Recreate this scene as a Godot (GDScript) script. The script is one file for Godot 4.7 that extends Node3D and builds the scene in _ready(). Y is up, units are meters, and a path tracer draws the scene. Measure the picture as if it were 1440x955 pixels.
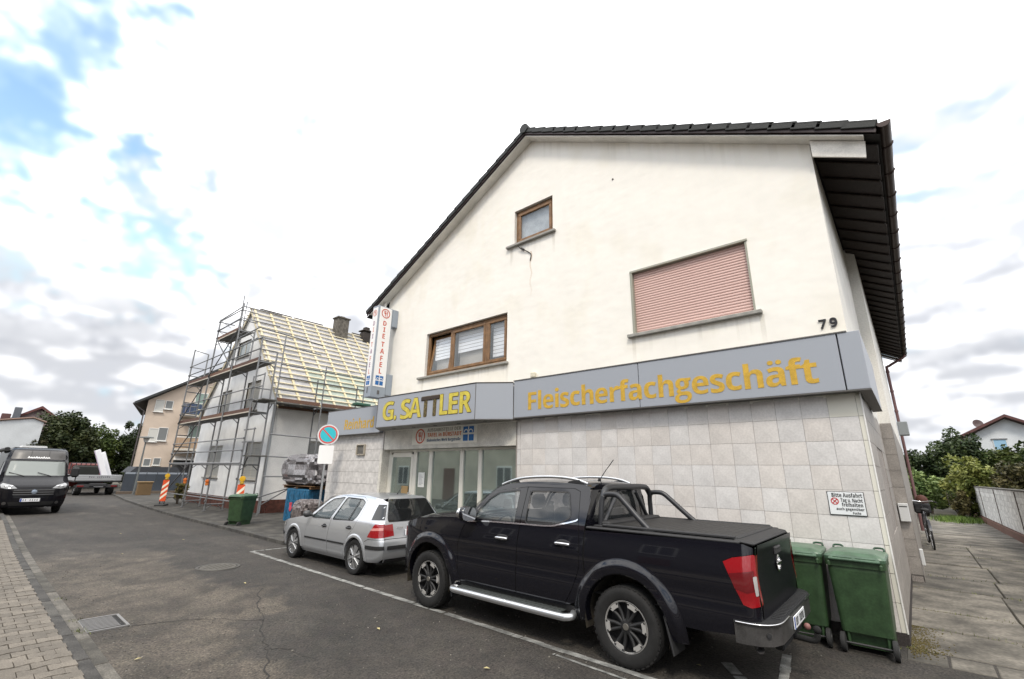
extends Node3D

# ------------------------------------------------------------------ helpers
var taken := {}
var mats := {}
var rng := RandomNumberGenerator.new()
const X0 := 0.06          # right corner of the shop building

class MB:
	var v := PackedVector3Array()
	var n := PackedVector3Array()
	var uv := PackedVector2Array()
	var c := PackedColorArray()
	var xf := Transform3D()
	var col := Color.WHITE
	var use_col := false
	func tri(a: Vector3, b: Vector3, d: Vector3, na: Vector3, nb: Vector3, nd: Vector3, ua := Vector2.ZERO, ub := Vector2.ZERO, ud := Vector2.ZERO) -> void:
		a = xf * a; b = xf * b; d = xf * d
		na = (xf.basis * na).normalized(); nb = (xf.basis * nb).normalized(); nd = (xf.basis * nd).normalized()
		if (b - a).cross(d - a).dot(na + nb + nd) > 0.0:
			v.append_array(PackedVector3Array([a, d, b])); n.append_array(PackedVector3Array([na, nd, nb])); uv.append_array(PackedVector2Array([ua, ud, ub]))
		else:
			v.append_array(PackedVector3Array([a, b, d])); n.append_array(PackedVector3Array([na, nb, nd])); uv.append_array(PackedVector2Array([ua, ub, ud]))
		if use_col:
			c.append(col); c.append(col); c.append(col)
	func flat(a: Vector3, b: Vector3, d: Vector3) -> void:
		var g := (b - a).cross(d - a).normalized()
		tri(a, b, d, g, g, g)
	func quad(a: Vector3, b: Vector3, d: Vector3, e: Vector3, uvs := PackedVector2Array()) -> void:
		var g := (b - a).cross(e - a)
		if g.length_squared() < 1e-12:
			g = (d - b).cross(e - b)
		g = g.normalized()
		if uvs.size() == 4:
			tri(a, b, d, g, g, g, uvs[0], uvs[1], uvs[2]); tri(a, d, e, g, g, g, uvs[0], uvs[2], uvs[3])
		else:
			tri(a, b, d, g, g, g); tri(a, d, e, g, g, g)
	func out_quad(a: Vector3, b: Vector3, d: Vector3, e: Vector3, o: Vector3) -> void:
		var g := (d - a).cross(e - b)
		if g.dot((a + b + d + e) / 4.0 - o) < 0.0:
			quad(a, e, d, b)
		else:
			quad(a, b, d, e)
	func box(o: Vector3, s: Vector3, b := Basis()) -> void:
		var h := s / 2.0
		var p := []
		for k in 8:
			p.append(o + b * Vector3(h.x * (1 if k & 1 else -1), h.y * (1 if k & 2 else -1), h.z * (1 if k & 4 else -1)))
		for f in [[0, 1, 3, 2], [4, 5, 7, 6], [0, 1, 5, 4], [2, 3, 7, 6], [0, 2, 6, 4], [1, 3, 7, 5]]:
			out_quad(p[f[0]], p[f[1]], p[f[2]], p[f[3]], o)
	func span(a: Vector3, b: Vector3) -> void:
		box((a + b) / 2.0, (b - a).abs())
	func rbox(o: Vector3, s: Vector3, r: float, b := Basis()) -> void:
		var h := s / 2.0
		r = minf(r, minf(h.x, minf(h.y, h.z)) * 0.98)
		var P := func(sx: int, sy: int, sz: int, ax: int) -> Vector3:
			var q := Vector3(sx * (h.x - (0.0 if ax == 0 else r)), sy * (h.y - (0.0 if ax == 1 else r)), sz * (h.z - (0.0 if ax == 2 else r)))
			return o + b * q
		for s1 in [-1, 1]:
			out_quad(P.call(s1, -1, -1, 0), P.call(s1, 1, -1, 0), P.call(s1, 1, 1, 0), P.call(s1, -1, 1, 0), o)
			out_quad(P.call(-1, s1, -1, 1), P.call(1, s1, -1, 1), P.call(1, s1, 1, 1), P.call(-1, s1, 1, 1), o)
			out_quad(P.call(-1, -1, s1, 2), P.call(1, -1, s1, 2), P.call(1, 1, s1, 2), P.call(-1, 1, s1, 2), o)
			for s2 in [-1, 1]:
				out_quad(P.call(s1, s2, -1, 0), P.call(s1, s2, 1, 0), P.call(s1, s2, 1, 1), P.call(s1, s2, -1, 1), o)
				out_quad(P.call(s1, -1, s2, 0), P.call(s1, 1, s2, 0), P.call(s1, 1, s2, 2), P.call(s1, -1, s2, 2), o)
				out_quad(P.call(-1, s1, s2, 1), P.call(1, s1, s2, 1), P.call(1, s1, s2, 2), P.call(-1, s1, s2, 2), o)
				for s3 in [-1, 1]:
					var a: Vector3 = P.call(s1, s2, s3, 0)
					var d: Vector3 = P.call(s1, s2, s3, 1)
					var e: Vector3 = P.call(s1, s2, s3, 2)
					if (d - a).cross(e - a).dot(a - o) < 0.0:
						flat(a, e, d)
					else:
						flat(a, d, e)
	func tube(path: PackedVector3Array, r: float, seg := 8, radii := PackedFloat32Array(), caps := true) -> void:
		var m := path.size()
		var up := Vector3.UP
		var rings := []
		var nr := []
		var prev := Vector3.ZERO
		for i in m:
			var t := (path[mini(i + 1, m - 1)] - path[maxi(i - 1, 0)]).normalized()
			if i == 0:
				if absf(t.dot(up)) > 0.9:
					up = Vector3.RIGHT
				prev = (up - t * up.dot(t)).normalized()
			else:
				prev = (prev - t * prev.dot(t)).normalized()
			var bi := t.cross(prev)
			var rr := r if radii.is_empty() else radii[i]
			var ring := PackedVector3Array()
			var rn := PackedVector3Array()
			for k in seg + 1:
				var a := TAU * k / seg
				var dir := prev * cos(a) + bi * sin(a)
				rn.append(dir); ring.append(path[i] + dir * rr)
			rings.append(ring); nr.append(rn)
		for i in m - 1:
			for k in seg:
				var A: Vector3 = rings[i][k]
				var B_: Vector3 = rings[i][k + 1]
				var C_: Vector3 = rings[i + 1][k + 1]
				var D_: Vector3 = rings[i + 1][k]
				tri(A, B_, C_, nr[i][k], nr[i][k + 1], nr[i + 1][k + 1])
				tri(A, C_, D_, nr[i][k], nr[i + 1][k + 1], nr[i + 1][k])
		if caps:
			for e in [0, m - 1]:
				var t := (path[1] - path[0]).normalized() * -1.0 if e == 0 else (path[m - 1] - path[m - 2]).normalized()
				for k in seg:
					tri(path[e], rings[e][k], rings[e][k + 1], t, t, t)
	func cyl(a: Vector3, b: Vector3, r: float, seg := 8, r2 := -1.0) -> void:
		tube(PackedVector3Array([a, b]), r, seg, PackedFloat32Array() if r2 < 0.0 else PackedFloat32Array([r, r2]))
	# profile: (radius, height along axis)
	func lathe(prof: PackedVector2Array, o: Vector3, axis: Vector3, seg := 24, smooth := true) -> void:
		axis = axis.normalized()
		var u := (Vector3.UP if absf(axis.y) < 0.9 else Vector3.RIGHT).cross(axis).normalized()
		var w := axis.cross(u)
		var m := prof.size()
		for i in m - 1:
			var p := prof[i]
			var q := prof[i + 1]
			var d := (q - p)
			var fn := Vector2(d.y, -d.x).normalized()
			var n0 := fn
			var n1 := fn
			if smooth:
				if i > 0:
					var d0 := p - prof[i - 1]
					var f0 := Vector2(d0.y, -d0.x).normalized()
					if f0.dot(fn) > 0.6: n0 = (f0 + fn).normalized()
				if i < m - 2:
					var d1 := prof[i + 2] - q
					var f1 := Vector2(d1.y, -d1.x).normalized()
					if f1.dot(fn) > 0.6: n1 = (f1 + fn).normalized()
			for k in seg:
				var a0 := TAU * k / seg
				var a1 := TAU * (k + 1) / seg
				var e0 := u * cos(a0) + w * sin(a0)
				var e1 := u * cos(a1) + w * sin(a1)
				var A := o + e0 * p.x + axis * p.y
				var B_ := o + e1 * p.x + axis * p.y
				var C_ := o + e1 * q.x + axis * q.y
				var D_ := o + e0 * q.x + axis * q.y
				if p.x > 1e-5: tri(A, B_, C_, e0 * n0.x + axis * n0.y, e1 * n0.x + axis * n0.y, e1 * n1.x + axis * n1.y)
				if q.x > 1e-5: tri(A, C_, D_, e0 * n0.x + axis * n0.y, e1 * n1.x + axis * n1.y, e0 * n1.x + axis * n1.y)
	# extrude a polygon given in the plane (o, ux, uy) by depth along uz = ux x uy
	func prism(poly: PackedVector2Array, o: Vector3, ux: Vector3, uy: Vector3, depth: float) -> void:
		if Geometry2D.is_polygon_clockwise(poly):
			poly = poly.duplicate(); poly.reverse()
		var uz := ux.cross(uy).normalized()
		var ix := Geometry2D.triangulate_polygon(poly)
		for i in range(0, ix.size(), 3):
			var a := poly[ix[i]]
			var b := poly[ix[i + 1]]
			var d := poly[ix[i + 2]]
			var A := o + ux * a.x + uy * a.y
			var B_ := o + ux * b.x + uy * b.y
			var D_ := o + ux * d.x + uy * d.y
			tri(A + uz * depth, B_ + uz * depth, D_ + uz * depth, uz, uz, uz)
			tri(A, B_, D_, -uz, -uz, -uz)
		var m := poly.size()
		for i in m:
			var p := poly[i]
			var q := poly[(i + 1) % m]
			var A := o + ux * p.x + uy * p.y
			var B_ := o + ux * q.x + uy * q.y
			quad(A, B_, B_ + uz * depth, A + uz * depth)
	func ball(o: Vector3, r: Vector3, seg := 14, rings := 8) -> void:
		for i in rings:
			var t0 := PI * i / rings - PI / 2.0
			var t1 := PI * (i + 1) / rings - PI / 2.0
			for k in seg:
				var a0 := TAU * k / seg
				var a1 := TAU * (k + 1) / seg
				var q := []
				for w in [[t0, a0], [t0, a1], [t1, a1], [t1, a0]]:
					q.append(Vector3(cos(w[0]) * cos(w[1]), sin(w[0]), cos(w[0]) * sin(w[1])))
				tri(o + q[0] * r, o + q[1] * r, o + q[2] * r, q[0] / r, q[1] / r, q[2] / r)
				tri(o + q[0] * r, o + q[2] * r, o + q[3] * r, q[0] / r, q[2] / r, q[3] / r)
	# a region of a curved surface: polygon minus holes in the (u, v) plane, cut along the grid lines us and vs, mapped by f
	func panel(poly: PackedVector2Array, holes: Array, us: PackedFloat32Array, vs: PackedFloat32Array, f: Callable, out: Vector3) -> void:
		var lo := poly[0]
		var hi := poly[0]
		for p in poly:
			lo = lo.min(p); hi = hi.max(p)
		for i in us.size() - 1:
			if us[i + 1] <= lo.x or us[i] >= hi.x: continue
			for j in vs.size() - 1:
				if vs[j + 1] <= lo.y or vs[j] >= hi.y: continue
				var cell := PackedVector2Array([Vector2(us[i], vs[j]), Vector2(us[i + 1], vs[j]), Vector2(us[i + 1], vs[j + 1]), Vector2(us[i], vs[j + 1])])
				var parts: Array = Geometry2D.intersect_polygons(cell, poly)
				for h in holes:
					var nx := []
					for q in parts:
						nx.append_array(Geometry2D.clip_polygons(q, h))
					parts = nx
				for q in parts:
					if q.size() < 3: continue
					var ix := Geometry2D.triangulate_polygon(q)
					var P := PackedVector3Array()
					var N := PackedVector3Array()
					for w in q:
						var e := 0.002
						var pu: Vector3 = f.call(w + Vector2(e, 0)) - f.call(w - Vector2(e, 0))
						var pv: Vector3 = f.call(w + Vector2(0, e)) - f.call(w - Vector2(0, e))
						var g := pu.cross(pv).normalized()
						if g.dot(out) < 0.0: g = -g
						P.append(f.call(w)); N.append(g)
					for t in range(0, ix.size(), 3):
						tri(P[ix[t]], P[ix[t + 1]], P[ix[t + 2]], N[ix[t]], N[ix[t + 1]], N[ix[t + 2]])
	func mesh() -> ArrayMesh:
		var a := []
		a.resize(Mesh.ARRAY_MAX)
		a[Mesh.ARRAY_VERTEX] = v; a[Mesh.ARRAY_NORMAL] = n; a[Mesh.ARRAY_TEX_UV] = uv
		if use_col: a[Mesh.ARRAY_COLOR] = c
		var m := ArrayMesh.new()
		if v.size(): m.add_surface_from_arrays(Mesh.PRIMITIVE_TRIANGLES, a)
		return m

func steps(a: float, b: float, d: float) -> PackedFloat32Array:
	var k := maxi(1, int(ceil((b - a) / d)))
	var r := PackedFloat32Array()
	for i in k + 1: r.append(a + (b - a) * i / k)
	return r

func P2(a: Array) -> PackedVector2Array:
	var r := PackedVector2Array()
	for i in range(0, a.size(), 2): r.append(Vector2(a[i], a[i + 1]))
	return r

func P3(a: Array) -> PackedVector3Array:
	var r := PackedVector3Array()
	for i in range(0, a.size(), 3): r.append(Vector3(a[i], a[i + 1], a[i + 2]))
	return r

func smooth3(pts: PackedVector3Array, per := 6) -> PackedVector3Array:
	var r := PackedVector3Array()
	var m := pts.size()
	for i in m - 1:
		for k in per:
			r.append(pts[i].cubic_interpolate(pts[i + 1], pts[maxi(i - 1, 0)], pts[mini(i + 2, m - 1)], float(k) / per))
	r.append(pts[m - 1])
	return r

func smooth2(pts: PackedVector2Array, per := 4, closed := true) -> PackedVector2Array:
	var r := PackedVector2Array()
	var m := pts.size()
	for i in (m if closed else m - 1):
		for k in per:
			r.append(pts[i].cubic_interpolate(pts[(i + 1) % m], pts[(i - 1 + m) % m], pts[(i + 2) % m], float(k) / per))
	return r

# rounds the corners of a polygon
func rounded(poly: PackedVector2Array, r: float, k := 3) -> PackedVector2Array:
	var o := PackedVector2Array()
	var m := poly.size()
	for i in m:
		var p := poly[i]
		var a := (poly[(i - 1 + m) % m] - p)
		var b := (poly[(i + 1) % m] - p)
		var d := minf(r, minf(a.length(), b.length()) * 0.45)
		var s := p + a.normalized() * d
		var e := p + b.normalized() * d
		for j in k + 1:
			var t := float(j) / k
			o.append(s * (1 - t) * (1 - t) + p * 2 * t * (1 - t) + e * t * t)
	return o

func lut(tab: Array, x: float) -> float:
	if x <= tab[0]: return tab[1]
	for i in range(0, tab.size() - 2, 2):
		if x <= tab[i + 2]:
			var t: float = (x - tab[i]) / (tab[i + 2] - tab[i])
			return lerpf(tab[i + 1], tab[i + 3], t)
	return tab[tab.size() - 1]

# smooth table: monotone-ish cubic
func slut(tab: Array, x: float) -> float:
	var m := tab.size() / 2
	if x <= tab[0]: return tab[1]
	if x >= tab[2 * m - 2]: return tab[2 * m - 1]
	for i in m - 1:
		if x <= tab[2 * i + 2]:
			var h: float = tab[2 * i + 2] - tab[2 * i]
			var t: float = (x - tab[2 * i]) / h
			var d: float = (tab[2 * i + 3] - tab[2 * i + 1]) / h
			var d0: float = d if i == 0 else (tab[2 * i + 3] - tab[2 * i - 1]) / (tab[2 * i + 2] - tab[2 * i - 2])
			var d1: float = d if i == m - 2 else (tab[2 * i + 5] - tab[2 * i + 1]) / (tab[2 * i + 4] - tab[2 * i])
			var t2 := t * t
			var t3 := t2 * t
			return (2 * t3 - 3 * t2 + 1) * tab[2 * i + 1] + (t3 - 2 * t2 + t) * h * d0 + (-2 * t3 + 3 * t2) * tab[2 * i + 3] + (t3 - t2) * h * d1
	return 0.0

func numbered(called: String) -> String:
	var k: int = taken.get(called, -1) + 1
	taken[called] = k
	return called if k == 0 else "%s_%03d" % [called, k]

func tag(o: Node, label: String, category: String, group := "") -> Node:
	o.set_meta("label", label); o.set_meta("category", category)
	if group: o.set_meta("group", group)
	return o

func thing(called: String, label: String, category: String, at := Vector3.ZERO, turn := 0.0, group := "") -> Node3D:
	var o := Node3D.new()
	o.name = numbered(called)
	add_child(o)
	o.position = at
	o.rotation.y = turn
	tag(o, label, category, group)
	return o

func node(called: String, m: Mesh, material: Material, parent: Node = null) -> MeshInstance3D:
	var o := MeshInstance3D.new()
	o.mesh = m
	o.material_override = material
	if parent == null:
		o.name = numbered(called)
		add_child(o)
	else:
		o.name = called
		parent.add_child(o, true)
	return o

func obj(called: String, b: MB, material: Material, parent: Node = null) -> MeshInstance3D:
	return node(called, b.mesh(), material, parent)

func struct(called: String, b: MB, material: Material, parent: Node = null) -> MeshInstance3D:
	var o := obj(called, b, material, parent)
	if parent == null: o.set_meta("kind", "structure")
	return o

func copy_of(root: Node3D, at: Vector3, turn: float, label: String, group := "") -> Node3D:
	var r: Node3D = root.duplicate()
	r.name = numbered(String(root.name).rstrip("0123456789").rstrip("_"))
	add_child(r)
	r.position = at
	r.rotation.y = turn
	r.set_meta("label", label)
	if group: r.set_meta("group", group)
	return r

func srgb(r: float, g: float, b: float) -> Color:
	return Color(r, g, b).linear_to_srgb()

# base colour in linear values
func mat(key: String, r: float, g: float, b: float, rough := 0.7, metal := 0.0) -> StandardMaterial3D:
	if mats.has(key): return mats[key]
	var m := StandardMaterial3D.new()
	m.resource_name = key
	m.albedo_color = srgb(r, g, b)
	m.roughness = rough
	m.metallic = metal
	mats[key] = m
	return m

func noise_tex(seed_: int, freq: float, lo: Color, hi: Color, size := 512, kind := FastNoiseLite.TYPE_SIMPLEX_SMOOTH, oct := 4, mid := 0.5) -> NoiseTexture2D:
	var f := FastNoiseLite.new()
	f.seed = seed_; f.frequency = freq; f.noise_type = kind; f.fractal_octaves = oct
	var t := NoiseTexture2D.new()
	t.width = size; t.height = size; t.seamless = true; t.noise = f
	var g := Gradient.new()
	g.set_color(0, lo); g.set_color(1, hi)
	g.set_offset(0, clampf(mid - 0.35, 0, 1)); g.set_offset(1, clampf(mid + 0.35, 0, 1))
	t.color_ramp = g
	return t

# shared noise pictures
var grains := {}
func grain(vary: float, sd: int, freq: float) -> NoiseTexture2D:
	var q := 0.06
	for v in [0.06, 0.12, 0.2, 0.3, 0.42]:
		if vary >= v - 0.02: q = v
	var key := "%d_%.2f" % [sd, q]
	if not grains.has(key):
		grains[key] = noise_tex(sd + 3, freq, Color(1 - q, 1 - q, 1 - q), Color(1, 1, 1), 256)
	return grains[key]

# a material with fine grain (albedo x coarse mottling) and relief, in world or own axes
func rough_mat(key: String, r: float, g: float, b: float, rough: float, vary := 0.12, grain_m := 0.6, relief := 0.3, coarse_m := 5.0, coarse := 0.15, world := true) -> StandardMaterial3D:
	if mats.has(key): return mats[key]
	var m := mat(key, r, g, b, rough)
	var sd := absi(key.hash()) % 2
	m.albedo_texture = grain(vary, sd, 0.05)
	m.uv1_triplanar = true
	m.uv1_world_triplanar = world
	m.uv1_scale = Vector3.ONE / grain_m
	if relief > 0.0:
		m.heightmap_enabled = true
		m.heightmap_texture = m.albedo_texture
		m.heightmap_scale = relief
	if coarse > 0.0:
		m.detail_enabled = true
		m.detail_blend_mode = BaseMaterial3D.BLEND_MODE_MUL
		m.detail_albedo = grain(coarse, sd + 7, 0.012)
		m.detail_uv_layer = BaseMaterial3D.DETAIL_UV_2
		m.uv2_triplanar = true
		m.uv2_world_triplanar = world
		m.uv2_scale = Vector3.ONE / coarse_m
	return m

func glass(key: String, r: float, g: float, b: float, alpha: float) -> StandardMaterial3D:
	if mats.has(key): return mats[key]
	var m := mat(key, r, g, b, 0.03)
	m.transparency = BaseMaterial3D.TRANSPARENCY_ALPHA
	m.albedo_color = Color(m.albedo_color, alpha)
	m.metallic_specular = 0.5
	return m

func paint(key: String, r: float, g: float, b: float, rough := 0.35, metal := 0.0) -> StandardMaterial3D:
	if mats.has(key): return mats[key]
	var m := mat(key, r, g, b, rough, metal)
	m.clearcoat_enabled = true
	m.clearcoat = 1.0
	m.clearcoat_roughness = 0.04
	return m

func text_mesh(s: String, height: float, depth := 0.004, bold := true, tight := 0) -> TextMesh:
	var font := "Droid Sans"
	var f := SystemFont.new()
	f.font_names = PackedStringArray([font])
	f.font_weight = 700 if bold else 400
	var t := TextMesh.new()
	t.text = s
	if tight != 0:
		var fv := FontVariation.new()
		fv.base_font = f
		fv.spacing_glyph = tight
		t.font = fv
	else:
		t.font = f
	t.font_size = 64
	t.pixel_size = height / 64.0 / 0.714     # cap height of the face
	t.depth = depth
	t.curve_step = 1.0
	return t

# lettering that fills a given width; the mesh stands on its baseline centre
func lettering(called: String, s: String, width: float, cap: float, material: Material, parent: Node, at: Vector3, basis := Basis(), depth := 0.004, bold := true, tight := 0) -> MeshInstance3D:
	var t := text_mesh(s, cap, depth, bold, tight)
	t.vertical_alignment = VERTICAL_ALIGNMENT_BOTTOM
	var bb := t.get_aabb()
	# bake to an ArrayMesh centred in x, baseline at y = 0
	var src := t.get_mesh_arrays()
	var vs: PackedVector3Array = src[Mesh.ARRAY_VERTEX]
	var k := width / maxf(bb.size.x, 0.001) if width > 0.0 else 1.0
	var base := 0.0
	var probe := text_mesh("H", cap, depth, bold)
	probe.vertical_alignment = VERTICAL_ALIGNMENT_BOTTOM
	base = probe.get_aabb().position.y
	for i in vs.size():
		vs[i] = Vector3((vs[i].x - bb.get_center().x) * k, vs[i].y - base, vs[i].z)
	src[Mesh.ARRAY_VERTEX] = vs
	var am := ArrayMesh.new()
	am.add_surface_from_arrays(Mesh.PRIMITIVE_TRIANGLES, src)
	var o := node(called, am, material, parent)
	o.transform = Transform3D(basis, at)
	return o

# ------------------------------------------------------------------ build
func _ready() -> void:
	rng.seed = 7
	var cam := Camera3D.new()
	cam.name = "camera"
	add_child(cam)
	cam.position = Vector3(0.436, 1.884, 7.729)
	cam.rotation = Vector3(0.287, 0.709, 0.017)
	cam.keep_aspect = Camera3D.KEEP_HEIGHT
	cam.fov = 73.62
	cam.near = 0.05
	cam.far = 900.0
	cam.current = true

	var we := WorldEnvironment.new()
	we.name = "environment"
	var env := Environment.new()
	env.background_mode = Environment.BG_SKY
	env.tonemap_mode = Environment.TONE_MAPPER_LINEAR
	env.tonemap_exposure = 1.5
	env.sdfgi_enabled = true
	env.ssao_enabled = true
	env.ssil_enabled = true
	var sky := Sky.new()
	var pano := PanoramaSkyMaterial.new()
	pano.panorama = sky_texture()
	pano.energy_multiplier = 1.0
	sky.sky_material = pano
	env.sky = sky
	env.background_energy_multiplier = 1.0
	we.environment = env
	add_child(we)

	var sun := DirectionalLight3D.new()
	sun.name = "sun"
	sun.light_energy = 0.5
	sun.light_color = Color(1.0, 0.96, 0.9)
	sun.light_angular_distance = 11.0
	sun.shadow_enabled = true
	add_child(sun)
	sun.look_at_from_position(Vector3(6, 14, 9), Vector3.ZERO, Vector3.UP)

	build_ground()
	build_shop()
	build_signs()
	build_house_renovated()
	build_scaffolding()
	build_far_left()
	build_yard()
	build_bins()
	build_street_things()
	build_pickup()
	build_hatchback()
	build_van()
	build_flatbed()
	build_foliage()
	build_opposite()

# thick bright cloud with blue gaps, grey bellies low down; computed for every direction
func sky_texture() -> ImageTexture:
	var W := 1024
	var H := 512
	var im := Image.create(W, H, false, Image.FORMAT_RGBF)
	var a := FastNoiseLite.new()
	a.seed = 11; a.frequency = 1.6; a.fractal_octaves = 5; a.noise_type = FastNoiseLite.TYPE_SIMPLEX_SMOOTH
	var b := FastNoiseLite.new()
	b.seed = 5; b.frequency = 3.2; b.fractal_octaves = 5; b.fractal_gain = 0.55; b.noise_type = FastNoiseLite.TYPE_SIMPLEX_SMOOTH
	# blue gaps: direction, half width, strength
	var gaps := []
	for g in GAPS:
		gaps.append([Vector3(g[0], g[1], g[2]).normalized(), g[3], g[4]])
	for j in H:
		var el := PI * (0.5 - (j + 0.5) / H)
		if el < -0.05:
			im.fill_rect(Rect2i(0, j, W, H - j), Color(0.30, 0.29, 0.27))
			break
		for i in W:
			var ph := TAU * (i + 0.5) / W
			var d := Vector3(sin(ph) * cos(el), sin(el), -cos(ph) * cos(el))
			# cloud layer coordinates: flattened towards the horizon
			var q := d / (absf(d.y) + 0.35)
			var n1 := a.get_noise_3dv(q * 1.3)
			var n2 := b.get_noise_3d(q.x * 1.2 + q.z * 0.5, q.y * 2.0, q.z * 2.2 - q.x * 0.6)
			var n3 := b.get_noise_3d(q.x * 2.6 + 3.0, q.y * 2.0 + 1.0, q.z * 2.6)
			var n4 := b.get_noise_3d(q.x * 9.0 - q.y * 6.0, q.y * 5.0, q.z * 6.0)
			var hole := 0.6 * smoothstep(0.36, 0.62, n1 * 0.75 + n2 * 0.5)
			for g in gaps:
				var k: float = d.angle_to(g[0]) / g[1]
				if k < 2.2:
					hole = maxf(hole, g[2] * smoothstep(0.10, 1.0, exp(-k * k * 0.8) + n2 * 0.6 + n3 * 0.6 + n4 * 0.5))
			var up := clampf(d.y, 0.0, 1.0)
			var L := lerpf(0.95, 1.75, smoothstep(0.05, 0.6, up + 0.15 * n1))
			# grey bellies, mostly low; layered, with bright rims
			var low := 1.0 - smoothstep(0.16, 0.46, up + 0.10 * n1)
			var belly := smoothstep(-0.22, 0.22, b.get_noise_3d(q.x * 0.7 + 9.0, q.y * 4.2, q.z * 0.7) + 0.35 * n1 + 0.3 * n3) * low
			belly = maxf(belly, 0.62 * (1.0 - smoothstep(0.02, 0.17, up + 0.05 * n3)))
			var wisp := smoothstep(-0.08, 0.42, n2 + 0.5 * n3 + 0.25 * n4 + 0.2 * n1) * (1.0 - smoothstep(0.5, 0.85, up))
			var col := Color(L, L, L * 1.01).lerp(Color(0.555, 0.575, 0.625), wisp * 0.9)
			col = col.lerp(Color(0.385, 0.40, 0.435), belly * 0.88)
			var blue := Color(0.19, 0.37, 0.66).lerp(Color(0.43, 0.68, 0.80), 1.0 - smoothstep(0.25, 0.6, up))
			col = col.lerp(blue, clampf(hole, 0.0, 1.0) * 0.9)
			im.set_pixel(i, j, col)
	return ImageTexture.create_from_image(im)

func speckle() -> ImageTexture:
	var r := RandomNumberGenerator.new()
	r.seed = 77
	var im := Image.create(256, 256, false, Image.FORMAT_RGB8)
	for j in 256:
		for i in 256:
			var v := 0.60 + 0.26 * r.randf() + (0.2 if r.randf() < 0.12 else 0.0) - (0.28 if r.randf() < 0.22 else 0.0)
			im.set_pixel(i, j, Color(v * 1.02, v, v * 0.97))
	return ImageTexture.create_from_image(im)

# street: right kerb z as a function of x; the road bends away to the right far off
func kerb_r(x: float) -> float:
	return slut([-120.0, -22.0, -80.0, -9.0, -60.0, -3.4, -46.0, -0.1, -39.0, 0.62, -33.6, 1.1, -24.0, 1.62, -16.0, 1.72, -12.4, 1.78], x)

func kerb_l(x: float) -> float:
	return slut([-120.0, -12.0, -80.0, 0.4, -60.0, 3.4, -46.0, 5.3, -36.0, 5.85, -23.0, 6.12, -14.0, 6.32, -5.0, 6.36, 30.0, 6.36], x)

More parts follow.
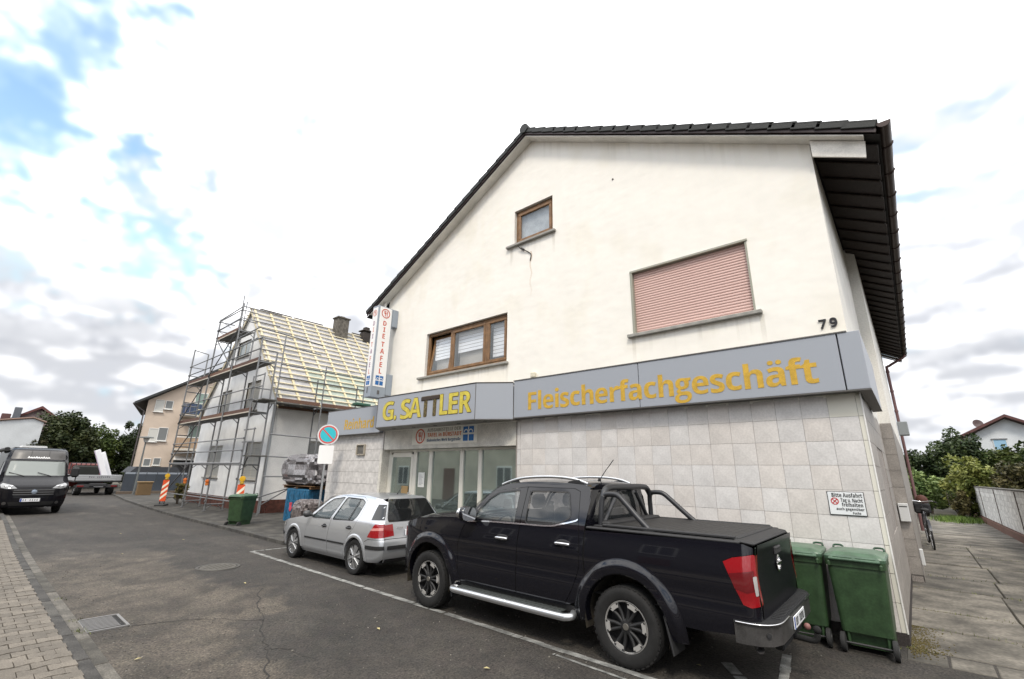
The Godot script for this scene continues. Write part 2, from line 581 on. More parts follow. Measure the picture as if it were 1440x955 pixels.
func build_ground() -> void:
	var g := MB.new()
	g.quad(Vector3(-700, -0.06, 700), Vector3(700, -0.06, 700), Vector3(700, -0.06, -700), Vector3(-700, -0.06, -700))
	struct("ground", g, rough_mat("earth", 0.10, 0.09, 0.06, 0.95, 0.3, 3.0, 1.0, 14.0, 0.3))

	# asphalt with mottled tone: vertex colours are the asphalt's own patches and wear
	var f1 := FastNoiseLite.new()
	f1.seed = 3; f1.frequency = 0.55; f1.fractal_octaves = 4
	var f2 := FastNoiseLite.new()
	f2.seed = 19; f2.frequency = 2.6; f2.fractal_octaves = 3
	var r := MB.new()
	r.use_col = true
	var xs := PackedFloat32Array()
	var x := -54.0
	while x < 30.0:
		xs.append(x)
		x += 4.0 if x < -40.0 else (0.5 if x < -16.0 else (0.14 if x < 3.0 else 3.0))
	xs.append(30.0)
	var rows := 58
	var tone := func(px: float, pz: float) -> Color:
		var t := 1.0 + 0.42 * f1.get_noise_2d(px * 0.8, pz) + 0.34 * f2.get_noise_2d(px, pz)
		# older, paler surface towards the left kerb, with ragged border
		var border := 4.35 + 0.9 * f1.get_noise_2d(px * 0.45 + 40.0, 7.0) + 0.35 * f2.get_noise_2d(px, pz + 30.0) + (0.9 if px > -6.5 else 0.0)
		var old := smoothstep(-0.05, 0.05, pz - border) * smoothstep(-14.5, -12.8, px)
		t *= lerpf(1.0, 1.9 * (1.0 - 0.34 * smoothstep(0.05, 0.3, f2.get_noise_2d(px * 0.55 + 11.0, pz * 0.55))), old)
		# dark damp repair across the street
		var band := smoothstep(0.35, 0.0, absf(px + 16.2 + 0.35 * (pz - 4.0) + 0.8 * f1.get_noise_2d(pz * 2.0, 5.0)) - 0.55)
		t *= lerpf(1.0, 0.72, band)
		# pale dusty run
		var dust := smoothstep(0.25, 0.6, f1.get_noise_2d(px * 0.5 + 90.0, pz * 1.4 + 12.0)) * smoothstep(-9.0, -11.0, px)
		t *= 1.0 + 0.6 * dust
		var warm := Color(1.08, 0.975, 0.86).lerp(Color(1.14, 0.98, 0.79), old * 0.7)
		return Color(0.073 * t * warm.r, 0.073 * t * warm.g, 0.073 * t * warm.b)
	for i in xs.size() - 1:
		for j in rows:
			var P := []
			for w in [[i, j], [i + 1, j], [i + 1, j + 1], [i, j + 1]]:
				var px := xs[w[0]]
				var z0 := -0.02 if px > -12.45 else kerb_r(px)
				var z1 := kerb_l(px)
				P.append(Vector3(px, 0.0, lerpf(z0, z1, float(w[1]) / rows)))
			if xs[i] < -12.45 and xs[i + 1] > -12.45:
				P[1].z = lerpf(kerb_r(-12.45), kerb_l(-12.45), float(j) / rows)
				P[2].z = lerpf(kerb_r(-12.45), kerb_l(-12.45), float(j + 1) / rows)
			for t in [[0, 1, 2], [0, 2, 3]]:
				r.v.append_array(PackedVector3Array([P[t[0]], P[t[2]], P[t[1]]].duplicate()))
				for w in [t[0], t[2], t[1]]:
					r.n.append(Vector3.UP); r.uv.append(Vector2.ZERO)
					r.c.append(tone.call(P[w].x, P[w].z))
	# winding: keep faces up
	for k in range(0, r.v.size(), 3):
		if (r.v[k + 1] - r.v[k]).cross(r.v[k + 2] - r.v[k]).y > 0.0:
			var tv := r.v[k + 1]
			r.v[k + 1] = r.v[k + 2]; r.v[k + 2] = tv
			var tc := r.c[k + 1]
			r.c[k + 1] = r.c[k + 2]; r.c[k + 2] = tc
	var asphalt := rough_mat("asphalt", 1, 1, 1, 0.86, 0.5, 0.32, 0.9, 2.3, 0.16)
	asphalt.vertex_color_use_as_albedo = true
	asphalt.albedo_texture = speckle()
	asphalt.heightmap_texture = asphalt.albedo_texture
	asphalt.heightmap_scale = 1.5
	asphalt.uv1_scale = Vector3.ONE / 2.8
	struct("road", r, asphalt)

	# cracks: thin sunken seams of tar in the road
	var crack := mat("crack_tar", 0.022, 0.020, 0.018, 0.95)
	var lines := [
		[-7.0, 4.5, -6.3, 4.72, -5.75, 4.95, -5.3, 5.1, -4.7, 5.35, -4.2, 5.55, -3.7, 5.8],
		[-6.3, 4.72, -6.75, 5.05, -7.1, 5.5, -7.28, 5.95], [-5.3, 5.1, -5.05, 4.92, -4.6, 4.9],
		[-8.1, 4.05, -7.0, 4.5], [-3.7, 5.8, -3.4, 5.7, -2.9, 6.0]]
	for l in lines:
		var c := MB.new()
		var pts := smooth3(PackedVector3Array(range(l.size() / 2).map(func(k): return Vector3(l[2 * k], 0.004, l[2 * k + 1]))), 5)
		for k in pts.size():
			pts[k] += Vector3(rng.randf_range(-0.04, 0.04), 0, rng.randf_range(-0.04, 0.04))
		var w0 := rng.randf_range(0.004, 0.008)
		for k in pts.size() - 1:
			var d := (pts[k + 1] - pts[k]).normalized()
			var s := Vector3(-d.z, 0, d.x) * w0 * rng.randf_range(0.5, 1.6)
			c.quad(pts[k] - s, pts[k] + s, pts[k + 1] + s, pts[k + 1] - s)
		struct("road_crack", c, crack)

	# painted bay lines, worn through in places
	var white := rough_mat("road_paint", 0.52, 0.52, 0.49, 0.8, 0.5, 0.12, 0.2, 0.9, 0.45)
	for l in [[-11.9, 2.74, -0.55, 2.96, 0.05], [-11.9, 0.9, -11.9, 2.7, 0.05], [-1.42, 2.0, -1.1, 2.45, 0.06], [-1.02, 2.32, -0.78, 2.2, 0.07], [-0.98, 1.3, -0.86, 2.16, 0.05], [-1.9, 3.12, -2.9, 3.06, 0.02]]:
		var m := MB.new()
		var a := Vector3(l[0], 0.005, l[1])
		var b := Vector3(l[2], 0.005, l[3])
		var d := (b - a).normalized()
		var s := Vector3(-d.z, 0, d.x)
		var len_ := a.distance_to(b)
		var t := 0.0
		while t < len_:
			var t2 := minf(t + rng.randf_range(0.10, 0.4), len_)
			var wa: float = l[4] * rng.randf_range(0.8, 1.1)
			var wb: float = l[4] * rng.randf_range(0.8, 1.1)
			m.quad(a + d * t - s * wa, a + d * t + s * wb, a + d * t2 + s * wb, a + d * t2 - s * wa)
			t = t2 + (rng.randf_range(0.005, 0.05) if rng.randf() < 0.35 else 0.0)
		struct("bay_line", m, white)

	# left pavement: bed, bone-shaped pavers, kerb and gutter stones
	var bed := MB.new()
	for i in 36:
		var xa := -54.0 + i * 2.5
		bed.quad(Vector3(xa, 0.062, 60), Vector3(xa + 2.5, 0.062, 60), Vector3(xa + 2.5, 0.062, kerb_l(xa + 2.5) + 0.1), Vector3(xa, 0.062, kerb_l(xa) + 0.1))
	struct("pavement", bed, rough_mat("joint_sand", 0.075, 0.066, 0.05, 0.95, 0.4, 0.5, 0.4))
	var pav_m := []
	for k in 4:
		var q := 0.140 + 0.016 * k
		pav_m.append(rough_mat("paver_%d" % k, q * 1.14, q * 1.0, q * 0.82, 0.88, 0.2, 0.25, 0.5, 1.4, 0.18))
	var bone := P2([-0.098, -0.08, -0.04, -0.08, -0.02, -0.068, 0.02, -0.068, 0.04, -0.08, 0.098, -0.08, 0.098, 0.08, 0.04, 0.08, 0.02, 0.068, -0.02, 0.068, -0.04, 0.08, -0.098, 0.08])
	bone = P2([-0.08, -0.098, -0.055, -0.098, -0.066, -0.02, -0.066, 0.02, -0.055, 0.098, -0.08, 0.098])
	# the stone: waist in the middle of its long sides, long side across the pavement
	var outline := P2([-0.083, -0.096, 0.083, -0.096, 0.083, -0.05, 0.066, -0.022, 0.066, 0.022, 0.083, 0.05, 0.083, 0.096, -0.083, 0.096, -0.083, 0.05, -0.066, 0.022, -0.066, -0.022, -0.083, -0.05])
	var pm := MB.new()
	pm.prism(outline, Vector3(0, 0.0, 0), Vector3.RIGHT, Vector3.FORWARD, 0.05)
	var stone := pm.mesh()
	var pavement: Node3D = get_node("pavement")
	var count := 0
	var far_t := []
	for i in range(-60, 110):
		for j in 9:
			var px := -4.9 - i * 0.166
			var pz := 6.68 + j * 0.2 + (0.1 if i % 2 else 0.0) + (kerb_l(px) - 6.36)
			var t := Transform3D(Basis(Vector3.UP, rng.randf_range(-0.02, 0.02)), Vector3(px, 0.058 + rng.randf_range(-0.003, 0.004), pz))
			if count < 290 and px > -13.0 and px < -4.8 and pz < 7.75:
				var o := node("paver", stone, pav_m[rng.randi() % 4], pavement)
				o.transform = t
				count += 1
			else:
				far_t.append(t)
	var hp := MB.new()
	hp.prism(P2([-0.083, -0.042, 0.083, -0.042, 0.083, 0.042, -0.083, 0.042]), Vector3.ZERO, Vector3.RIGHT, Vector3.FORWARD, 0.05)
	var half := hp.mesh()
	for i in range(-59, 110, 2):
		var px := -4.9 - i * 0.166
		var o := node("half_paver", half, pav_m[rng.randi() % 4], pavement)
		o.position = Vector3(px, 0.057 + rng.randf_range(-0.003, 0.003), 6.638 + kerb_l(px) - 6.36)
	var mm := MultiMesh.new()
	mm.transform_format = MultiMesh.TRANSFORM_3D
	mm.mesh = stone
	mm.instance_count = far_t.size()
	for k in far_t.size(): mm.set_instance_transform(k, far_t[k])
	var mi := MultiMeshInstance3D.new()
	mi.name = "more_pavers"
	mi.multimesh = mm
	mi.material_override = pav_m[1]
	mi.set_meta("kind", "stuff")
	pavement.add_child(mi)

	var kerb := MB.new()
	kerb.span(Vector3(-60, -0.05, 6.75), Vector3(-59.9, 0.01, 6.8))
	var kn := struct("kerb", kerb, mat("kerb_base", 0.1, 0.1, 0.1, 0.9))
	var km := [rough_mat("kerb_stone_dark", 0.085, 0.08, 0.073, 0.9, 0.3, 0.3, 0.5, 1.1, 0.3), rough_mat("kerb_stone_mid", 0.12, 0.113, 0.10, 0.9, 0.3, 0.3, 0.5, 1.1, 0.3)]
	var gm := [rough_mat("gutter_pale", 0.19, 0.175, 0.15, 0.9, 0.3, 0.3, 0.5, 1.1, 0.3), rough_mat("gutter_grey", 0.13, 0.12, 0.10, 0.9, 0.3, 0.3, 0.5, 1.1, 0.3)]
	x = 6.0
	while x > -54.0:
		var l := 1.0 if x > -32.0 else 4.0
		var za := kerb_l(x - 0.02)
		var zb := kerb_l(x - l)
		var ang := atan2(zb - za, l)
		var k1 := MB.new()
		k1.rbox(Vector3.ZERO, Vector3(l - 0.012, 0.16, 0.13), 0.012)
		var o1 := obj("kerb_stone", k1, km[0 if rng.randf() < 0.7 else 1], kn)
		o1.position = Vector3(x - l / 2, 0.005 + rng.randf_range(-0.004, 0.004), (za + zb) / 2 + 0.17)
		o1.rotation.y = ang
		var k2 := MB.new()
		k2.rbox(Vector3.ZERO, Vector3(l - 0.015, 0.1, 0.15), 0.008)
		var o2 := obj("gutter_stone", k2, gm[0 if rng.randf() < 0.6 else 1], kn)
		o2.position = Vector3(x - l / 2, -0.034 + rng.randf_range(-0.003, 0.003), (za + zb) / 2 + 0.02)
		o2.rotation.y = ang
		x -= l
	# right kerb and pavement before the houses
	var rk := MB.new()
	var rp := MB.new()
	x = -12.45
	while x > -54.0:
		var l := 1.0 if x > -40.0 else 4.0
		var za := kerb_r(x)
		var zb := kerb_r(x - l)
		rp.quad(Vector3(x - l, 0.085, zb - 0.1), Vector3(x, 0.085, za - 0.1), Vector3(x, 0.085, za - 16.0), Vector3(x - l, 0.085, zb - 16.0))
		x -= l
	rk.quad(Vector3(-12.46, 0.085, -4.0), Vector3(-12.46, 0.085, 1.72), Vector3(-12.1, 0.004, 1.72), Vector3(-12.1, 0.004, -4.0))
	var rkn := struct("kerb", rk, rough_mat("kerb_ramp", 0.08, 0.074, 0.066, 0.9, 0.3))
	struct("pavement", rp, rough_mat("old_pavement", 0.10, 0.092, 0.078, 0.92, 0.35, 0.5, 0.6, 2.5, 0.4))
	x = -12.45
	while x > -48.0:
		var za := kerb_r(x)
		var zb := kerb_r(x - 1.0)
		var k1 := MB.new()
		k1.rbox(Vector3.ZERO, Vector3(0.99, 0.22, 0.14), 0.012)
		var o := obj("kerb_stone", k1, km[1 if rng.randf() < 0.7 else 0], rkn)
		o.position = Vector3(x - 0.5, -0.02 + rng.randf_range(-0.004, 0.004), (za + zb) / 2 - 0.07)
		o.rotation.y = atan2(zb - za, 1.0)
		x -= 1.0

	# driveway: concrete slabs, one by one
	var dbase := MB.new()
	dbase.quad(Vector3(-0.1, -0.012, 0.15), Vector3(8.0, -0.012, 0.15), Vector3(8.0, -0.012, -30.0), Vector3(-0.1, -0.012, -30.0))
	var dn := struct("driveway", dbase, rough_mat("slab_joint", 0.07, 0.062, 0.043, 0.95, 0.4, 0.5, 0.6))
	var dm := []
	for k in 5:
		var q: float = [0.215, 0.245, 0.275, 0.18, 0.23][k]
		dm.append(rough_mat("slab_%d" % k, q * 1.02, q * 0.93, q * 0.775, 0.9, 0.2, 0.8, 0.8, 2.6, 0.42))
	var zrows := [0.07, -1.05, -2.2, -4.16, -5.7, -7.7, -9.6, -12.1, -12.8, -13.6, -14.4, -15.3, -16.2, -17.1, -18.0, -19.0, -20.0, -21.0, -22.1, -23.3, -24.6, -27.0]
	for i in zrows.size() - 1:
		var cuts := [0.04, 1.25 + rng.randf_range(-0.08, 0.08), 2.6, 4.4]
		if i > 6: cuts = [0.2, 3.1]
		for j in cuts.size() - 1:
			var s := MB.new()
			var w: float = cuts[j + 1] - cuts[j] - 0.02
			var d: float = zrows[i] - zrows[i + 1] - 0.025
			s.rbox(Vector3.ZERO, Vector3(w, 0.08, d), 0.012)
			var o := obj("concrete_slab", s, dm[rng.randi() % 5], dn)
			o.position = Vector3((cuts[j] + cuts[j + 1]) / 2, -0.03 + rng.randf_range(-0.004, 0.008), (zrows[i] + zrows[i + 1]) / 2)
			o.rotation = Vector3(rng.randf_range(-0.004, 0.004), rng.randf_range(-0.006, 0.006), rng.randf_range(-0.004, 0.004))
	# threshold stones between driveway and street
	x = 0.02
	while x < 4.0:
		var s := MB.new()
		var w := 0.36
		s.rbox(Vector3.ZERO, Vector3(w - 0.015, 0.08, 0.42), 0.01)
		var o := obj("threshold_stone", s, dm[rng.randi() % 2 * 3], dn)
		o.position = Vector3(x + w / 2, -0.034, 0.31)
		x += w
	# moss in the slab joints by the wall
	var moss := MB.new()
	for k in 2600:
		var z := rng.randf_range(-4.4, 0.2)
		if rng.randf() < 0.5: z = [-0.1, -1.3, -2.6][rng.randi() % 3] + rng.randfn(0, 0.22)
		var px := 0.06 + absf(rng.randfn(0.0, 0.13))
		if z < -4.6: continue
		var s := rng.randf_range(0.004, 0.014)
		moss.box(Vector3(px, 0.012, z), Vector3(s, s * 0.8, s), Basis(Vector3.UP, rng.randf() * 3))
	var mo := obj("moss", moss, mat("moss", 0.10, 0.08, 0.025, 0.95))
	mo.set_meta("kind", "stuff")
	tag(mo, "green brown moss along the foot of the tiled wall", "moss")
	# fallen leaves on the road
	for p in [[-4.95, 3.9, "pale yellow leaf on the asphalt in front of the pickup's side step"], [-3.15, 3.85, "small leaf on the asphalt nearest the pickup's rear wheel, outside the white line"], [-8.6, 4.1, "dry leaf on the asphalt between the manhole cover and the white line"], [-13.4, 4.9, "dry leaf in the middle of the street before the dark damp band"], [-1.6, 2.3, "yellowish leaf on the ground under the pickup's rear bumper"], [-15.0, 3.3, "pale leaf on the street beyond the manhole cover, towards the scaffold"], [-17.5, 4.2, "pale leaf farthest up the street, nearest the camper van"], [-5.9, 6.1, "dry leaf lying in the left gutter near the drain grate"]]:
		var l := MB.new()
		var a := rng.randf() * 6.0
		var e := Vector3(cos(a), 0, sin(a)) * 0.035
		var s := Vector3(-sin(a), 0, cos(a)) * 0.018
		l.quad(-e, s + Vector3(0, 0.012, 0), e + Vector3(0, 0.006, 0), -s + Vector3(0, 0.01, 0))
		var o := obj("fallen_leaf", l, mat("dry_leaf", 0.42, 0.36, 0.18, 0.8))
		o.position = Vector3(p[0], 0.01, p[1])
		tag(o, p[2], "leaf", "leaves fallen on the street")
	# grit and crumbs of gravel strewn over the asphalt
	var gr := MB.new()
	gr.use_col = true
	for k in 1000:
		var z := rng.randf_range(0.3, 6.3)
		var gx := -14.5 + 14.0 * pow(rng.randf(), 0.7)
		if rng.randf() < 0.35: z = 6.25 - absf(rng.randfn(0, 0.25))
		var q := rng.randf_range(0.003, 0.009)
		var t2 := rng.randf_range(0.05, 0.20)
		gr.col = Color(t2 * 1.05, t2 * 0.97, t2 * 0.84)
		var c := Vector3(gx, q * 0.5, z)
		gr.box(c, Vector3(q * 2.0, q, q * 1.5), Basis(Vector3.UP, rng.randf() * 3.0))
	var gmm := mat("grit", 1, 1, 1, 0.9)
	gmm.vertex_color_use_as_albedo = true
	var go := obj("grit", gr, gmm)
	go.set_meta("kind", "stuff")
	tag(go, "loose grit and gravel crumbs strewn over the asphalt", "grit")

	# drain grate in the gutter
	var dg := thing("drain_grate", "pale steel drain grate with bars beside the left kerb", "drain grate", Vector3(-7.6, 0.0, 6.12))
	var fr := MB.new()
	for s in [[0, -0.2, 0.66, 0.03], [0, 0.2, 0.66, 0.03], [-0.32, 0, 0.03, 0.4], [0.32, 0, 0.03, 0.4]]:
		fr.box(Vector3(s[0], 0.006, s[1]), Vector3(s[2], 0.02, s[3]))
	obj("frame", fr, mat("grate_steel", 0.20, 0.195, 0.19, 0.55, 0.4), dg)
	var pit := MB.new()
	pit.quad(Vector3(-0.32, 0.003, 0.2), Vector3(0.32, 0.003, 0.2), Vector3(0.32, 0.003, -0.2), Vector3(-0.32, 0.003, -0.2))
	obj("pit", pit, mat("pit_black", 0.01, 0.01, 0.01, 0.9), dg)
	for k in 9:
		var bar := MB.new()
		bar.box(Vector3(-0.24 + k * 0.06, 0.009, 0.03), Vector3(0.022, 0.016, 0.33))
		obj("bar", bar, mats["grate_steel"], dg)
	var mh := thing("manhole_cover", "round dark manhole cover in the middle of the street", "manhole cover", Vector3(-10.43, 0.0, 3.92))
	var ring := MB.new()
	ring.lathe(P2([0.39, 0.002, 0.385, 0.012, 0.335, 0.012, 0.33, 0.004]), Vector3.ZERO, Vector3.UP, 40)
	obj("ring", ring, mat("cast_iron", 0.075, 0.07, 0.062, 0.6, 0.5), mh)
	var lid := MB.new()
	lid.lathe(P2([0.32, 0.003, 0.315, 0.011, 0.0, 0.011]), Vector3.ZERO, Vector3.UP, 40)
	for i in 7:
		for j in 7:
			var q := Vector2(i - 3, j - 3) * 0.08
			if q.length() < 0.28: lid.box(Vector3(q.x, 0.012, q.y), Vector3(0.05, 0.008, 0.05))
	obj("lid", lid, mat("cast_iron_lid", 0.10, 0.093, 0.08, 0.7, 0.3), mh)

const GAPS := [
	[-0.845, 0.525, 0.07, 0.13, 1.0], [-0.81, 0.58, 0.07, 0.15, 0.95], [-0.875, 0.475, 0.04, 0.11, 0.9], [-0.775, 0.625, -0.03, 0.06, 0.6], [-0.90, 0.43, 0.05, 0.05, 0.8], [-0.933, 0.358, -0.05, 0.05, 0.85], [-0.925, 0.348, -0.12, 0.06, 0.9], [-0.915, 0.345, -0.17, 0.05, 0.85], [-0.741, 0.608, -0.285, 0.03, 0.6], [-0.74, 0.66, -0.06, 0.05, 0.5], [-0.76, 0.63, 0.25, 0.16, 0.9],
	[-0.1, 0.5, 0.85, 0.16, 0.9], [-0.5, 0.5, 0.7, 0.14, 0.8], [0.4, 0.6, 0.8, 0.16, 0.9], [0.1, 0.95, 0.3, 0.14, 0.7]]

func facade_texture() -> ImageTexture:
	var W := 840
	var H := 525          # 12.0 x 7.5 m at 70 px per metre; left edge x = -11.5, top y = 10.5
	var f := FastNoiseLite.new()
	f.seed = 31; f.frequency = 0.012; f.fractal_octaves = 4
	var g := FastNoiseLite.new()
	g.seed = 44; g.frequency = 0.05; g.fractal_octaves = 3
	var im := Image.create(W, H, false, Image.FORMAT_RGB8)
	# dirt streaks: x, top y, length, width, strength (all metres)
	var st := []
	for s in [[-9.5, -6.3, 4.33], [-6.35, -4.95, 7.24], [-3.25, -0.95, 4.36]]:
		for k in int((s[1] - s[0]) * 7):
			st.append([lerpf(s[0], s[1], rng.randf()), s[2], rng.randf_range(0.1, 0.45), rng.randf_range(0.02, 0.09), rng.randf_range(0.01, 0.055)])
		for e in [s[0] + 0.06, s[1] - 0.06]: st.append([e, s[2], 0.5, 0.06, 0.10])
	for k in 60:
		var x := rng.randf_range(-11.0, 0.0)
		st.append([x, 10.15 - 0.54 * absf(x + 5.64), rng.randf_range(0.2, 0.7), rng.randf_range(0.03, 0.12), rng.randf_range(0.01, 0.03)])
	for j in H:
		for i in W:
			var x := -11.5 + i / 70.0
			var y := 10.5 - j / 70.0
			var n := f.get_noise_2d(i, j * 0.8)
			var m := g.get_noise_2d(i * 1.0, j * 0.45)
			var t := 1.0 + 0.035 * n + 0.02 * m
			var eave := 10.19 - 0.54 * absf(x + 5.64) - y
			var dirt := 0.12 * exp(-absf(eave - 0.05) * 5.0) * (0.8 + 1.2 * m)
			dirt += 0.09 * smoothstep(0.1, 0.55, f.get_noise_2d(i * 0.7 + 300.0, j * 0.5))
			# grey weathering left of the attic window and above the fascia
			dirt += 0.07 * smoothstep(1.6, 0.2, Vector2((x + 7.1) * 0.8, y - 8.1).length()) * (0.6 + m)
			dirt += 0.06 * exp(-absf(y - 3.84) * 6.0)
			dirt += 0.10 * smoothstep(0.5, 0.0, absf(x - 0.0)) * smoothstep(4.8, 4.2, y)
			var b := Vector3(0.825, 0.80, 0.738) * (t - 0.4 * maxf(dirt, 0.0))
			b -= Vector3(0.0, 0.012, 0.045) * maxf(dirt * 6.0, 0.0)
			im.set_pixel(i, j, Color(b.x, b.y, b.z).linear_to_srgb())
	for s in st:
		for k in int(s[2] * 70):
			var fade: float = 1.0 - k / (s[2] * 70.0)
			for w in int(s[3] * 70) + 1:
				var i := int((s[0] + 11.5) * 70) + w
				var j := int((10.5 - s[1]) * 70) + k
				if i < 0 or j < 0 or i >= W or j >= H: continue
				var c := im.get_pixel(i, j)
				var q: float = s[4] * fade * (0.75 + 0.5 * rng.randf())
				im.set_pixel(i, j, Color(c.r * (1 - q), c.g * (1 - q * 1.05), c.b * (1 - q * 1.2)))
	# rust run under the attic window
	for k in 80:
		for w in 3:
			var i := int((-5.66 + 11.5) * 70 + 1.5 * sin(k * 0.2)) + w
			var j := int((10.5 - 7.0) * 70) + k
			var c := im.get_pixel(i, j)
			var q := (0.30 if w == 1 else 0.14) * (1.0 - k / 95.0)
			im.set_pixel(i, j, c.lerp(Color(0.52, 0.30, 0.12), q))
	return ImageTexture.create_from_image(im)

func build_shop() -> void:
	var shop := thing("shop_building", "white gabled shop house with tiled ground floor and dark roof", "building")
	var stucco := mat("stucco_front", 1, 1, 1, 0.93)
	stucco.albedo_texture = facade_texture()
	stucco.heightmap_enabled = true
	stucco.heightmap_texture = noise_tex(8, 0.09, Color.BLACK, Color.WHITE, 256)
	stucco.heightmap_scale = 0.35
	stucco.texture_repeat = false
	var stucco_side := rough_mat("stucco_side", 0.79, 0.775, 0.73, 0.93, 0.05, 0.5, 0.4, 4.0, 0.06)
	var win := [[-6.17, 7.33, -5.0, 8.275], [-3.14, 4.45, -1.05, 5.715], [-9.35, 4.38, -6.35, 5.605]]
	# ---- front wall, with window openings
	var w := MB.new()
	var gable := P2([-11.34, 2.98, X0, 2.98, X0, 7.10, -5.64, 10.2, -11.34, 7.12])
	var holes := []
	for o in win: holes.append(P2([o[0], o[1], o[2], o[1], o[2], o[3], o[0], o[3]]))
	w.panel(gable, holes, steps(-11.4, 0.2, 0.8), steps(2.9, 10.4, 0.8), func(q: Vector2) -> Vector3: return Vector3(q.x, q.y, 0), Vector3.BACK)
	for k in w.v.size(): w.uv[k] = Vector2((w.v[k].x + 11.5) / 12.0, (10.5 - w.v[k].y) / 7.5)
	obj("front_wall", w, stucco, shop)
	for o in win:
		var rv := MB.new()
		var d := 0.16
		rv.quad(Vector3(o[0], o[1], 0), Vector3(o[0], o[1], -d), Vector3(o[0], o[3], -d), Vector3(o[0], o[3], 0))
		rv.quad(Vector3(o[2], o[1], -d), Vector3(o[2], o[1], 0), Vector3(o[2], o[3], 0), Vector3(o[2], o[3], -d))
		rv.quad(Vector3(o[0], o[3], -d), Vector3(o[2], o[3], -d), Vector3(o[2], o[3], 0), Vector3(o[0], o[3], 0))
		rv.quad(Vector3(o[0], o[1], 0), Vector3(o[2], o[1], 0), Vector3(o[2], o[1], -d), Vector3(o[0], o[1], -d))
		obj("window_reveal", rv, stucco_side, shop)
	# ---- side walls, back and ceiling slab (thin sheets standing clear of the front)
	var sw := MB.new()
	sw.quad(Vector3(X0, 2.98, -0.001), Vector3(X0, 2.98, -4.7), Vector3(X0, 7.1, -4.7), Vector3(X0, 7.1, -0.001))
	sw.quad(Vector3(X0, 2.98, -4.7), Vector3(0.25, 2.98, -4.7), Vector3(0.25, 7.0, -4.7), Vector3(X0, 7.1, -4.7))
	sw.quad(Vector3(0.25, 3.0, -4.7), Vector3(0.25, 3.0, -16.0), Vector3(0.25, 7.0, -16.0), Vector3(0.25, 7.0, -4.7))
	sw.quad(Vector3(0.25, 0, -16.0), Vector3(-11.34, 0, -16.0), Vector3(-11.34, 7.0, -16.0), Vector3(0.25, 7.0, -16.0))
	sw.quad(Vector3(-11.34, 0, -16.0), Vector3(-11.34, 0, -0.3), Vector3(-11.34, 7.1, -0.001), Vector3(-11.34, 7.1, -16.0))
	sw.flat(Vector3(0.25, 7.0, -16.0), Vector3(-11.34, 7.0, -16.0), Vector3(-5.64, 10.2, -16.0))
	obj("side_wall", sw, stucco_side, shop)
	var slab := MB.new()
	slab.span(Vector3(-11.33, 3.06, -15.9), Vector3(0.04, 3.2, -0.02))
	obj("floor_slab", slab, mat("dark_room", 0.05, 0.05, 0.05, 0.9), shop)
	for o in win:    # dim rooms behind the windows
		var rm := MB.new()
		rm.span(Vector3(o[0] - 0.4, o[1] - 0.4, -1.7), Vector3(o[2] + 0.4, o[3] + 0.3, -1.6))
		obj("room_wall", rm, mat("room_wall", 0.18, 0.17, 0.15, 0.9), shop)

	# ---- roof
	var dark_verge := mat("verge_brown", 0.024, 0.011, 0.011, 0.55)
	var under := MB.new()
	var tile_m := rough_mat("roof_tile", 0.020, 0.024, 0.021, 0.6, 0.35, 0.4, 0.3, 2.0, 0.3)
	var roofs := MB.new()
	for s in [1.0, -1.0]:
		var xa := -5.64
		var xb := 0.90 if s > 0 else -12.18
		var ya := 10.30
		var yb := ya - 0.54 * absf(xb - xa)
		var o := Vector3(0, -0.14, 0)
		roofs.quad(Vector3(xa, ya, 0.26), Vector3(xb, yb, 0.26), Vector3(xb, yb, -16.4), Vector3(xa, ya, -16.4))
		under.quad(Vector3(xa, ya, 0.26) + o, Vector3(xb, yb, 0.26) + o, Vector3(xb, yb, -16.4) + o, Vector3(xa, ya, -16.4) + o)
	var roof := obj("roof", roofs, tile_m, shop)
	obj("underlay", under, mat("underlay_black", 0.015, 0.013, 0.012, 0.9), roof)
	# verge boards (dark) and pale soffit strip under the overhang
	for s in [1.0, -1.0]:
		var xb := 0.86 if s > 0 else -12.14
		var vb := MB.new()
		var len_ := absf(xb + 5.64)
		var dy := 0.54 * len_
		vb.prism(PackedVector2Array([Vector2(0, -0.125), Vector2(s * len_, -dy - 0.125), Vector2(s * len_, -dy + 0.02), Vector2(0, 0.02)]), Vector3(-5.64, 10.30, 0.262), Vector3.RIGHT, Vector3.UP, 0.03)
		obj("verge_board", vb, dark_verge, roof)
		var sf := MB.new()
		var xe := 0.72 if s > 0 else -12.0
		var l2 := absf(xe + 5.64)
		sf.prism(PackedVector2Array([Vector2(0, -0.17), Vector2(s * l2, -0.54 * l2 - 0.17), Vector2(s * l2, -0.54 * l2 - 0.145), Vector2(0, -0.145)]), Vector3(-5.64, 10.30, 0.002), Vector3.RIGHT, Vector3.UP, 0.25)
		obj("verge_soffit", sf, rough_mat("soffit_cream", 0.88, 0.85, 0.78, 0.85, 0.06, 0.4, 0.1, 1.5, 0.12), roof)
		var cb := MB.new()      # pale board that closes the eave box at the gable
		var q := [Vector2(5.72, 0), Vector2(6.36, 0)]
		cb.prism(PackedVector2Array([Vector2(s * 5.715, -3.27), Vector2(s * 6.37, -3.62), Vector2(s * 6.34, -3.885), Vector2(s * 5.715, -3.56)]), Vector3(-5.64, 10.30, 0.1), Vector3.RIGHT, Vector3.UP, 0.03)
		obj("eave_board", cb, mats["soffit_cream"], roof)
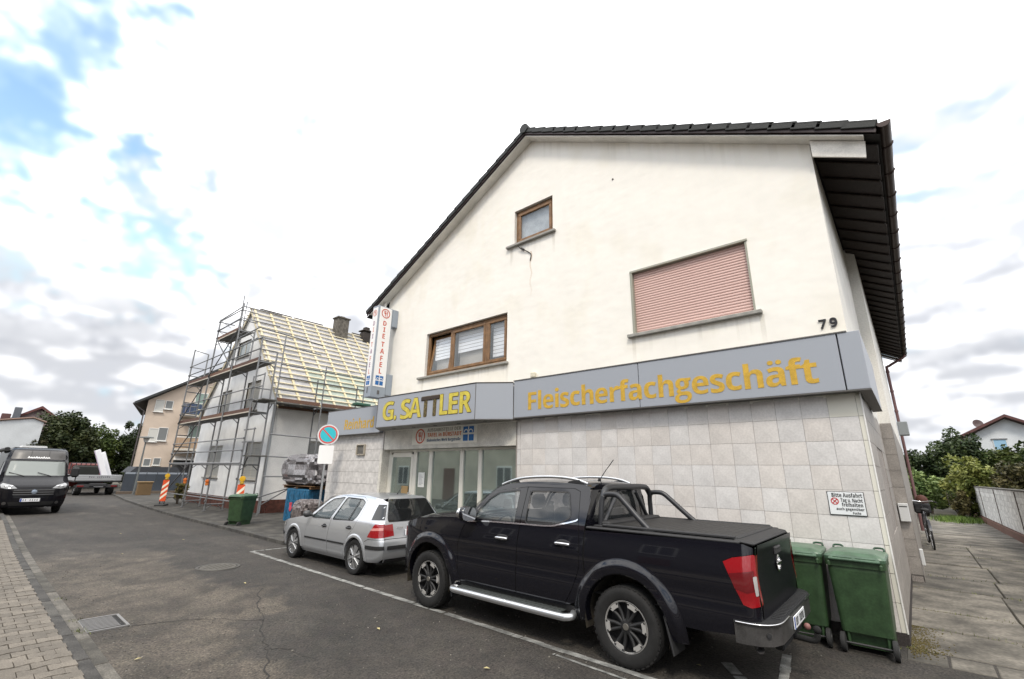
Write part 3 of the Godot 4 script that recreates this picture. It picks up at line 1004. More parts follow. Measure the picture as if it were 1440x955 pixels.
		# verge tiles, stepping up the slope
		for k in 21:
			var t := MB.new()
			t.rbox(Vector3(0, 0, 0), Vector3(0.42, 0.045, 0.34), 0.012)
			t.rbox(Vector3(0, -0.055, 0.155), Vector3(0.42, 0.10, 0.03), 0.01)
			var d := 0.1 + k * 0.352
			if d * 0.88 > len_ + 0.12: break
			var o := obj("roof_tile", t, tile_m, roof)
			o.position = Vector3(-5.64 + s * (d + 0.08) * 0.88, 10.345 - 0.54 * (d + 0.08) * 0.88, 0.15)
			o.rotation.z = -s * (0.495 - 0.07)
		# a second and third course inwards, seen edge on along the verge
	var ridge := MB.new()
	for k in 12:
		ridge.lathe(P2([0.0, 0.0, 0.13, 0.0, 0.115, -0.45]), Vector3(-5.64, 10.33, 0.34 - k * 0.42), Vector3.BACK, 14)
	obj("ridge_tile", ridge, tile_m, roof)
	# soffit boards under the right eave, lapped, running out to the gutter
	var sb_m := [rough_mat("soffit_dark", 0.030, 0.019, 0.015, 0.75, 0.4, 0.4, 0.2), rough_mat("soffit_dark_b", 0.042, 0.026, 0.020, 0.75, 0.4, 0.4, 0.2)]
	var z := 0.06
	var kk := 0
	while z > -16.2:
		var sb := MB.new()
		sb.rbox(Vector3.ZERO, Vector3(0.86, 0.022, 0.56), 0.006)
		var o := obj("soffit_board", sb, sb_m[kk % 2], roof)
		var px := 0.48
		o.position = Vector3(px, 10.30 - 0.54 * (px + 5.64) - 0.19, z - 0.27)
		o.rotation = Vector3(0.05, 0, -0.495)
		var rf := MB.new()
		rf.rbox(Vector3.ZERO, Vector3(0.84, 0.035, 0.05), 0.008)
		var o2 := obj("rafter_batten", rf, sb_m[1], roof)
		o2.position = o.position + Vector3(-0.01, -0.025, -0.26)
		o2.rotation = Vector3(0, 0, -0.495)
		z -= 0.56
		kk += 1
	# gutter with brackets and down pipe at the far end
	var gut := MB.new()
	var gp := PackedVector2Array()
	for k in 13:
		var a := PI * k / 12.0
		gp.append(Vector2(cos(a), -sin(a)) * 0.085)
	for k in 13:
		var a := PI - PI * k / 12.0
		gp.append(Vector2(cos(a), -sin(a)) * 0.075)
	gut.prism(gp, Vector3(0.96, 6.80, -16.4), Vector3.RIGHT, Vector3.UP, 16.68)
	gut.prism(smooth2(P2([0.085, 0, 0.09, 0.012, 0.078, 0.014]), 2), Vector3(0.96, 6.80, -16.4), Vector3.RIGHT, Vector3.UP, 16.68)
	var gn := obj("gutter", gut, mat("gutter_brown", 0.045, 0.028, 0.024, 0.45, 0.3), roof)
	var fb := MB.new()
	fb.span(Vector3(0.845, 6.70, -16.4), Vector3(0.87, 6.90, 0.27))
	obj("fascia_board", fb, dark_verge, roof)
	var ec := MB.new()
	ec.prism(PackedVector2Array(gp.slice(0, 13)), Vector3(0.96, 6.80, 0.27), Vector3.RIGHT, Vector3.UP, 0.012)
	obj("gutter_end", ec, mats["gutter_brown"], gn)
	for k in 20:
		var br := MB.new()
		var ring := PackedVector3Array()
		for i in 9:
			var a := PI * i / 8.0
			ring.append(Vector3(0.96 + 0.092 * cos(a), 6.80 - 0.092 * sin(a), -0.3 - k * 0.82))
		br.tube(ring, 0.012, 6)
		obj("gutter_bracket", br, mats["gutter_brown"], gn)
	var dp := MB.new()
	dp.tube(smooth3(P3([0.93, 6.72, -15.9, 0.90, 6.62, -15.9, 0.40, 6.32, -15.9, 0.33, 6.2, -15.9, 0.33, 4.6, -15.9, 0.33, 0.1, -15.9]), 4), 0.05, 8)
	obj("down_pipe", dp, mat("pipe_brown", 0.16, 0.085, 0.085, 0.5, 0.2), shop)
	var pc := MB.new()
	for y in [6.1, 5.3, 4.5]: pc.lathe(P2([0.065, -0.04, 0.065, 0.04]), Vector3(0.33, y, -15.9), Vector3.UP, 10)
	obj("pipe_clip", pc, mats["pipe_brown"], shop)
	var wb := MB.new()
	wb.rbox(Vector3(0.42, 3.75, -15.2), Vector3(0.3, 0.5, 0.5), 0.02)
	obj("wall_box", wb, mat("box_grey", 0.22, 0.24, 0.25, 0.6), shop)

	# ---- windows
	var wood := rough_mat("window_wood", 0.33, 0.175, 0.07, 0.5, 0.3, 0.12, 0.15, 0.8, 0.2)
	var sill_m := rough_mat("sill_stone", 0.46, 0.45, 0.41, 0.85, 0.3, 0.08, 0.3, 0.7, 0.12)
	var pane := glass("window_glass", 0.6, 0.66, 0.7, 0.16)
	var curtain := rough_mat("net_curtain", 0.50, 0.54, 0.57, 0.9, 0.1, 0.3, 0.0, 0.8, 0.1)
	for s in [[-6.39, -4.91, 7.25, 7.325], [-3.26, -0.955, 4.365, 4.445], [-9.58, -6.29, 4.305, 4.375]]:
		var m := MB.new()
		m.rbox(Vector3((s[0] + s[1]) / 2, (s[2] + s[3]) / 2 + 0.008, -0.02), Vector3(s[1] - s[0], (s[3] - s[2]) * 0.8, 0.20), 0.008)
		obj("window_sill", m, sill_m, shop)
	var frame := func(called: String, x0: float, y0: float, x1: float, y1: float, t: float, zc: float, d: float, parent: Node) -> MeshInstance3D:
		var m := MB.new()
		m.rbox(Vector3((x0 + x1) / 2, y1 - t / 2, zc), Vector3(x1 - x0, t, d), 0.008)
		m.rbox(Vector3((x0 + x1) / 2, y0 + t / 2, zc), Vector3(x1 - x0, t, d), 0.008)
		m.rbox(Vector3(x0 + t / 2, (y0 + y1) / 2, zc), Vector3(t, y1 - y0 - 2 * t, d * 0.96), 0.008)
		m.rbox(Vector3(x1 - t / 2, (y0 + y1) / 2, zc), Vector3(t, y1 - y0 - 2 * t, d * 0.96), 0.008)
		return obj(called, m, wood, parent)
	var sheet := func(called: String, x0: float, y0: float, x1: float, y1: float, z_: float, m_: Material, parent: Node) -> MeshInstance3D:
		var m := MB.new()
		m.quad(Vector3(x0, y0, z_), Vector3(x1, y0, z_), Vector3(x1, y1, z_), Vector3(x0, y1, z_))
		return obj(called, m, m_, parent)
	# attic window
	var a1: MeshInstance3D = frame.call("attic_window", -6.165, 7.33, -5.005, 8.27, 0.07, -0.11, 0.07, shop)
	frame.call("sash", -6.095, 7.40, -5.075, 8.20, 0.075, -0.085, 0.06, a1)
	sheet.call("pane", -6.02, 7.475, -5.15, 8.125, -0.09, pane, a1)
	sheet.call("curtain", -6.1, 7.35, -5.05, 8.2, -0.17, curtain, a1)
	# three-leaf window
	var a2: MeshInstance3D = frame.call("triple_window", -9.345, 4.38, -6.355, 5.6, 0.075, -0.11, 0.07, shop)
	var mull := MB.new()
	for xm in [-8.38, -7.09]:
		mull.rbox(Vector3(xm, 4.99, -0.105), Vector3(0.08, 1.07, 0.075), 0.008)
	obj("mullion", mull, wood, a2)
	for l in [[-8.34, -7.13], [-7.05, -6.43]]:
		frame.call("sash", l[0], 4.455, l[1], 5.525, 0.07, -0.085, 0.055, a2)
		sheet.call("pane", l[0] + 0.07, 4.525, l[1] - 0.07, 5.455, -0.09, pane, a2)
	var tilt := frame.call("sash", -0.425, 0.0, 0.425, 1.07, 0.07, 0.0, 0.055, a2) as MeshInstance3D
	tilt.position = Vector3(-8.845, 4.46, -0.10)
	tilt.rotation.x = -0.14
	var tp := MB.new()
	tp.quad(Vector3(-0.355, 0.07, 0), Vector3(0.355, 0.07, 0), Vector3(0.355, 1.0, 0), Vector3(-0.355, 1.0, 0))
	var tpn := obj("pane", tp, pane, a2)
	tpn.transform = tilt.transform
	# pleated white blinds behind the panes, lowered most of the way
	for l in [[-9.2, -8.45, 0.35], [-8.27, -7.2, 0.42], [-7.0, -6.5, 0.1]]:
		var n := int(0.94 * (1.0 - l[2]) / 0.085)
		for k in n:
			var y: float = 5.46 - k * (0.94 * (1.0 - l[2]) / n)
			var h: float = 0.94 * (1.0 - l[2]) / n
			var bl := MB.new()
			bl.span(Vector3(l[0], y - h * 0.86, -0.235), Vector3(l[1], y, -0.228))
			obj("blind_strip", bl, mat("blind_white", 0.86, 0.90, 0.95, 0.7), a2)
		sheet.call("curtain", l[0], 4.45, l[1], 5.46, -0.30, rough_mat("curtain_beige", 0.46, 0.44, 0.40, 0.9, 0.15, 0.3, 0.0), a2)
	# roller shutter
	var trim := mat("shutter_trim", 0.30, 0.30, 0.245, 0.6)
	var sh := MB.new()
	sh.span(Vector3(-3.16, 5.70, -0.06), Vector3(-1.03, 5.735, 0.02))
	sh.span(Vector3(-3.16, 4.447, -0.06), Vector3(-3.115, 5.699, 0.015))
	sh.span(Vector3(-1.075, 4.447, -0.06), Vector3(-1.045, 5.699, 0.004))
	var shn := obj("roller_shutter", sh, trim, shop)
	var pink := [mat("shutter_pink", 0.60, 0.415, 0.37, 0.6), mat("shutter_pink_b", 0.59, 0.405, 0.36, 0.55)]
	for k in 25:
		var y := 4.452 + k * 0.05
		var sl := MB.new()
		var pr := P2([-0.013, 0.0, 0.0, 0.002, 0.006, 0.012, 0.0075, 0.024, 0.006, 0.036, 0.0, 0.046, -0.013, 0.048])
		sl.prism(pr, Vector3(-3.115, y, -0.07), Vector3.BACK, Vector3.UP, -2.04)
		var o := obj("slat", sl, pink[k % 2], shn)
		if sl.v[0].x > -3.0: pass
		# the prism runs along +x or -x depending on its axes; set it over the opening
		var bb := o.mesh.get_aabb()
		o.position.x = -3.115 - bb.position.x
	# small things on the front: lamp box, vents, cable
	var vt := MB.new()
	for p in [[-3.415, 7.984]]:
		vt.lathe(P2([0.02, 0.0, 0.02, 0.012, 0.01, 0.014, 0.0, 0.01]), Vector3(p[0], p[1], 0), Vector3.BACK, 10)
	obj("wall_vent", vt, mat("vent_dark", 0.08, 0.07, 0.06, 0.7), shop)
	var lb := MB.new()
	lb.rbox(Vector3(-5.52, 3.95, 0.05), Vector3(0.11, 0.12, 0.1), 0.015)
	obj("lamp_box", lb, mat("cream_plastic", 0.62, 0.58, 0.46, 0.5), shop)
	var cb2 := MB.new()
	cb2.tube(smooth3(P3([-6.0, 7.22, 0.06, -5.9, 7.13, 0.05, -5.72, 7.0, 0.02, -5.63, 6.9, 0.015, -5.66, 6.75, 0.012]), 5), 0.012, 6)
	cb2.rbox(Vector3(-5.88, 7.12, 0.03), Vector3(0.11, 0.05, 0.06), 0.01, Basis(Vector3.BACK, -0.6))
	obj("cable", cb2, mat("cable_dark", 0.03, 0.025, 0.02, 0.6), shop)
	for d in [["7", -0.205], ["9", -0.075]]:
		lettering("house_number", d[0], 0.0, 0.135, mat("black_metal", 0.012, 0.012, 0.014, 0.4), shop, Vector3(d[1], 3.985, 0.012), Basis(), 0.02)

	# ---- ground floor
	var mortar := rough_mat("mortar", 0.42, 0.38, 0.35, 0.95, 0.3, 0.3, 0.2)
	var lw := MB.new()
	lw.span(Vector3(-6.04, 0.0, -0.3), Vector3(X0 - 0.012, 3.04, -0.014))
	obj("ground_floor_wall", lw, mortar, shop)
	for q in [[Vector3(X0 - 0.3, 0.0, -4.7), Vector3(X0 - 0.012, 3.04, -0.302)], [Vector3(-13.9, 0.0, -0.3), Vector3(-11.07, 3.04, -0.014)], [Vector3(X0 - 0.3, 0.0, -4.98), Vector3(0.25 - 0.012, 3.04, -4.712)]]:
		var lq := MB.new()
		lq.span(q[0], q[1])
		obj("ground_floor_wall", lq, mortar, shop)
	var pl := MB.new()
	pl.span(Vector3(-6.05, -0.05, -0.25), Vector3(X0 + 0.004, 0.132, 0.006))
	pl.span(Vector3(X0 - 0.2, -0.05, -4.7), Vector3(X0 + 0.004, 0.132, -0.252))
	obj("plinth", pl, rough_mat("plinth_dark", 0.055, 0.045, 0.042, 0.8, 0.3, 0.3, 0.3), shop)
	var tm := []
	for k in 6:
		var q: float = [0.655, 0.67, 0.68, 0.64, 0.66, 0.675][k]
		var p: float = [0.0, 0.01, -0.006, 0.012, 0.004, -0.01][k]
		tm.append(rough_mat("wall_tile_%d" % k, q * 1.04 + p, q * 1.0, q * 0.96 - p, 0.30, 0.06, 0.5, 0.0, 2.0, 0.06, true))
	var white_tile := mat("wall_tile_new", 0.66, 0.64, 0.56, 0.35)
	# a tile: low pyramid, so its four facets catch the light apart
	var tile_mesh := func(tw: float, th: float, rise: float) -> ArrayMesh:
		var m := MB.new()
		var a := Vector3(-tw / 2, -th / 2, 0)
		var b := Vector3(tw / 2, -th / 2, 0)
		var c := Vector3(tw / 2, th / 2, 0)
		var d := Vector3(-tw / 2, th / 2, 0)
		var e := Vector3(0, 0, rise)
		for p in [[a, b], [b, c], [c, d], [d, a]]:
			m.flat(p[0], p[1], e)
			m.quad(p[0] - Vector3(0, 0, 0.014), p[1] - Vector3(0, 0, 0.014), p[1], p[0])
		return m.mesh()
	var full: ArrayMesh = tile_mesh.call(0.3242, 0.3172, 0.0065)
	var part_l: ArrayMesh = tile_mesh.call(0.085, 0.3145, 0.0)
	var strip: ArrayMesh = tile_mesh.call(0.052, 0.3145, 0.0)
	for r in 9:
		var yc := 2.705 + 0.1605 - r * 0.321
		var lo := 0.0
		for c in 18:
			var o := node("wall_tile", full, white_tile if r == 0 and c == 0 else tm[rng.randi() % 6], shop)
			o.position = Vector3(-0.164 - c * 0.328, yc, rng.randf_range(-0.0012, 0.0012))
			o.rotation = Vector3(rng.randfn(0, 0.003), rng.randfn(0, 0.003), 0)
		var o1 := node("wall_tile", part_l, tm[rng.randi() % 6], shop)
		o1.position = Vector3(-18 * 0.328 - 0.047, yc, 0)
		var o2 := node("wall_tile", strip, white_tile, shop)
		o2.position = Vector3(0.0285, yc, 0)
	# left of the entrance: greyer tiles with hardly visible upright joints
	var lt := []
	for k in 3:
		var q: float = [0.70, 0.72, 0.685][k]
		lt.append(rough_mat("grey_tile_%d" % k, q, q * 0.965, q * 0.925, 0.4, 0.06, 0.2, 0.0, 0.7, 0.12))
	var ltm: ArrayMesh = tile_mesh.call(0.3265, 0.313, 0.0)
	for r in 6:
		for c in 9:
			var o := node("wall_tile", ltm, lt[rng.randi() % 3], shop)
			o.position = Vector3(-10.97 - 0.164 - c * 0.3265, 2.705 + 0.1605 - r * 0.321 + 0.11, 0.0)
	var low := MB.new()
	low.span(Vector3(-13.9, 0.0, -0.012), Vector3(-10.97, 1.209, 0.0))
	obj("lower_tiles", low, lt[1], shop)
	# side: tall dull panels, with the corner trim
	var sp := []
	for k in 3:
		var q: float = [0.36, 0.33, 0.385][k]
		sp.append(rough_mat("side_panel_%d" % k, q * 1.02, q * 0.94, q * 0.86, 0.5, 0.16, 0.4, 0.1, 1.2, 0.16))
	var turn := Basis(Vector3.UP, PI / 2)
	var sides := [[-0.055, -1.55, 0], [-3.25, -4.66, 0]]
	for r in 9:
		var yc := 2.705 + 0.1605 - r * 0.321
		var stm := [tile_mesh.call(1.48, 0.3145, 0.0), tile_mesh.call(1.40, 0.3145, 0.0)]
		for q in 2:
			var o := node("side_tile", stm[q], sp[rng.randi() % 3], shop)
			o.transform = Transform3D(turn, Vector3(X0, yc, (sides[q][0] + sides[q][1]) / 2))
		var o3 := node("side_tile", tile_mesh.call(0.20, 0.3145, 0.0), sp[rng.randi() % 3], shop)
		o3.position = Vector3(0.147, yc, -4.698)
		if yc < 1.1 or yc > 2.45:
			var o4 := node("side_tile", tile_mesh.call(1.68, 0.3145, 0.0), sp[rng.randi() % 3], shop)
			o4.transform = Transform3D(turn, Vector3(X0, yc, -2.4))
	var ct := MB.new()
	ct.span(Vector3(X0 - 0.006, 0.135, -0.03), Vector3(X0 + 0.008, 3.02, 0.012))
	var lo2 := MB.new()
	lo2.quad(Vector3(0.25, 0, -4.7), Vector3(0.25, 0, -16.0), Vector3(0.25, 3.0, -16.0), Vector3(0.25, 3.0, -4.7))
	obj("side_base", lo2, sp[1], shop)
	obj("corner_trim", ct, mat("trim_white", 0.74, 0.73, 0.70, 0.5), shop)
	var sd := MB.new()
	sd.span(Vector3(X0 - 0.1, 1.18, -3.22), Vector3(X0 - 0.05, 2.4, -1.58))
	var sdn := obj("side_window", sd, mat("frame_grey", 0.24, 0.25, 0.24, 0.5), shop)
	var sdp := MB.new()
	sdp.quad(Vector3(X0 - 0.04, 1.25, -1.65), Vector3(X0 - 0.04, 1.25, -3.15), Vector3(X0 - 0.04, 2.33, -3.15), Vector3(X0 - 0.04, 2.33, -1.65))
	obj("pane", sdp, mat("side_glass", 0.03, 0.04, 0.04, 0.05), sdn)
	var lbx := MB.new()
	lbx.rbox(Vector3(0.16, 1.27, -4.64), Vector3(0.16, 0.34, 0.1), 0.01)
	var lbn := obj("letter_box", lbx, mat("letter_box_white", 0.56, 0.57, 0.57, 0.4), shop)
	var slot := MB.new()
	slot.span(Vector3(0.10, 1.37, -4.592), Vector3(0.22, 1.39, -4.588))
	obj("slot", slot, mat("slot_dark", 0.03, 0.03, 0.03, 0.6), lbn)
	var wtap := MB.new()
	wtap.rbox(Vector3(0.28, 0.42, -5.1), Vector3(0.06, 0.3, 0.1), 0.01)
	obj("meter_box", wtap, mats["letter_box_white"], shop)

	# ---- entrance recess
	var cream := rough_mat("shop_cream", 0.80, 0.77, 0.69, 0.7, 0.1, 0.5, 0.1, 1.5, 0.1)
	var en := MB.new()
	en.span(Vector3(-10.96, 2.47, -0.36), Vector3(-6.045, 3.05, -0.02))
	en.span(Vector3(-11.069, 0.0, -0.36), Vector3(-10.965, 2.468, 0.006))
	obj("entrance_head", en, cream, shop)
	var alu := mat("shop_frame", 0.70, 0.68, 0.61, 0.45, 0.15)
	var sf2 := MB.new()
	for q in [[-10.96, -10.86], [-9.84, -9.70], [-9.19, -9.06], [-8.01, -7.89], [-7.38, -7.27], [-6.11, -6.045]]:
		sf2.rbox(Vector3((q[0] + q[1]) / 2, 1.24, -0.27), Vector3(q[1] - q[0], 2.44, 0.09), 0.008)
	sf2.rbox(Vector3(-8.5, 2.435, -0.268), Vector3(4.9, 0.06, 0.08), 0.008)
	sf2.rbox(Vector3(-7.87, 0.15, -0.268), Vector3(3.65, 0.3, 0.08), 0.008)
	var sfn := obj("shop_front", sf2, alu, shop)
	var door := MB.new()
	for q in [[-10.855, -10.775], [-9.93, -9.845]]:
		door.rbox(Vector3((q[0] + q[1]) / 2, 1.18, -0.25), Vector3(q[1] - q[0], 2.32, 0.06), 0.008)
	door.rbox(Vector3(-10.35, 2.335, -0.252), Vector3(0.84, 0.13, 0.055), 0.008)
	door.rbox(Vector3(-10.35, 0.1, -0.252), Vector3(0.84, 0.2, 0.055), 0.008)
	var dno := obj("shop_door", door, alu, shop)
	var sg := glass("shop_glass", 0.36, 0.43, 0.415, 0.5)
	sg.metallic = 0.85
	sheet.call("pane", -10.78, 0.2, -9.93, 2.28, -0.25, sg, dno)
	var hd := MB.new()
	hd.tube(P3([-9.89, 0.95, -0.21, -9.89, 0.95, -0.16, -9.89, 1.35, -0.16, -9.89, 1.35, -0.21]), 0.014, 8)
	obj("handle", hd, mat("steel", 0.5, 0.5, 0.5, 0.3, 0.9), dno)
	for q in [[-9.70, -9.19], [-9.06, -8.01], [-7.89, -7.38], [-7.27, -6.11]]:
		sheet.call("pane", q[0], 0.3, q[1], 2.41, -0.27, sg, sfn)
	var nt := MB.new()
	nt.quad(Vector3(-9.62, 1.50, -0.262), Vector3(-9.36, 1.50, -0.262), Vector3(-9.36, 1.87, -0.262), Vector3(-9.62, 1.87, -0.262))
	var ntn := obj("notice", nt, mat("paper", 0.75, 0.75, 0.72, 0.8), sfn)
	var ln := MB.new()
	for k in 9:
		ln.span(Vector3(-9.585, 1.80 - k * 0.03, -0.2605), Vector3(-9.585 + rng.randf_range(0.1, 0.19), 1.807 - k * 0.03, -0.26))
	obj("print", ln, mat("ink_grey", 0.2, 0.2, 0.22, 0.8), ntn)
	var bx := MB.new()
	bx.rbox(Vector3(-10.13, 1.38, -0.23), Vector3(0.28, 0.26, 0.02), 0.005)
	obj("door_notice", bx, mat("card_ochre", 0.30, 0.20, 0.09, 0.7), dno)
	# the dim shop inside
	var ins := MB.new()
	ins.span(Vector3(-11.3, -0.02, -6.0), Vector3(-0.3, 0.02, -0.31))
	ins.span(Vector3(-11.3, 0.0, -6.1), Vector3(-0.3, 3.0, -6.0))
	ins.span(Vector3(-5.4, 0.0, -6.0), Vector3(-5.3, 3.05, -0.31))
	ins.span(Vector3(-11.33, 0.0, -6.0), Vector3(-11.25, 3.05, -0.37))
	obj("shop_interior", ins, mat("interior", 0.26, 0.28, 0.27, 0.8), shop)
	for q in [[-9.6, -1.6, 2.2, 1.0, 0.5], [-7.0, -2.2, 1.6, 1.15, 0.6], [-8.2, -4.6, 4.2, 2.0, 0.5]]:
		var sv := MB.new()
		sv.rbox(Vector3(q[0], q[3] / 2 + 0.02, q[1]), Vector3(q[2], q[3], q[4]), 0.02)
		sv.rbox(Vector3(q[0], q[3] + 0.04, q[1]), Vector3(q[2] + 0.06, 0.04, q[4] + 0.08), 0.01)
		obj("counter", sv, mat("counter", 0.27, 0.26, 0.22, 0.6), shop)
	# flat-roofed left end beside the gable
	var ax := MB.new()
	ax.span(Vector3(-13.9, 0.0, -7.0), Vector3(-11.36, 3.62, -0.302))
	ax.span(Vector3(-13.9, 3.045, -0.301), Vector3(-11.06, 3.62, -0.005))
	obj("annex", ax, rough_mat("annex_plaster", 0.46, 0.44, 0.40, 0.9, 0.12, 0.5, 0.3), shop)
	var fl := MB.new()
	fl.span(Vector3(-13.98, 3.62, -7.05), Vector3(-11.36, 3.70, 0.0))
	obj("annex_roof", fl, mat("zinc", 0.25, 0.26, 0.27, 0.4, 0.5), shop)
	var vent := MB.new()
	for s in [[-12.06, 2.63, 0.42, 0.03], [-12.06, 2.345, 0.42, 0.03], [-12.265, 2.49, 0.03, 0.26], [-11.86, 2.49, 0.03, 0.26]]:
		vent.rbox(Vector3(s[0], s[1], 0.03), Vector3(s[2], s[3], 0.06), 0.006)
	var vn := obj("vent_grille", vent, mat("vent_frame", 0.38, 0.34, 0.27, 0.6), shop)
	var vb2 := MB.new()
	vb2.span(Vector3(-12.25, 2.36, 0.004), Vector3(-11.875, 2.615, 0.008))
	for k in 7: vb2.box(Vector3(-12.06, 2.385 + k * 0.036, 0.022), Vector3(0.37, 0.006, 0.03), Basis(Vector3.RIGHT, 0.6))
	obj("louvre", vb2, mat("vent_grey", 0.24, 0.23, 0.21, 0.6), vn)

func ring_shape(b: MB, o: Vector3, ux: Vector3, uy: Vector3, r0: float, r1: float, d: float, seg := 28, a0 := 0.0, a1 := TAU) -> void:
	for k in seg:
		var t0 := lerpf(a0, a1, float(k) / seg)
		var t1 := lerpf(a0, a1, float(k + 1) / seg)
		b.prism(PackedVector2Array([Vector2(cos(t0), sin(t0)) * r0, Vector2(cos(t0), sin(t0)) * r1, Vector2(cos(t1), sin(t1)) * r1, Vector2(cos(t1), sin(t1)) * r0]), o, ux, uy, d)

# round emblem with fork and knife
func cutlery(parent: Node, o: Vector3, ux: Vector3, r: float, m: Material, ry := 1.0) -> void:
	var uy := Vector3.UP * ry
	var b := MB.new()
	ring_shape(b, o, ux, uy, r * 0.82, r, 0.004)
	for k in [-1.5, -0.5, 0.5]:
		b.prism(P2([-0.04, 0.0, 0.04, 0.0, 0.04, 0.5, -0.04, 0.5]).duplicate(), o + ux * r * (k * 0.17 - 0.1) + uy * r * 0.08, ux * r, uy * r, 0.004)
	b.prism(P2([-0.34, -0.06, 0.17, -0.06, 0.17, 0.1, -0.34, 0.1]), o + uy * 0.0, ux * r, uy * r, 0.004)
	b.prism(P2([-0.15, -0.6, -0.02, -0.6, -0.02, -0.06, -0.15, -0.06]), o, ux * r, uy * r, 0.004)
	b.prism(P2([0.27, -0.6, 0.40, -0.6, 0.40, 0.0, 0.44, 0.05, 0.44, 0.45, 0.36, 0.58, 0.27, 0.58]), o, ux * r, uy * r, 0.004)
	obj("emblem", b, m, parent)

# blue square with a white crowned cross
func crown_cross(parent: Node, o: Vector3, ux: Vector3, w: float, h: float) -> void:
	var b := MB.new()
	var uy := Vector3.UP
	for q in [[-0.5, -0.5], [0.05, -0.5], [-0.5, 0.06], [0.05, 0.06]]:
		b.prism(PackedVector2Array([Vector2(q[0] * w, q[1] * h), Vector2((q[0] + 0.45) * w, q[1] * h), Vector2((q[0] + 0.45) * w, (q[1] + 0.44) * h), Vector2(q[0] * w, (q[1] + 0.44) * h)]), o, ux, uy, 0.004)
	obj("blue_square", b, mat("print_blue", 0.01, 0.12, 0.36, 0.5), parent)
	var c := MB.new()
	var uz := ux.cross(uy)
	for s in [-1.0, 1.0]:
		ring_shape(c, o + ux * s * w * 0.22 + uy * h * 0.1 + uz * 0.0042, ux, uy, w * 0.14, w * 0.21, 0.002, 12, -0.4 if s < 0 else 0.0, PI if s < 0 else PI + 0.4)
	obj("crown", c, mat("print_white", 0.78, 0.78, 0.76, 0.6), parent)

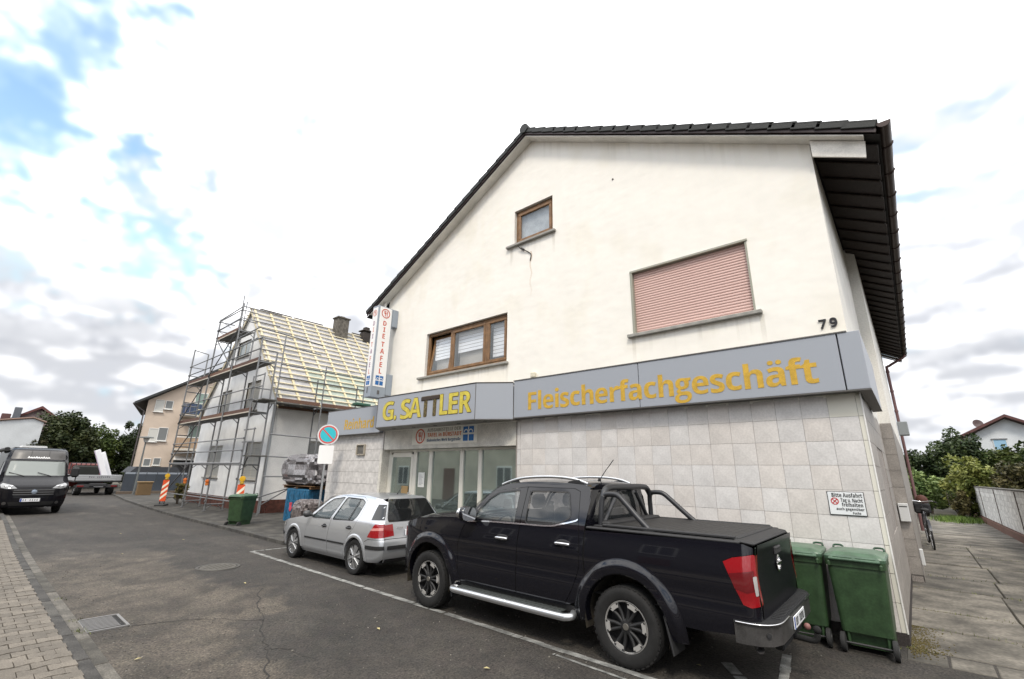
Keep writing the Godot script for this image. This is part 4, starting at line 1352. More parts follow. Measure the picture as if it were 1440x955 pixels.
func build_signs() -> void:
	var grey := mat("fascia_grey", 0.31, 0.332, 0.368, 0.42)
	var edge := mat("fascia_edge", 0.10, 0.095, 0.09, 0.5)
	var worn := rough_mat("worn_yellow", 0.76, 0.47, 0.05, 0.7, 0.2, 0.13, 0.2, 0.5, 0.12)
	# right fascia
	var f := thing("fascia_sign", "long grey fascia sign with worn yellow Fleischerfachgeschäft lettering above the tiles", "sign", Vector3(-2.9, 3.03, 0.0))
	for q in [[-5.94, -3.035], [-3.023, -0.068], [-0.052, 0.20]]:
		var b := MB.new()
		b.rbox(Vector3((q[0] + q[1]) / 2 + 2.9, 0.405, 0.106), Vector3(q[1] - q[0], 0.80, 0.19), 0.006)
		obj("panel", b, grey, f)
	var sb := MB.new()
	sb.rbox(Vector3(0.135 + 2.9, 0.405, -1.23), Vector3(0.13, 0.80, 2.44), 0.006)
	obj("panel", sb, grey, f)
	var tr := MB.new()
	tr.span(Vector3(-5.95 + 2.9, -0.012, 0.01), Vector3(0.205 + 2.9, 0.006, 0.206))
	tr.span(Vector3(-5.95 + 2.9, 0.803, 0.003), Vector3(0.06 + 2.9, 0.822, 0.212))
	tr.span(Vector3(0.07 + 2.9, -0.012, -2.45), Vector3(0.206 + 2.9, 0.006, 0.009))
	obj("edge_strip", tr, edge, f)
	lettering("letters", "Fleischerfachgeschäft", 5.19, 0.365, worn, f, Vector3(-2.945 + 2.9, 0.145, 0.204), Basis(), 0.004, true, -3)

	# canopy sign: trapezium in plan
	var c := thing("canopy_sign", "projecting grey canopy sign with large yellow G. SATTLER letters over the entrance", "sign", Vector3(-8.5, 3.0, 0.0))
	var pl := [Vector2(-11.12, 0.02), Vector2(-10.42, 0.66), Vector2(-6.66, 0.66), Vector2(-5.955, 0.20), Vector2(-5.955, 0.02)]
	var y0 := 0.0
	var y1 := 0.81
	for k in 3:
		var a: Vector2 = pl[k]
		var d: Vector2 = pl[k + 1]
		var b := MB.new()
		var u := Vector3(d.x - a.x, 0, d.y - a.y)
		var l := u.length()
		u = u.normalized()
		b.prism(PackedVector2Array([Vector2(0.004, y0), Vector2(l - 0.004, y0), Vector2(l - 0.004, y1), Vector2(0.004, y1)]), Vector3(a.x + 8.5, 0, a.y) - u.cross(Vector3.UP).normalized() * 0.02, u, Vector3.UP, 0.02)
		obj("panel", b, grey, c)
	var un := MB.new()
	var pp := PackedVector2Array()
	for q in pl: pp.append(Vector2(q.x + 8.5, -q.y))
	un.prism(pp, Vector3(0, -0.004, 0), Vector3.RIGHT, Vector3.FORWARD, 0.02)
	un.prism(pp, Vector3(0, 0.795, 0), Vector3.RIGHT, Vector3.FORWARD, 0.012)
	obj("soffit", un, rough_mat("canopy_soffit", 0.30, 0.285, 0.25, 0.7, 0.15, 0.5, 0.1), c)
	var ce := MB.new()
	for k in 3:
		var a: Vector2 = pl[k]
		var d: Vector2 = pl[k + 1]
		ce.cyl(Vector3(a.x + 8.5, 0.0, a.y + 0.004), Vector3(d.x + 8.5, 0.0, d.y + 0.004), 0.010, 6)
		ce.cyl(Vector3(a.x + 8.5, 0.815, a.y + 0.004), Vector3(d.x + 8.5, 0.815, d.y + 0.004), 0.010, 6)
	for q in [1, 2]: ce.cyl(Vector3(pl[q].x + 8.5, 0.0, pl[q].y + 0.004), Vector3(pl[q].x + 8.5, 0.81, pl[q].y + 0.004), 0.007, 6)
	obj("edge_strip", ce, edge, c)
	for k in 5:
		var lm := MB.new()
		lm.lathe(P2([0.05, 0.0, 0.045, -0.012, 0.0, -0.012]), Vector3(-1.6 + k * 0.85, -0.005, 0.3), Vector3.UP, 12)
		obj("downlight", lm, mat("downlight_dark", 0.06, 0.06, 0.06, 0.4), c)
	var yellow := rough_mat("letter_yellow", 0.72, 0.60, 0.075, 0.5, 0.12, 0.3, 0.1, 0.6, 0.12)
	var brown := mat("letter_edge", 0.10, 0.065, 0.025, 0.6)
	var olive := rough_mat("letter_olive", 0.27, 0.205, 0.055, 0.6, 0.4, 0.3, 0.1, 0.3, 0.4)
	var L := [["G", -10.147, -9.666], [".", -9.627, -9.534], ["S", -9.359, -8.966], ["A", -9.005, -8.53], ["T", -8.535, -8.20], ["T", -8.19, -7.87], ["L", -7.84, -7.56], ["E", -7.525, -7.215], ["R", -7.16, -6.78]]
	for q in L:
		var cx: float = (q[1] + q[2]) / 2 + 8.5
		var w: float = q[2] - q[1]
		var h := 0.475
		for e in [[-0.014, 0.0], [0.014, 0.0], [0.0, -0.014], [0.0, 0.014]]:
			lettering("letter_edge", q[0], w, h, brown, c, Vector3(cx + e[0], 0.175 + e[1], 0.663), Basis(), 0.004)
		lettering("letter", q[0], w, h, olive if q[0] == "T" else yellow, c, Vector3(cx, 0.175, 0.667), Basis(), 0.008)
		if q[0] == "T":
			var tb := MB.new()
			tb.rbox(Vector3(cx, 0.175 + 0.435, 0.674), Vector3(w + 0.01, 0.085, 0.012), 0.003)
			obj("letter_bar", tb, mat("letter_burnt", 0.035, 0.022, 0.015, 0.7), c)

	# left fascia
	var l := thing("fascia_sign", "short grey fascia sign with faded yellow Reinhard lettering left of the canopy", "sign", Vector3(-12.4, 2.95, 0.0))
	var lb := MB.new()
	lb.rbox(Vector3(-0.12, 0.39, 0.083), Vector3(3.0, 0.78, 0.15), 0.006)
	obj("panel", lb, grey, l)
	var le := MB.new()
	le.span(Vector3(-1.63, -0.012, 0.008), Vector3(1.385, 0.004, 0.163))
	le.span(Vector3(-1.63, 0.777, 0.008), Vector3(1.385, 0.795, 0.165))
	obj("edge_strip", le, edge, l)
	lettering("letters", "Reinhard", 1.60, 0.30, worn, l, Vector3(0.285, 0.155, 0.16), Basis(), 0.004, true, -2)

	# upright sign box
	var t := thing("projecting_sign", "tall grey sign box on the wall reading DIE TAFEL downwards in red", "sign", Vector3(-10.95, 3.88, 0.0))
	var frame_m := mat("sign_box_grey", 0.27, 0.31, 0.36, 0.45)
	var bx := MB.new()
	bx.rbox(Vector3(0.0, 1.37, 0.46), Vector3(0.29, 2.74, 0.50), 0.012)
	obj("box", bx, frame_m, t)
	for q in [[2.47, 0.54], [0.42, 0.62]]:
		var br := MB.new()
		br.rbox(Vector3(0.02, q[0], 0.103), Vector3(0.24, q[1], 0.203), 0.006)
		obj("bracket", br, frame_m, t)
	var wp := mat("sign_white", 0.80, 0.80, 0.79, 0.5)
	var red := mat("print_red", 0.52, 0.075, 0.035, 0.6)
	var p1 := MB.new()
	p1.rbox(Vector3(0.147, 1.515, 0.447), Vector3(0.012, 2.40, 0.41), 0.004)
	obj("panel", p1, wp, t)
	var p2 := MB.new()
	p2.rbox(Vector3(0.0, 1.495, 0.712), Vector3(0.25, 2.37, 0.012), 0.004)
	obj("panel", p2, wp, t)
	var bz := Basis(Vector3.UP, PI / 2)
	cutlery(t, Vector3(0.154, 2.53, 0.455), Vector3.FORWARD, 0.145, red)
	cutlery(t, Vector3(0.0, 2.51, 0.719), Vector3.RIGHT, 0.10, mat("print_red_pale", 0.60, 0.24, 0.19, 0.6))
	var ys := [2.15, 1.955, 1.755, 1.505, 1.295, 1.085, 0.895, 0.70]
	var word := "DIETAFEL"
	for k in 8:
		lettering("letter", word[k], 0.0, 0.145, red, t, Vector3(0.154, ys[k], 0.455), bz, 0.004)
		lettering("letter", word[k], 0.0, 0.135, mats["print_red_pale"] if k % 2 else mat("print_violet", 0.34, 0.22, 0.30, 0.6), t, Vector3(0.0, ys[k] - 0.03, 0.72), Basis().scaled(Vector3(0.75, 1, 1)), 0.004)
	crown_cross(t, Vector3(0.154, 0.50, 0.455), Vector3.FORWARD, 0.25, 0.27)
	crown_cross(t, Vector3(0.0, 0.48, 0.719), Vector3.RIGHT, 0.16, 0.26)
	var cl := MB.new()
	cl.rbox(Vector3(0.15, 0.16, 0.45), Vector3(0.02, 0.11, 0.07), 0.006)
	cl.rbox(Vector3(0.0, 0.2, 0.716), Vector3(0.03, 0.16, 0.02), 0.006)
	obj("latch", cl, mat("latch_dark", 0.10, 0.10, 0.10, 0.5), t)

	# panel above the shop door
	var s := thing("notice_board", "pale sign panel above the shop windows with red emblem and blue square", "sign", Vector3(-8.45, 2.56, -0.02))
	var pb := MB.new()
	pb.rbox(Vector3(0.0, 0.23, 0.008), Vector3(2.45, 0.44, 0.012), 0.003)
	obj("panel", pb, mat("panel_cream", 0.74, 0.72, 0.64, 0.6), s)
	cutlery(s, Vector3(-0.88, 0.225, 0.015), Vector3.RIGHT, 0.19, mat("print_orange_red", 0.55, 0.09, 0.04, 0.6))
	lettering("text", "AUSGABESTELLE DER", 1.27, 0.082, mat("print_grey", 0.30, 0.27, 0.23, 0.6), s, Vector3(0.03, 0.325, 0.016))
	lettering("text", "TAFEL in BÜRSTADT", 1.28, 0.095, mat("print_orange", 0.56, 0.13, 0.03, 0.6), s, Vector3(0.05, 0.195, 0.016))
	lettering("text", "Diakonisches Werk Bergstraße", 1.26, 0.07, mat("print_navy", 0.03, 0.08, 0.16, 0.6), s, Vector3(0.03, 0.075, 0.016))
	crown_cross(s, Vector3(0.93, 0.225, 0.015), Vector3.RIGHT, 0.36, 0.34)

	# keep-clear sign on the tiles
	var k := thing("keep_clear_sign", "white sign on the tiles asking to keep the exit clear", "sign", Vector3(-0.31, 1.575, 0.004))
	var kb := MB.new()
	kb.rbox(Vector3(0, 0, 0.006), Vector3(0.405, 0.30, 0.008), 0.003)
	obj("board", kb, mat("board_dark", 0.05, 0.05, 0.05, 0.5), k)
	var kw := MB.new()
	kw.rbox(Vector3(0, 0, 0.008), Vector3(0.39, 0.285, 0.008), 0.003)
	obj("face", kw, mat("enamel_white", 0.70, 0.72, 0.73, 0.35), k)
	var ink := mat("ink_black", 0.018, 0.018, 0.018, 0.6)
	for q in [["Bitte Ausfahrt", 0.33, 0.05, 0.015, 0.078], ["Tag u. Nacht", 0.235, 0.045, 0.06, 0.018], ["freihalten", 0.225, 0.045, 0.06, -0.038], ["auch gegenüber", 0.30, 0.032, 0.03, -0.085], ["Fuchs", 0.085, 0.028, 0.095, -0.13]]:
		lettering("text", q[0], q[1], q[2], ink, k, Vector3(q[3], q[4], 0.013), Basis(), 0.003)
	var kr := MB.new()
	ring_shape(kr, Vector3(-0.125, 0.025, 0.012), Vector3.RIGHT, Vector3.UP, 0.034, 0.045, 0.003)
	for a in [0.78, -0.78]:
		kr.box(Vector3(-0.125, 0.025, 0.0135), Vector3(0.075, 0.010, 0.003), Basis(Vector3.BACK, a))
	obj("stop_symbol", kr, mat("sign_red", 0.45, 0.03, 0.03, 0.5), k)

# a rectangular hole cut window: frame, pane, sill on a wall facing dir (+z: 0, +x: 1)
func wall_window(parent: Node, o: Vector3, w: float, h: float, facing: int, called: String, m_frame: Material, m_pane: Material, split := 1, m_sill: Material = null) -> void:
	var b := Basis() if facing == 0 else Basis(Vector3.UP, PI / 2)
	var f := MB.new()
	f.xf = Transform3D(b, o)
	var t := 0.07 if w > 0.9 else 0.045
	f.rbox(Vector3(0, h - t / 2, 0.0), Vector3(w, t, 0.07), 0.01)
	f.rbox(Vector3(0, t / 2, 0.0), Vector3(w, t, 0.07), 0.01)
	for s in [-1, 1]: f.rbox(Vector3(s * (w - t) / 2, h / 2, 0.0), Vector3(t, h - 2 * t, 0.068), 0.01)
	for k in split - 1: f.rbox(Vector3(-w / 2 + w * (k + 1) / split, h / 2, 0.0), Vector3(t, h - 2 * t, 0.066), 0.01)
	var fo := obj(called, f, m_frame, parent)
	for k in split:
		var p := MB.new()
		p.xf = Transform3D(b, o)
		var x0 := -w / 2 + w * k / split + 0.05
		var x1 := -w / 2 + w * (k + 1) / split - 0.05
		p.quad(Vector3(x0, 0.05, 0.01), Vector3(x1, 0.05, 0.01), Vector3(x1, h - 0.05, 0.01), Vector3(x0, h - 0.05, 0.01))
		obj("pane", p, m_pane, fo)
	if m_sill:
		var s := MB.new()
		s.xf = Transform3D(b, o)
		s.rbox(Vector3(0, -0.04, 0.06), Vector3(w + (0.24 if w > 0.9 else 0.1), 0.06, 0.26 if w > 0.9 else 0.16), 0.012)
		obj("sill", s, m_sill, fo)

func build_house_renovated() -> void:
	var h := thing("scaffolded_house", "white gabled house behind scaffolding with bare wooden roof battens", "house", Vector3(-26, 0, -1))
	# local: x -5..5, gable at z = 0, runs to z = -12; eave 5.3, apex 10.5
	var wallm := rough_mat("house_render", 0.82, 0.83, 0.83, 0.93, 0.06, 0.6, 0.3, 3.0, 0.07)
	var w := MB.new()
	var wins := [[-2.8, 1.45, -0.8, 3.05], [2.3, 1.44, 4.05, 3.1], [-2.4, 4.55, -1.0, 6.0], [1.1, 4.65, 2.75, 6.12], [-1.25, 7.75, 0.45, 8.65]]
	var holes := []
	for q in wins: holes.append(P2([q[0], q[1], q[2], q[1], q[2], q[3], q[0], q[3]]))
	w.panel(P2([-5, 0.0, 5, 0.0, 5, 5.25, 0, 10.4, -5, 5.25]), holes, steps(-5, 5, 1.0), steps(0, 10.5, 1.0), func(q: Vector2) -> Vector3: return Vector3(q.x, q.y, 0), Vector3.BACK)
	obj("gable_wall", w, wallm, h)
	var sw := MB.new()
	sw.panel(P2([-12, 0, 0, 0, 0, 5.25, -12, 5.25]), [P2([-4.05, 1.5, -1.75, 1.5, -1.75, 3.2, -4.05, 3.2])], steps(-12, 0, 1.0), steps(0, 5.3, 1.0), func(q: Vector2) -> Vector3: return Vector3(5, q.y, q.x), Vector3.RIGHT)
	var sw2 := MB.new()
	sw2.quad(Vector3(-5, 0, -12), Vector3(-5, 0, 0), Vector3(-5, 5.25, 0), Vector3(-5, 5.25, -12))
	obj("side_wall", sw2, wallm, h)
	obj("side_wall", sw, rough_mat("house_render_grey", 0.86, 0.845, 0.81, 0.93, 0.06, 0.6, 0.3, 3.0, 0.08), h)
	var cs := MB.new()
	cs.span(Vector3(4.72, 0.6, 0.004), Vector3(5.008, 5.25, 0.03))
	obj("corner_strip", cs, rough_mat("primer_grey", 0.42, 0.43, 0.42, 0.9, 0.1), h)
	var pl := MB.new()
	pl.span(Vector3(-5.02, -0.1, -0.2), Vector3(5.02, 0.58, 0.03))
	pl.span(Vector3(4.8, -0.1, -12), Vector3(5.03, 0.62, -0.21))
	obj("plinth", pl, rough_mat("plinth_brick_red", 0.19, 0.065, 0.042, 0.9, 0.3, 0.2, 0.5, 1.0, 0.3), h)
	var fr := mat("house_frame", 0.40, 0.38, 0.33, 0.6)
	var sh := mat("house_blind", 0.33, 0.33, 0.31, 0.7)
	var gl := mat("house_glass", 0.22, 0.26, 0.27, 0.08)
	var sl := rough_mat("house_sill", 0.36, 0.35, 0.32, 0.8, 0.2)
	for q in wins:
		var cx: float = (q[0] + q[2]) / 2
		wall_window(h, Vector3(cx, q[1], -0.1), q[2] - q[0], q[3] - q[1], 0, "window", fr, gl if q[1] > 7 else sh, 2, sl)
	wall_window(h, Vector3(4.9, 1.5, -2.9), 2.3, 1.7, 1, "window", fr, mat("house_blind_dark", 0.22, 0.22, 0.21, 0.7), 1, sl)
	# slats on the lowered blinds
	for q in [wins[0], wins[1], wins[2], wins[3]]:
		var n := int((q[3] - q[1] - 0.1) / 0.11)
		for k in n:
			var b := MB.new()
			b.rbox(Vector3((q[0] + q[2]) / 2, q[1] + 0.1 + k * 0.11, -0.075), Vector3(q[2] - q[0] - 0.16, 0.10, 0.014), 0.005)
			obj("blind_slat", b, sh, h)
	for k in 15:
		var b := MB.new()
		b.rbox(Vector3(4.93, 1.6 + k * 0.105, -2.9), Vector3(0.014, 0.096, 2.14), 0.005)
		obj("blind_slat", b, mats["house_blind_dark"], h)
	# ---- bare roof: membrane, rafters (counter battens) and battens
	var mem := MB.new()
	var s2 := 5.6      # half width at the eave edge
	for s in [-1.0, 1.0]:
		mem.quad(Vector3(0, 10.42, 0.15), Vector3(s * s2, 10.42 - 1.04 * s2, 0.15), Vector3(s * s2, 10.42 - 1.04 * s2, -12.2), Vector3(0, 10.42, -12.2))
	var memb := rough_mat("roof_membrane", 0.50, 0.495, 0.50, 0.8, 0.12, 0.8, 0.2, 2.6, 0.2)
	var roof := obj("roof_membrane", mem, memb, h)
	var low := MB.new()
	low.quad(Vector3(3.2, 10.425 - 1.04 * 3.2, -1.7), Vector3(5.2, 10.425 - 1.04 * 5.2, -1.7), Vector3(5.2, 10.425 - 1.04 * 5.2, -8.0), Vector3(3.2, 10.425 - 1.04 * 3.2, -8.0))
	obj("membrane_sheet", low, rough_mat("membrane_green", 0.40, 0.46, 0.40, 0.8, 0.12, 0.8, 0.2, 2.0, 0.15), roof)
	var pine := [rough_mat("pine_a", 0.76, 0.68, 0.48, 0.75, 0.2, 0.3, 0.1, 1.0, 0.12), rough_mat("pine_b", 0.78, 0.70, 0.50, 0.75, 0.2, 0.3, 0.1, 1.0, 0.12), rough_mat("pine_c", 0.74, 0.64, 0.41, 0.75, 0.2, 0.3, 0.1, 1.0, 0.12)]
	var ang := atan(1.04)
	var raf := MB.new()
	raf.rbox(Vector3.ZERO, Vector3(8.1, 0.06, 0.11), 0.008)
	var rafm := raf.mesh()
	for s in [-1.0, 1.0]:
		for k in 15:
			var o := node("counter_batten", rafm, pine[2] if k % 3 else pine[0], roof)
			o.position = Vector3(s * 2.80, 10.42 - 1.04 * 2.80 + 0.035, -0.02 - k * 0.86 + rng.randf_range(-0.03, 0.03))
			o.rotation.z = -s * ang
	for s in [-1.0, 1.0]:
		for k in 19:
			var d := 0.10 + k * 0.296
			var b := MB.new()
			b.rbox(Vector3.ZERO, Vector3(0.075, 0.042, 12.25 + rng.randf_range(0.0, 0.3)), 0.006)
			var o := obj("roof_batten", b, pine[1] if rng.randf() < 0.75 else pine[0], roof)
			o.position = Vector3(s * d, 10.42 - 1.04 * d + 0.095, -6.0 + rng.randf_range(-0.03, 0.06))
			o.rotation = Vector3(0, rng.randf_range(-0.002, 0.002), -s * ang)
	for k in 6:
		if k == 2: continue
		var rb := MB.new()
		rb.rbox(Vector3(0, 10.53, -1.2 - k * 1.9), Vector3(0.09, 0.05, 1.8), 0.008)
		obj("ridge_board", rb, rough_mat("ridge_dark", 0.10, 0.07, 0.045, 0.8, 0.3), roof)
	for s in [-1.0, 1.0]:
		var vb := MB.new()
		vb.prism(PackedVector2Array([Vector2(0, 10.36), Vector2(s * 5.5, 10.36 - 1.04 * 5.5), Vector2(s * 5.5, 10.22 - 1.04 * 5.5), Vector2(0, 10.20)]), Vector3(0, 0, 0.12), Vector3.RIGHT, Vector3.UP, 0.03)
		obj("verge_board", vb, pine[0], roof)
	# eave: brown boards along the lower edge
	var eb := MB.new()
	eb.span(Vector3(5.34, 4.50, -12.2), Vector3(5.40, 4.78, 0.1))
	obj("eave_board", eb, rough_mat("eave_brown", 0.16, 0.085, 0.05, 0.8, 0.3), roof)
	var er := MB.new()
	er.span(Vector3(5.0, 4.62, -12.2), Vector3(5.34, 4.66, 0.1))
	obj("eave_soffit", er, rough_mat("eave_grey", 0.25, 0.22, 0.19, 0.8, 0.3), roof)
	# chimneys
	var c := MB.new()
	c.rbox(Vector3(0.35, 10.35, -5.0), Vector3(0.62, 1.5, 0.75), 0.02)
	c.rbox(Vector3(0.35, 11.13, -5.0), Vector3(0.74, 0.09, 0.88), 0.02)
	c.rbox(Vector3(0.35, 11.22, -5.0), Vector3(0.3, 0.12, 0.3), 0.02)
	obj("chimney", c, rough_mat("chimney_render", 0.22, 0.20, 0.17, 0.95, 0.3, 0.3, 0.6, 0.8, 0.3), h)
	var c2 := MB.new()
	c2.rbox(Vector3(0.2, 10.35, -6.9), Vector3(0.55, 0.7, 0.6), 0.03)
	c2.rbox(Vector3(0.2, 10.80, -6.9), Vector3(0.7, 0.08, 0.75), 0.02)
	c2.rbox(Vector3(0.2, 10.95, -6.9), Vector3(0.35, 0.25, 0.35), 0.04)
	obj("chimney", c2, rough_mat("chimney_dark", 0.06, 0.05, 0.045, 0.9, 0.3), h)
	var dp := MB.new()
	dp.tube(P3([5.12, 4.6, 0.1, 5.12, 0.1, 0.1]), 0.055, 10)
	obj("down_pipe", dp, mat("zinc_pipe", 0.33, 0.35, 0.36, 0.45, 0.4), h)

func build_scaffolding() -> void:
	var s := thing("scaffolding", "grey steel tube scaffolding with timber decks round the white house", "scaffolding", Vector3(-26, 0, 0))
	var steel := mat("scaffold_steel", 0.20, 0.205, 0.21, 0.45, 0.35)
	var dark := mat("scaffold_steel_dark", 0.11, 0.113, 0.117, 0.5, 0.3)
	var board := [rough_mat("toe_board", 0.17, 0.085, 0.06, 0.8, 0.3), rough_mat("toe_board_b", 0.22, 0.115, 0.075, 0.8, 0.3)]
	var deckm := rough_mat("deck_under", 0.17, 0.165, 0.15, 0.85, 0.3)
	var edge := mat("deck_edge", 0.47, 0.43, 0.36, 0.7)
	var pole := func(a: Vector3, b: Vector3, r := 0.036, called := "scaffold_pole", m: Material = null) -> void:
		var t := MB.new()
		t.cyl(a, b, r, 8)
		obj(called, t, m if m else steel, s)
	var zf := 0.35
	var zb := -0.36
	var X := [-4.0, -0.5, 2.6, 5.75]
	var top := [8.45, 9.55, 9.75, 7.5]
	var topb := [8.3, 8.8, 8.6, 6.9]
	for k in 4:
		pole.call(Vector3(X[k], 0.05, zf), Vector3(X[k], top[k], zf))
		pole.call(Vector3(X[k], 0.05, zb), Vector3(X[k], topb[k], zb))
		for z in [zf, zb]:
			var ft := MB.new()
			ft.rbox(Vector3(X[k], 0.1, z), Vector3(0.15, 0.012, 0.15), 0.004)
			ft.cyl(Vector3(X[k], 0.1, z), Vector3(X[k], 0.4, z), 0.022, 8)
			ft.cyl(Vector3(X[k], 0.33, z), Vector3(X[k], 0.38, z), 0.05, 8)
			obj("base_jack", ft, dark, s)
		for y in [0.42, 2.1, 4.2, 6.4, 8.4]:
			if y < topb[k]:
				pole.call(Vector3(X[k], y - 0.05, zf), Vector3(X[k], y - 0.05, zb), 0.026, "transom")
				var g := MB.new()      # gusset under the transom
				g.cyl(Vector3(X[k], y - 0.28, zb), Vector3(X[k], y - 0.08, zb + 0.24), 0.018, 6)
				obj("gusset", g, dark, s)
				var g2 := MB.new()
				g2.cyl(Vector3(X[k], y - 0.28, zf), Vector3(X[k], y - 0.08, zf - 0.24), 0.018, 6)
				obj("gusset", g2, dark, s)
		for y in [0.5, 1.5, 2.6, 3.1, 4.7, 5.2, 6.9, 7.4, 8.9, 9.4]:
			if y < top[k]:
				var cp := MB.new()
				cp.rbox(Vector3(X[k], y, zf + 0.035), Vector3(0.085, 0.09, 0.06), 0.02)
				obj("coupler", cp, dark, s)
	# decks: y, from bay, to bay
	for d in [[4.2, 0, 3], [6.4, 0, 3], [8.4, 1, 2]]:
		for k in range(d[1], d[2]):
			var xa: float = X[k] + 0.02
			var xb: float = X[k + 1] - 0.02
			for j in 2:
				var m := MB.new()
				m.rbox(Vector3((xa + xb) / 2, d[0], zb + 0.19 + j * 0.33), Vector3(xb - xa, 0.05, 0.315), 0.006)
				obj("deck", m, deckm, s)
			var tb := MB.new()
			tb.rbox(Vector3((xa + xb) / 2, d[0] + 0.10, zf - 0.045), Vector3(xb - xa + 0.1, 0.15, 0.028), 0.005)
			obj("toe_board", tb, board[k % 2], s)
			var ed := MB.new()
			ed.span(Vector3(xa, d[0] - 0.03, zf - 0.03), Vector3(xb, d[0] + 0.02, zf - 0.015))
			obj("deck_edge", ed, edge, s)
			for g in [0.5, 1.0]:
				pole.call(Vector3(X[k], d[0] + g, zf + 0.04), Vector3(X[k + 1], d[0] + g, zf + 0.04), 0.027, "guard_rail", steel if g > 0.7 else dark)
		# end rails and end toe board
		for e in [d[1], d[2]]:
			for g in [0.5, 1.0]:
				pole.call(Vector3(X[e], d[0] + g, zf), Vector3(X[e], d[0] + g, zb), 0.027, "guard_rail")
	# rails at hip height, lower tube and feet rails
	for k in 3:
		for y in [2.1, 3.1, 2.62]:
			pole.call(Vector3(X[k], y, zf + 0.04), Vector3(X[k + 1], y, zf + 0.04), 0.034 if y < 2.2 else 0.025, "guard_rail", steel)
		pole.call(Vector3(X[k], 0.62, zf - 0.03), Vector3(X[k + 1], 0.62, zf - 0.03), 0.022, "ledger")
		pole.call(Vector3(X[k], 0.62, zb), Vector3(X[k + 1], 0.62, zb), 0.022, "ledger")
		pole.call(Vector3(X[k], 2.05, zb), Vector3(X[k + 1], 2.05, zb), 0.022, "ledger", dark)
	# diagonals
	for q in [[0, 0.5, 1, 2.1], [0, 4.2, 1, 6.3], [1, 6.4, 2, 8.4], [0, 2.2, 1, 4.1], [1, 8.5, 2, 6.5]]:
		pole.call(Vector3(X[q[0]], q[1], zf + 0.05), Vector3(X[q[2]], q[3], zf + 0.05), 0.027, "brace", dark)
	# top end frames that stand above the decks
	pole.call(Vector3(X[0], 8.4, zf), Vector3(X[0], 8.3, zb), 0.026, "transom")
	for y in [8.9, 9.5]:
		pole.call(Vector3(X[1], y, zf), Vector3(X[2], y + 0.1, zf), 0.027, "guard_rail")
		pole.call(Vector3(X[1], y, zf), Vector3(X[1] - 0.6, y - 0.12, zb), 0.012, "guard_rail", steel)
		pole.call(Vector3(X[2], y + 0.1, zf), Vector3(X[2] + 0.4, y, zb - 1.0), 0.027, "guard_rail")
	# thin poles at the verge
	for q in [[0.3, 10.6, 0.0], [1.2, 10.0, 0.1]]:
		pole.call(Vector3(q[0] + 1.0, 6.6, q[2]), Vector3(q[0] + 1.0, q[1], q[2]), 0.022)
	for q in [[7.4, 8.1], [7.9, 8.6]]:
		pole.call(Vector3(X[2], q[0], zf), Vector3(X[3] - 0.6, q[0] + 0.1, zf), 0.027, "guard_rail")
		pole.call(Vector3(X[3] - 0.6, q[0] + 0.1, zf), Vector3(X[3] - 0.5, q[0] - 0.1, -2.6), 0.027, "guard_rail", dark)
	# right flank
	var xr := 6.15
	var xi := 5.5
	for q in [[-0.45, 7.6], [-2.5, 6.6], [-4.6, 7.2]]:
		pole.call(Vector3(xr, 0.05, q[0]), Vector3(xr, q[1], q[0]), 0.03)
		pole.call(Vector3(xi, 0.05, q[0]), Vector3(xi, 6.0, q[0]), 0.03, "scaffold_pole", dark)
		pole.call(Vector3(xi, 4.6, q[0]), Vector3(xr + 0.05, 4.6, q[0]), 0.026, "transom")
		var g := MB.new()
		g.cyl(Vector3(xi, 4.3, q[0]), Vector3(xi + 0.35, 4.58, q[0]), 0.02, 6)
		obj("gusset", g, dark, s)
	for k in 2:
		var za: float = [-0.5, -2.55][k]
		var zc: float = [-2.45, -4.65][k]
		var m := MB.new()
		m.rbox(Vector3(5.83, 4.66, (za + zc) / 2), Vector3(0.62, 0.05, za - zc), 0.006)
		obj("deck", m, deckm, s)
		var tb := MB.new()
		tb.rbox(Vector3(xr - 0.05, 4.78, (za + zc) / 2), Vector3(0.03, 0.16, za - zc), 0.006)
		obj("toe_board", tb, board[1], s)
		for y in [5.2, 5.75, 6.3, 3.3, 2.4]:
			pole.call(Vector3(xr + 0.03, y, za + 0.06), Vector3(xr + 0.03, y - (0.0 if y > 4 else 0.05), zc - 0.06), 0.027, "guard_rail", steel if y < 4 else dark)
	# narrow front decks round the corner
	for y in [4.66, 2.4]:
		var m := MB.new()
		m.rbox(Vector3(6.0, y, -0.05), Vector3(1.25 if y > 3 else 0.95, 0.05, 0.6), 0.006)
		obj("deck", m, deckm, s)
		var g := MB.new()
		g.cyl(Vector3(5.7, y - 0.45, 0.2), Vector3(6.1, y - 0.03, 0.25), 0.025, 6)
		obj("gusset", g, dark, s)
	for y in [5.2, 5.7, 2.95, 3.45]:
		pole.call(Vector3(5.4, y, 0.3), Vector3(6.55, y, 0.3), 0.027, "guard_rail")
	for q in [[5.4, 4.66, 5.75], [6.55, 4.66, 5.75], [5.6, 2.4, 3.5], [6.45, 2.4, 3.5]]:
		pole.call(Vector3(q[0], q[1], 0.3), Vector3(q[0], q[2], 0.3), 0.027, "guard_rail")
	pole.call(Vector3(6.2, 0.5, -0.5), Vector3(6.3, 3.4, -5.4), 0.024, "brace", dark)
	pole.call(Vector3(6.2, 0.6, 0.3), Vector3(6.3, 1.4, -2.4), 0.024, "brace", dark)
	pole.call(Vector3(6.25, 1.6, -0.4), Vector3(6.25, 1.6, -4.6), 0.027, "ledger")
	# end frame standing at the far left, bits on the end
	for y in [2.1, 3.0, 3.6, 4.8, 5.4, 6.0]:
		pole.call(Vector3(X[0], y, zf), Vector3(X[0] - 0.12, y, zb), 0.027, "guard_rail", dark)
	var gc := MB.new()
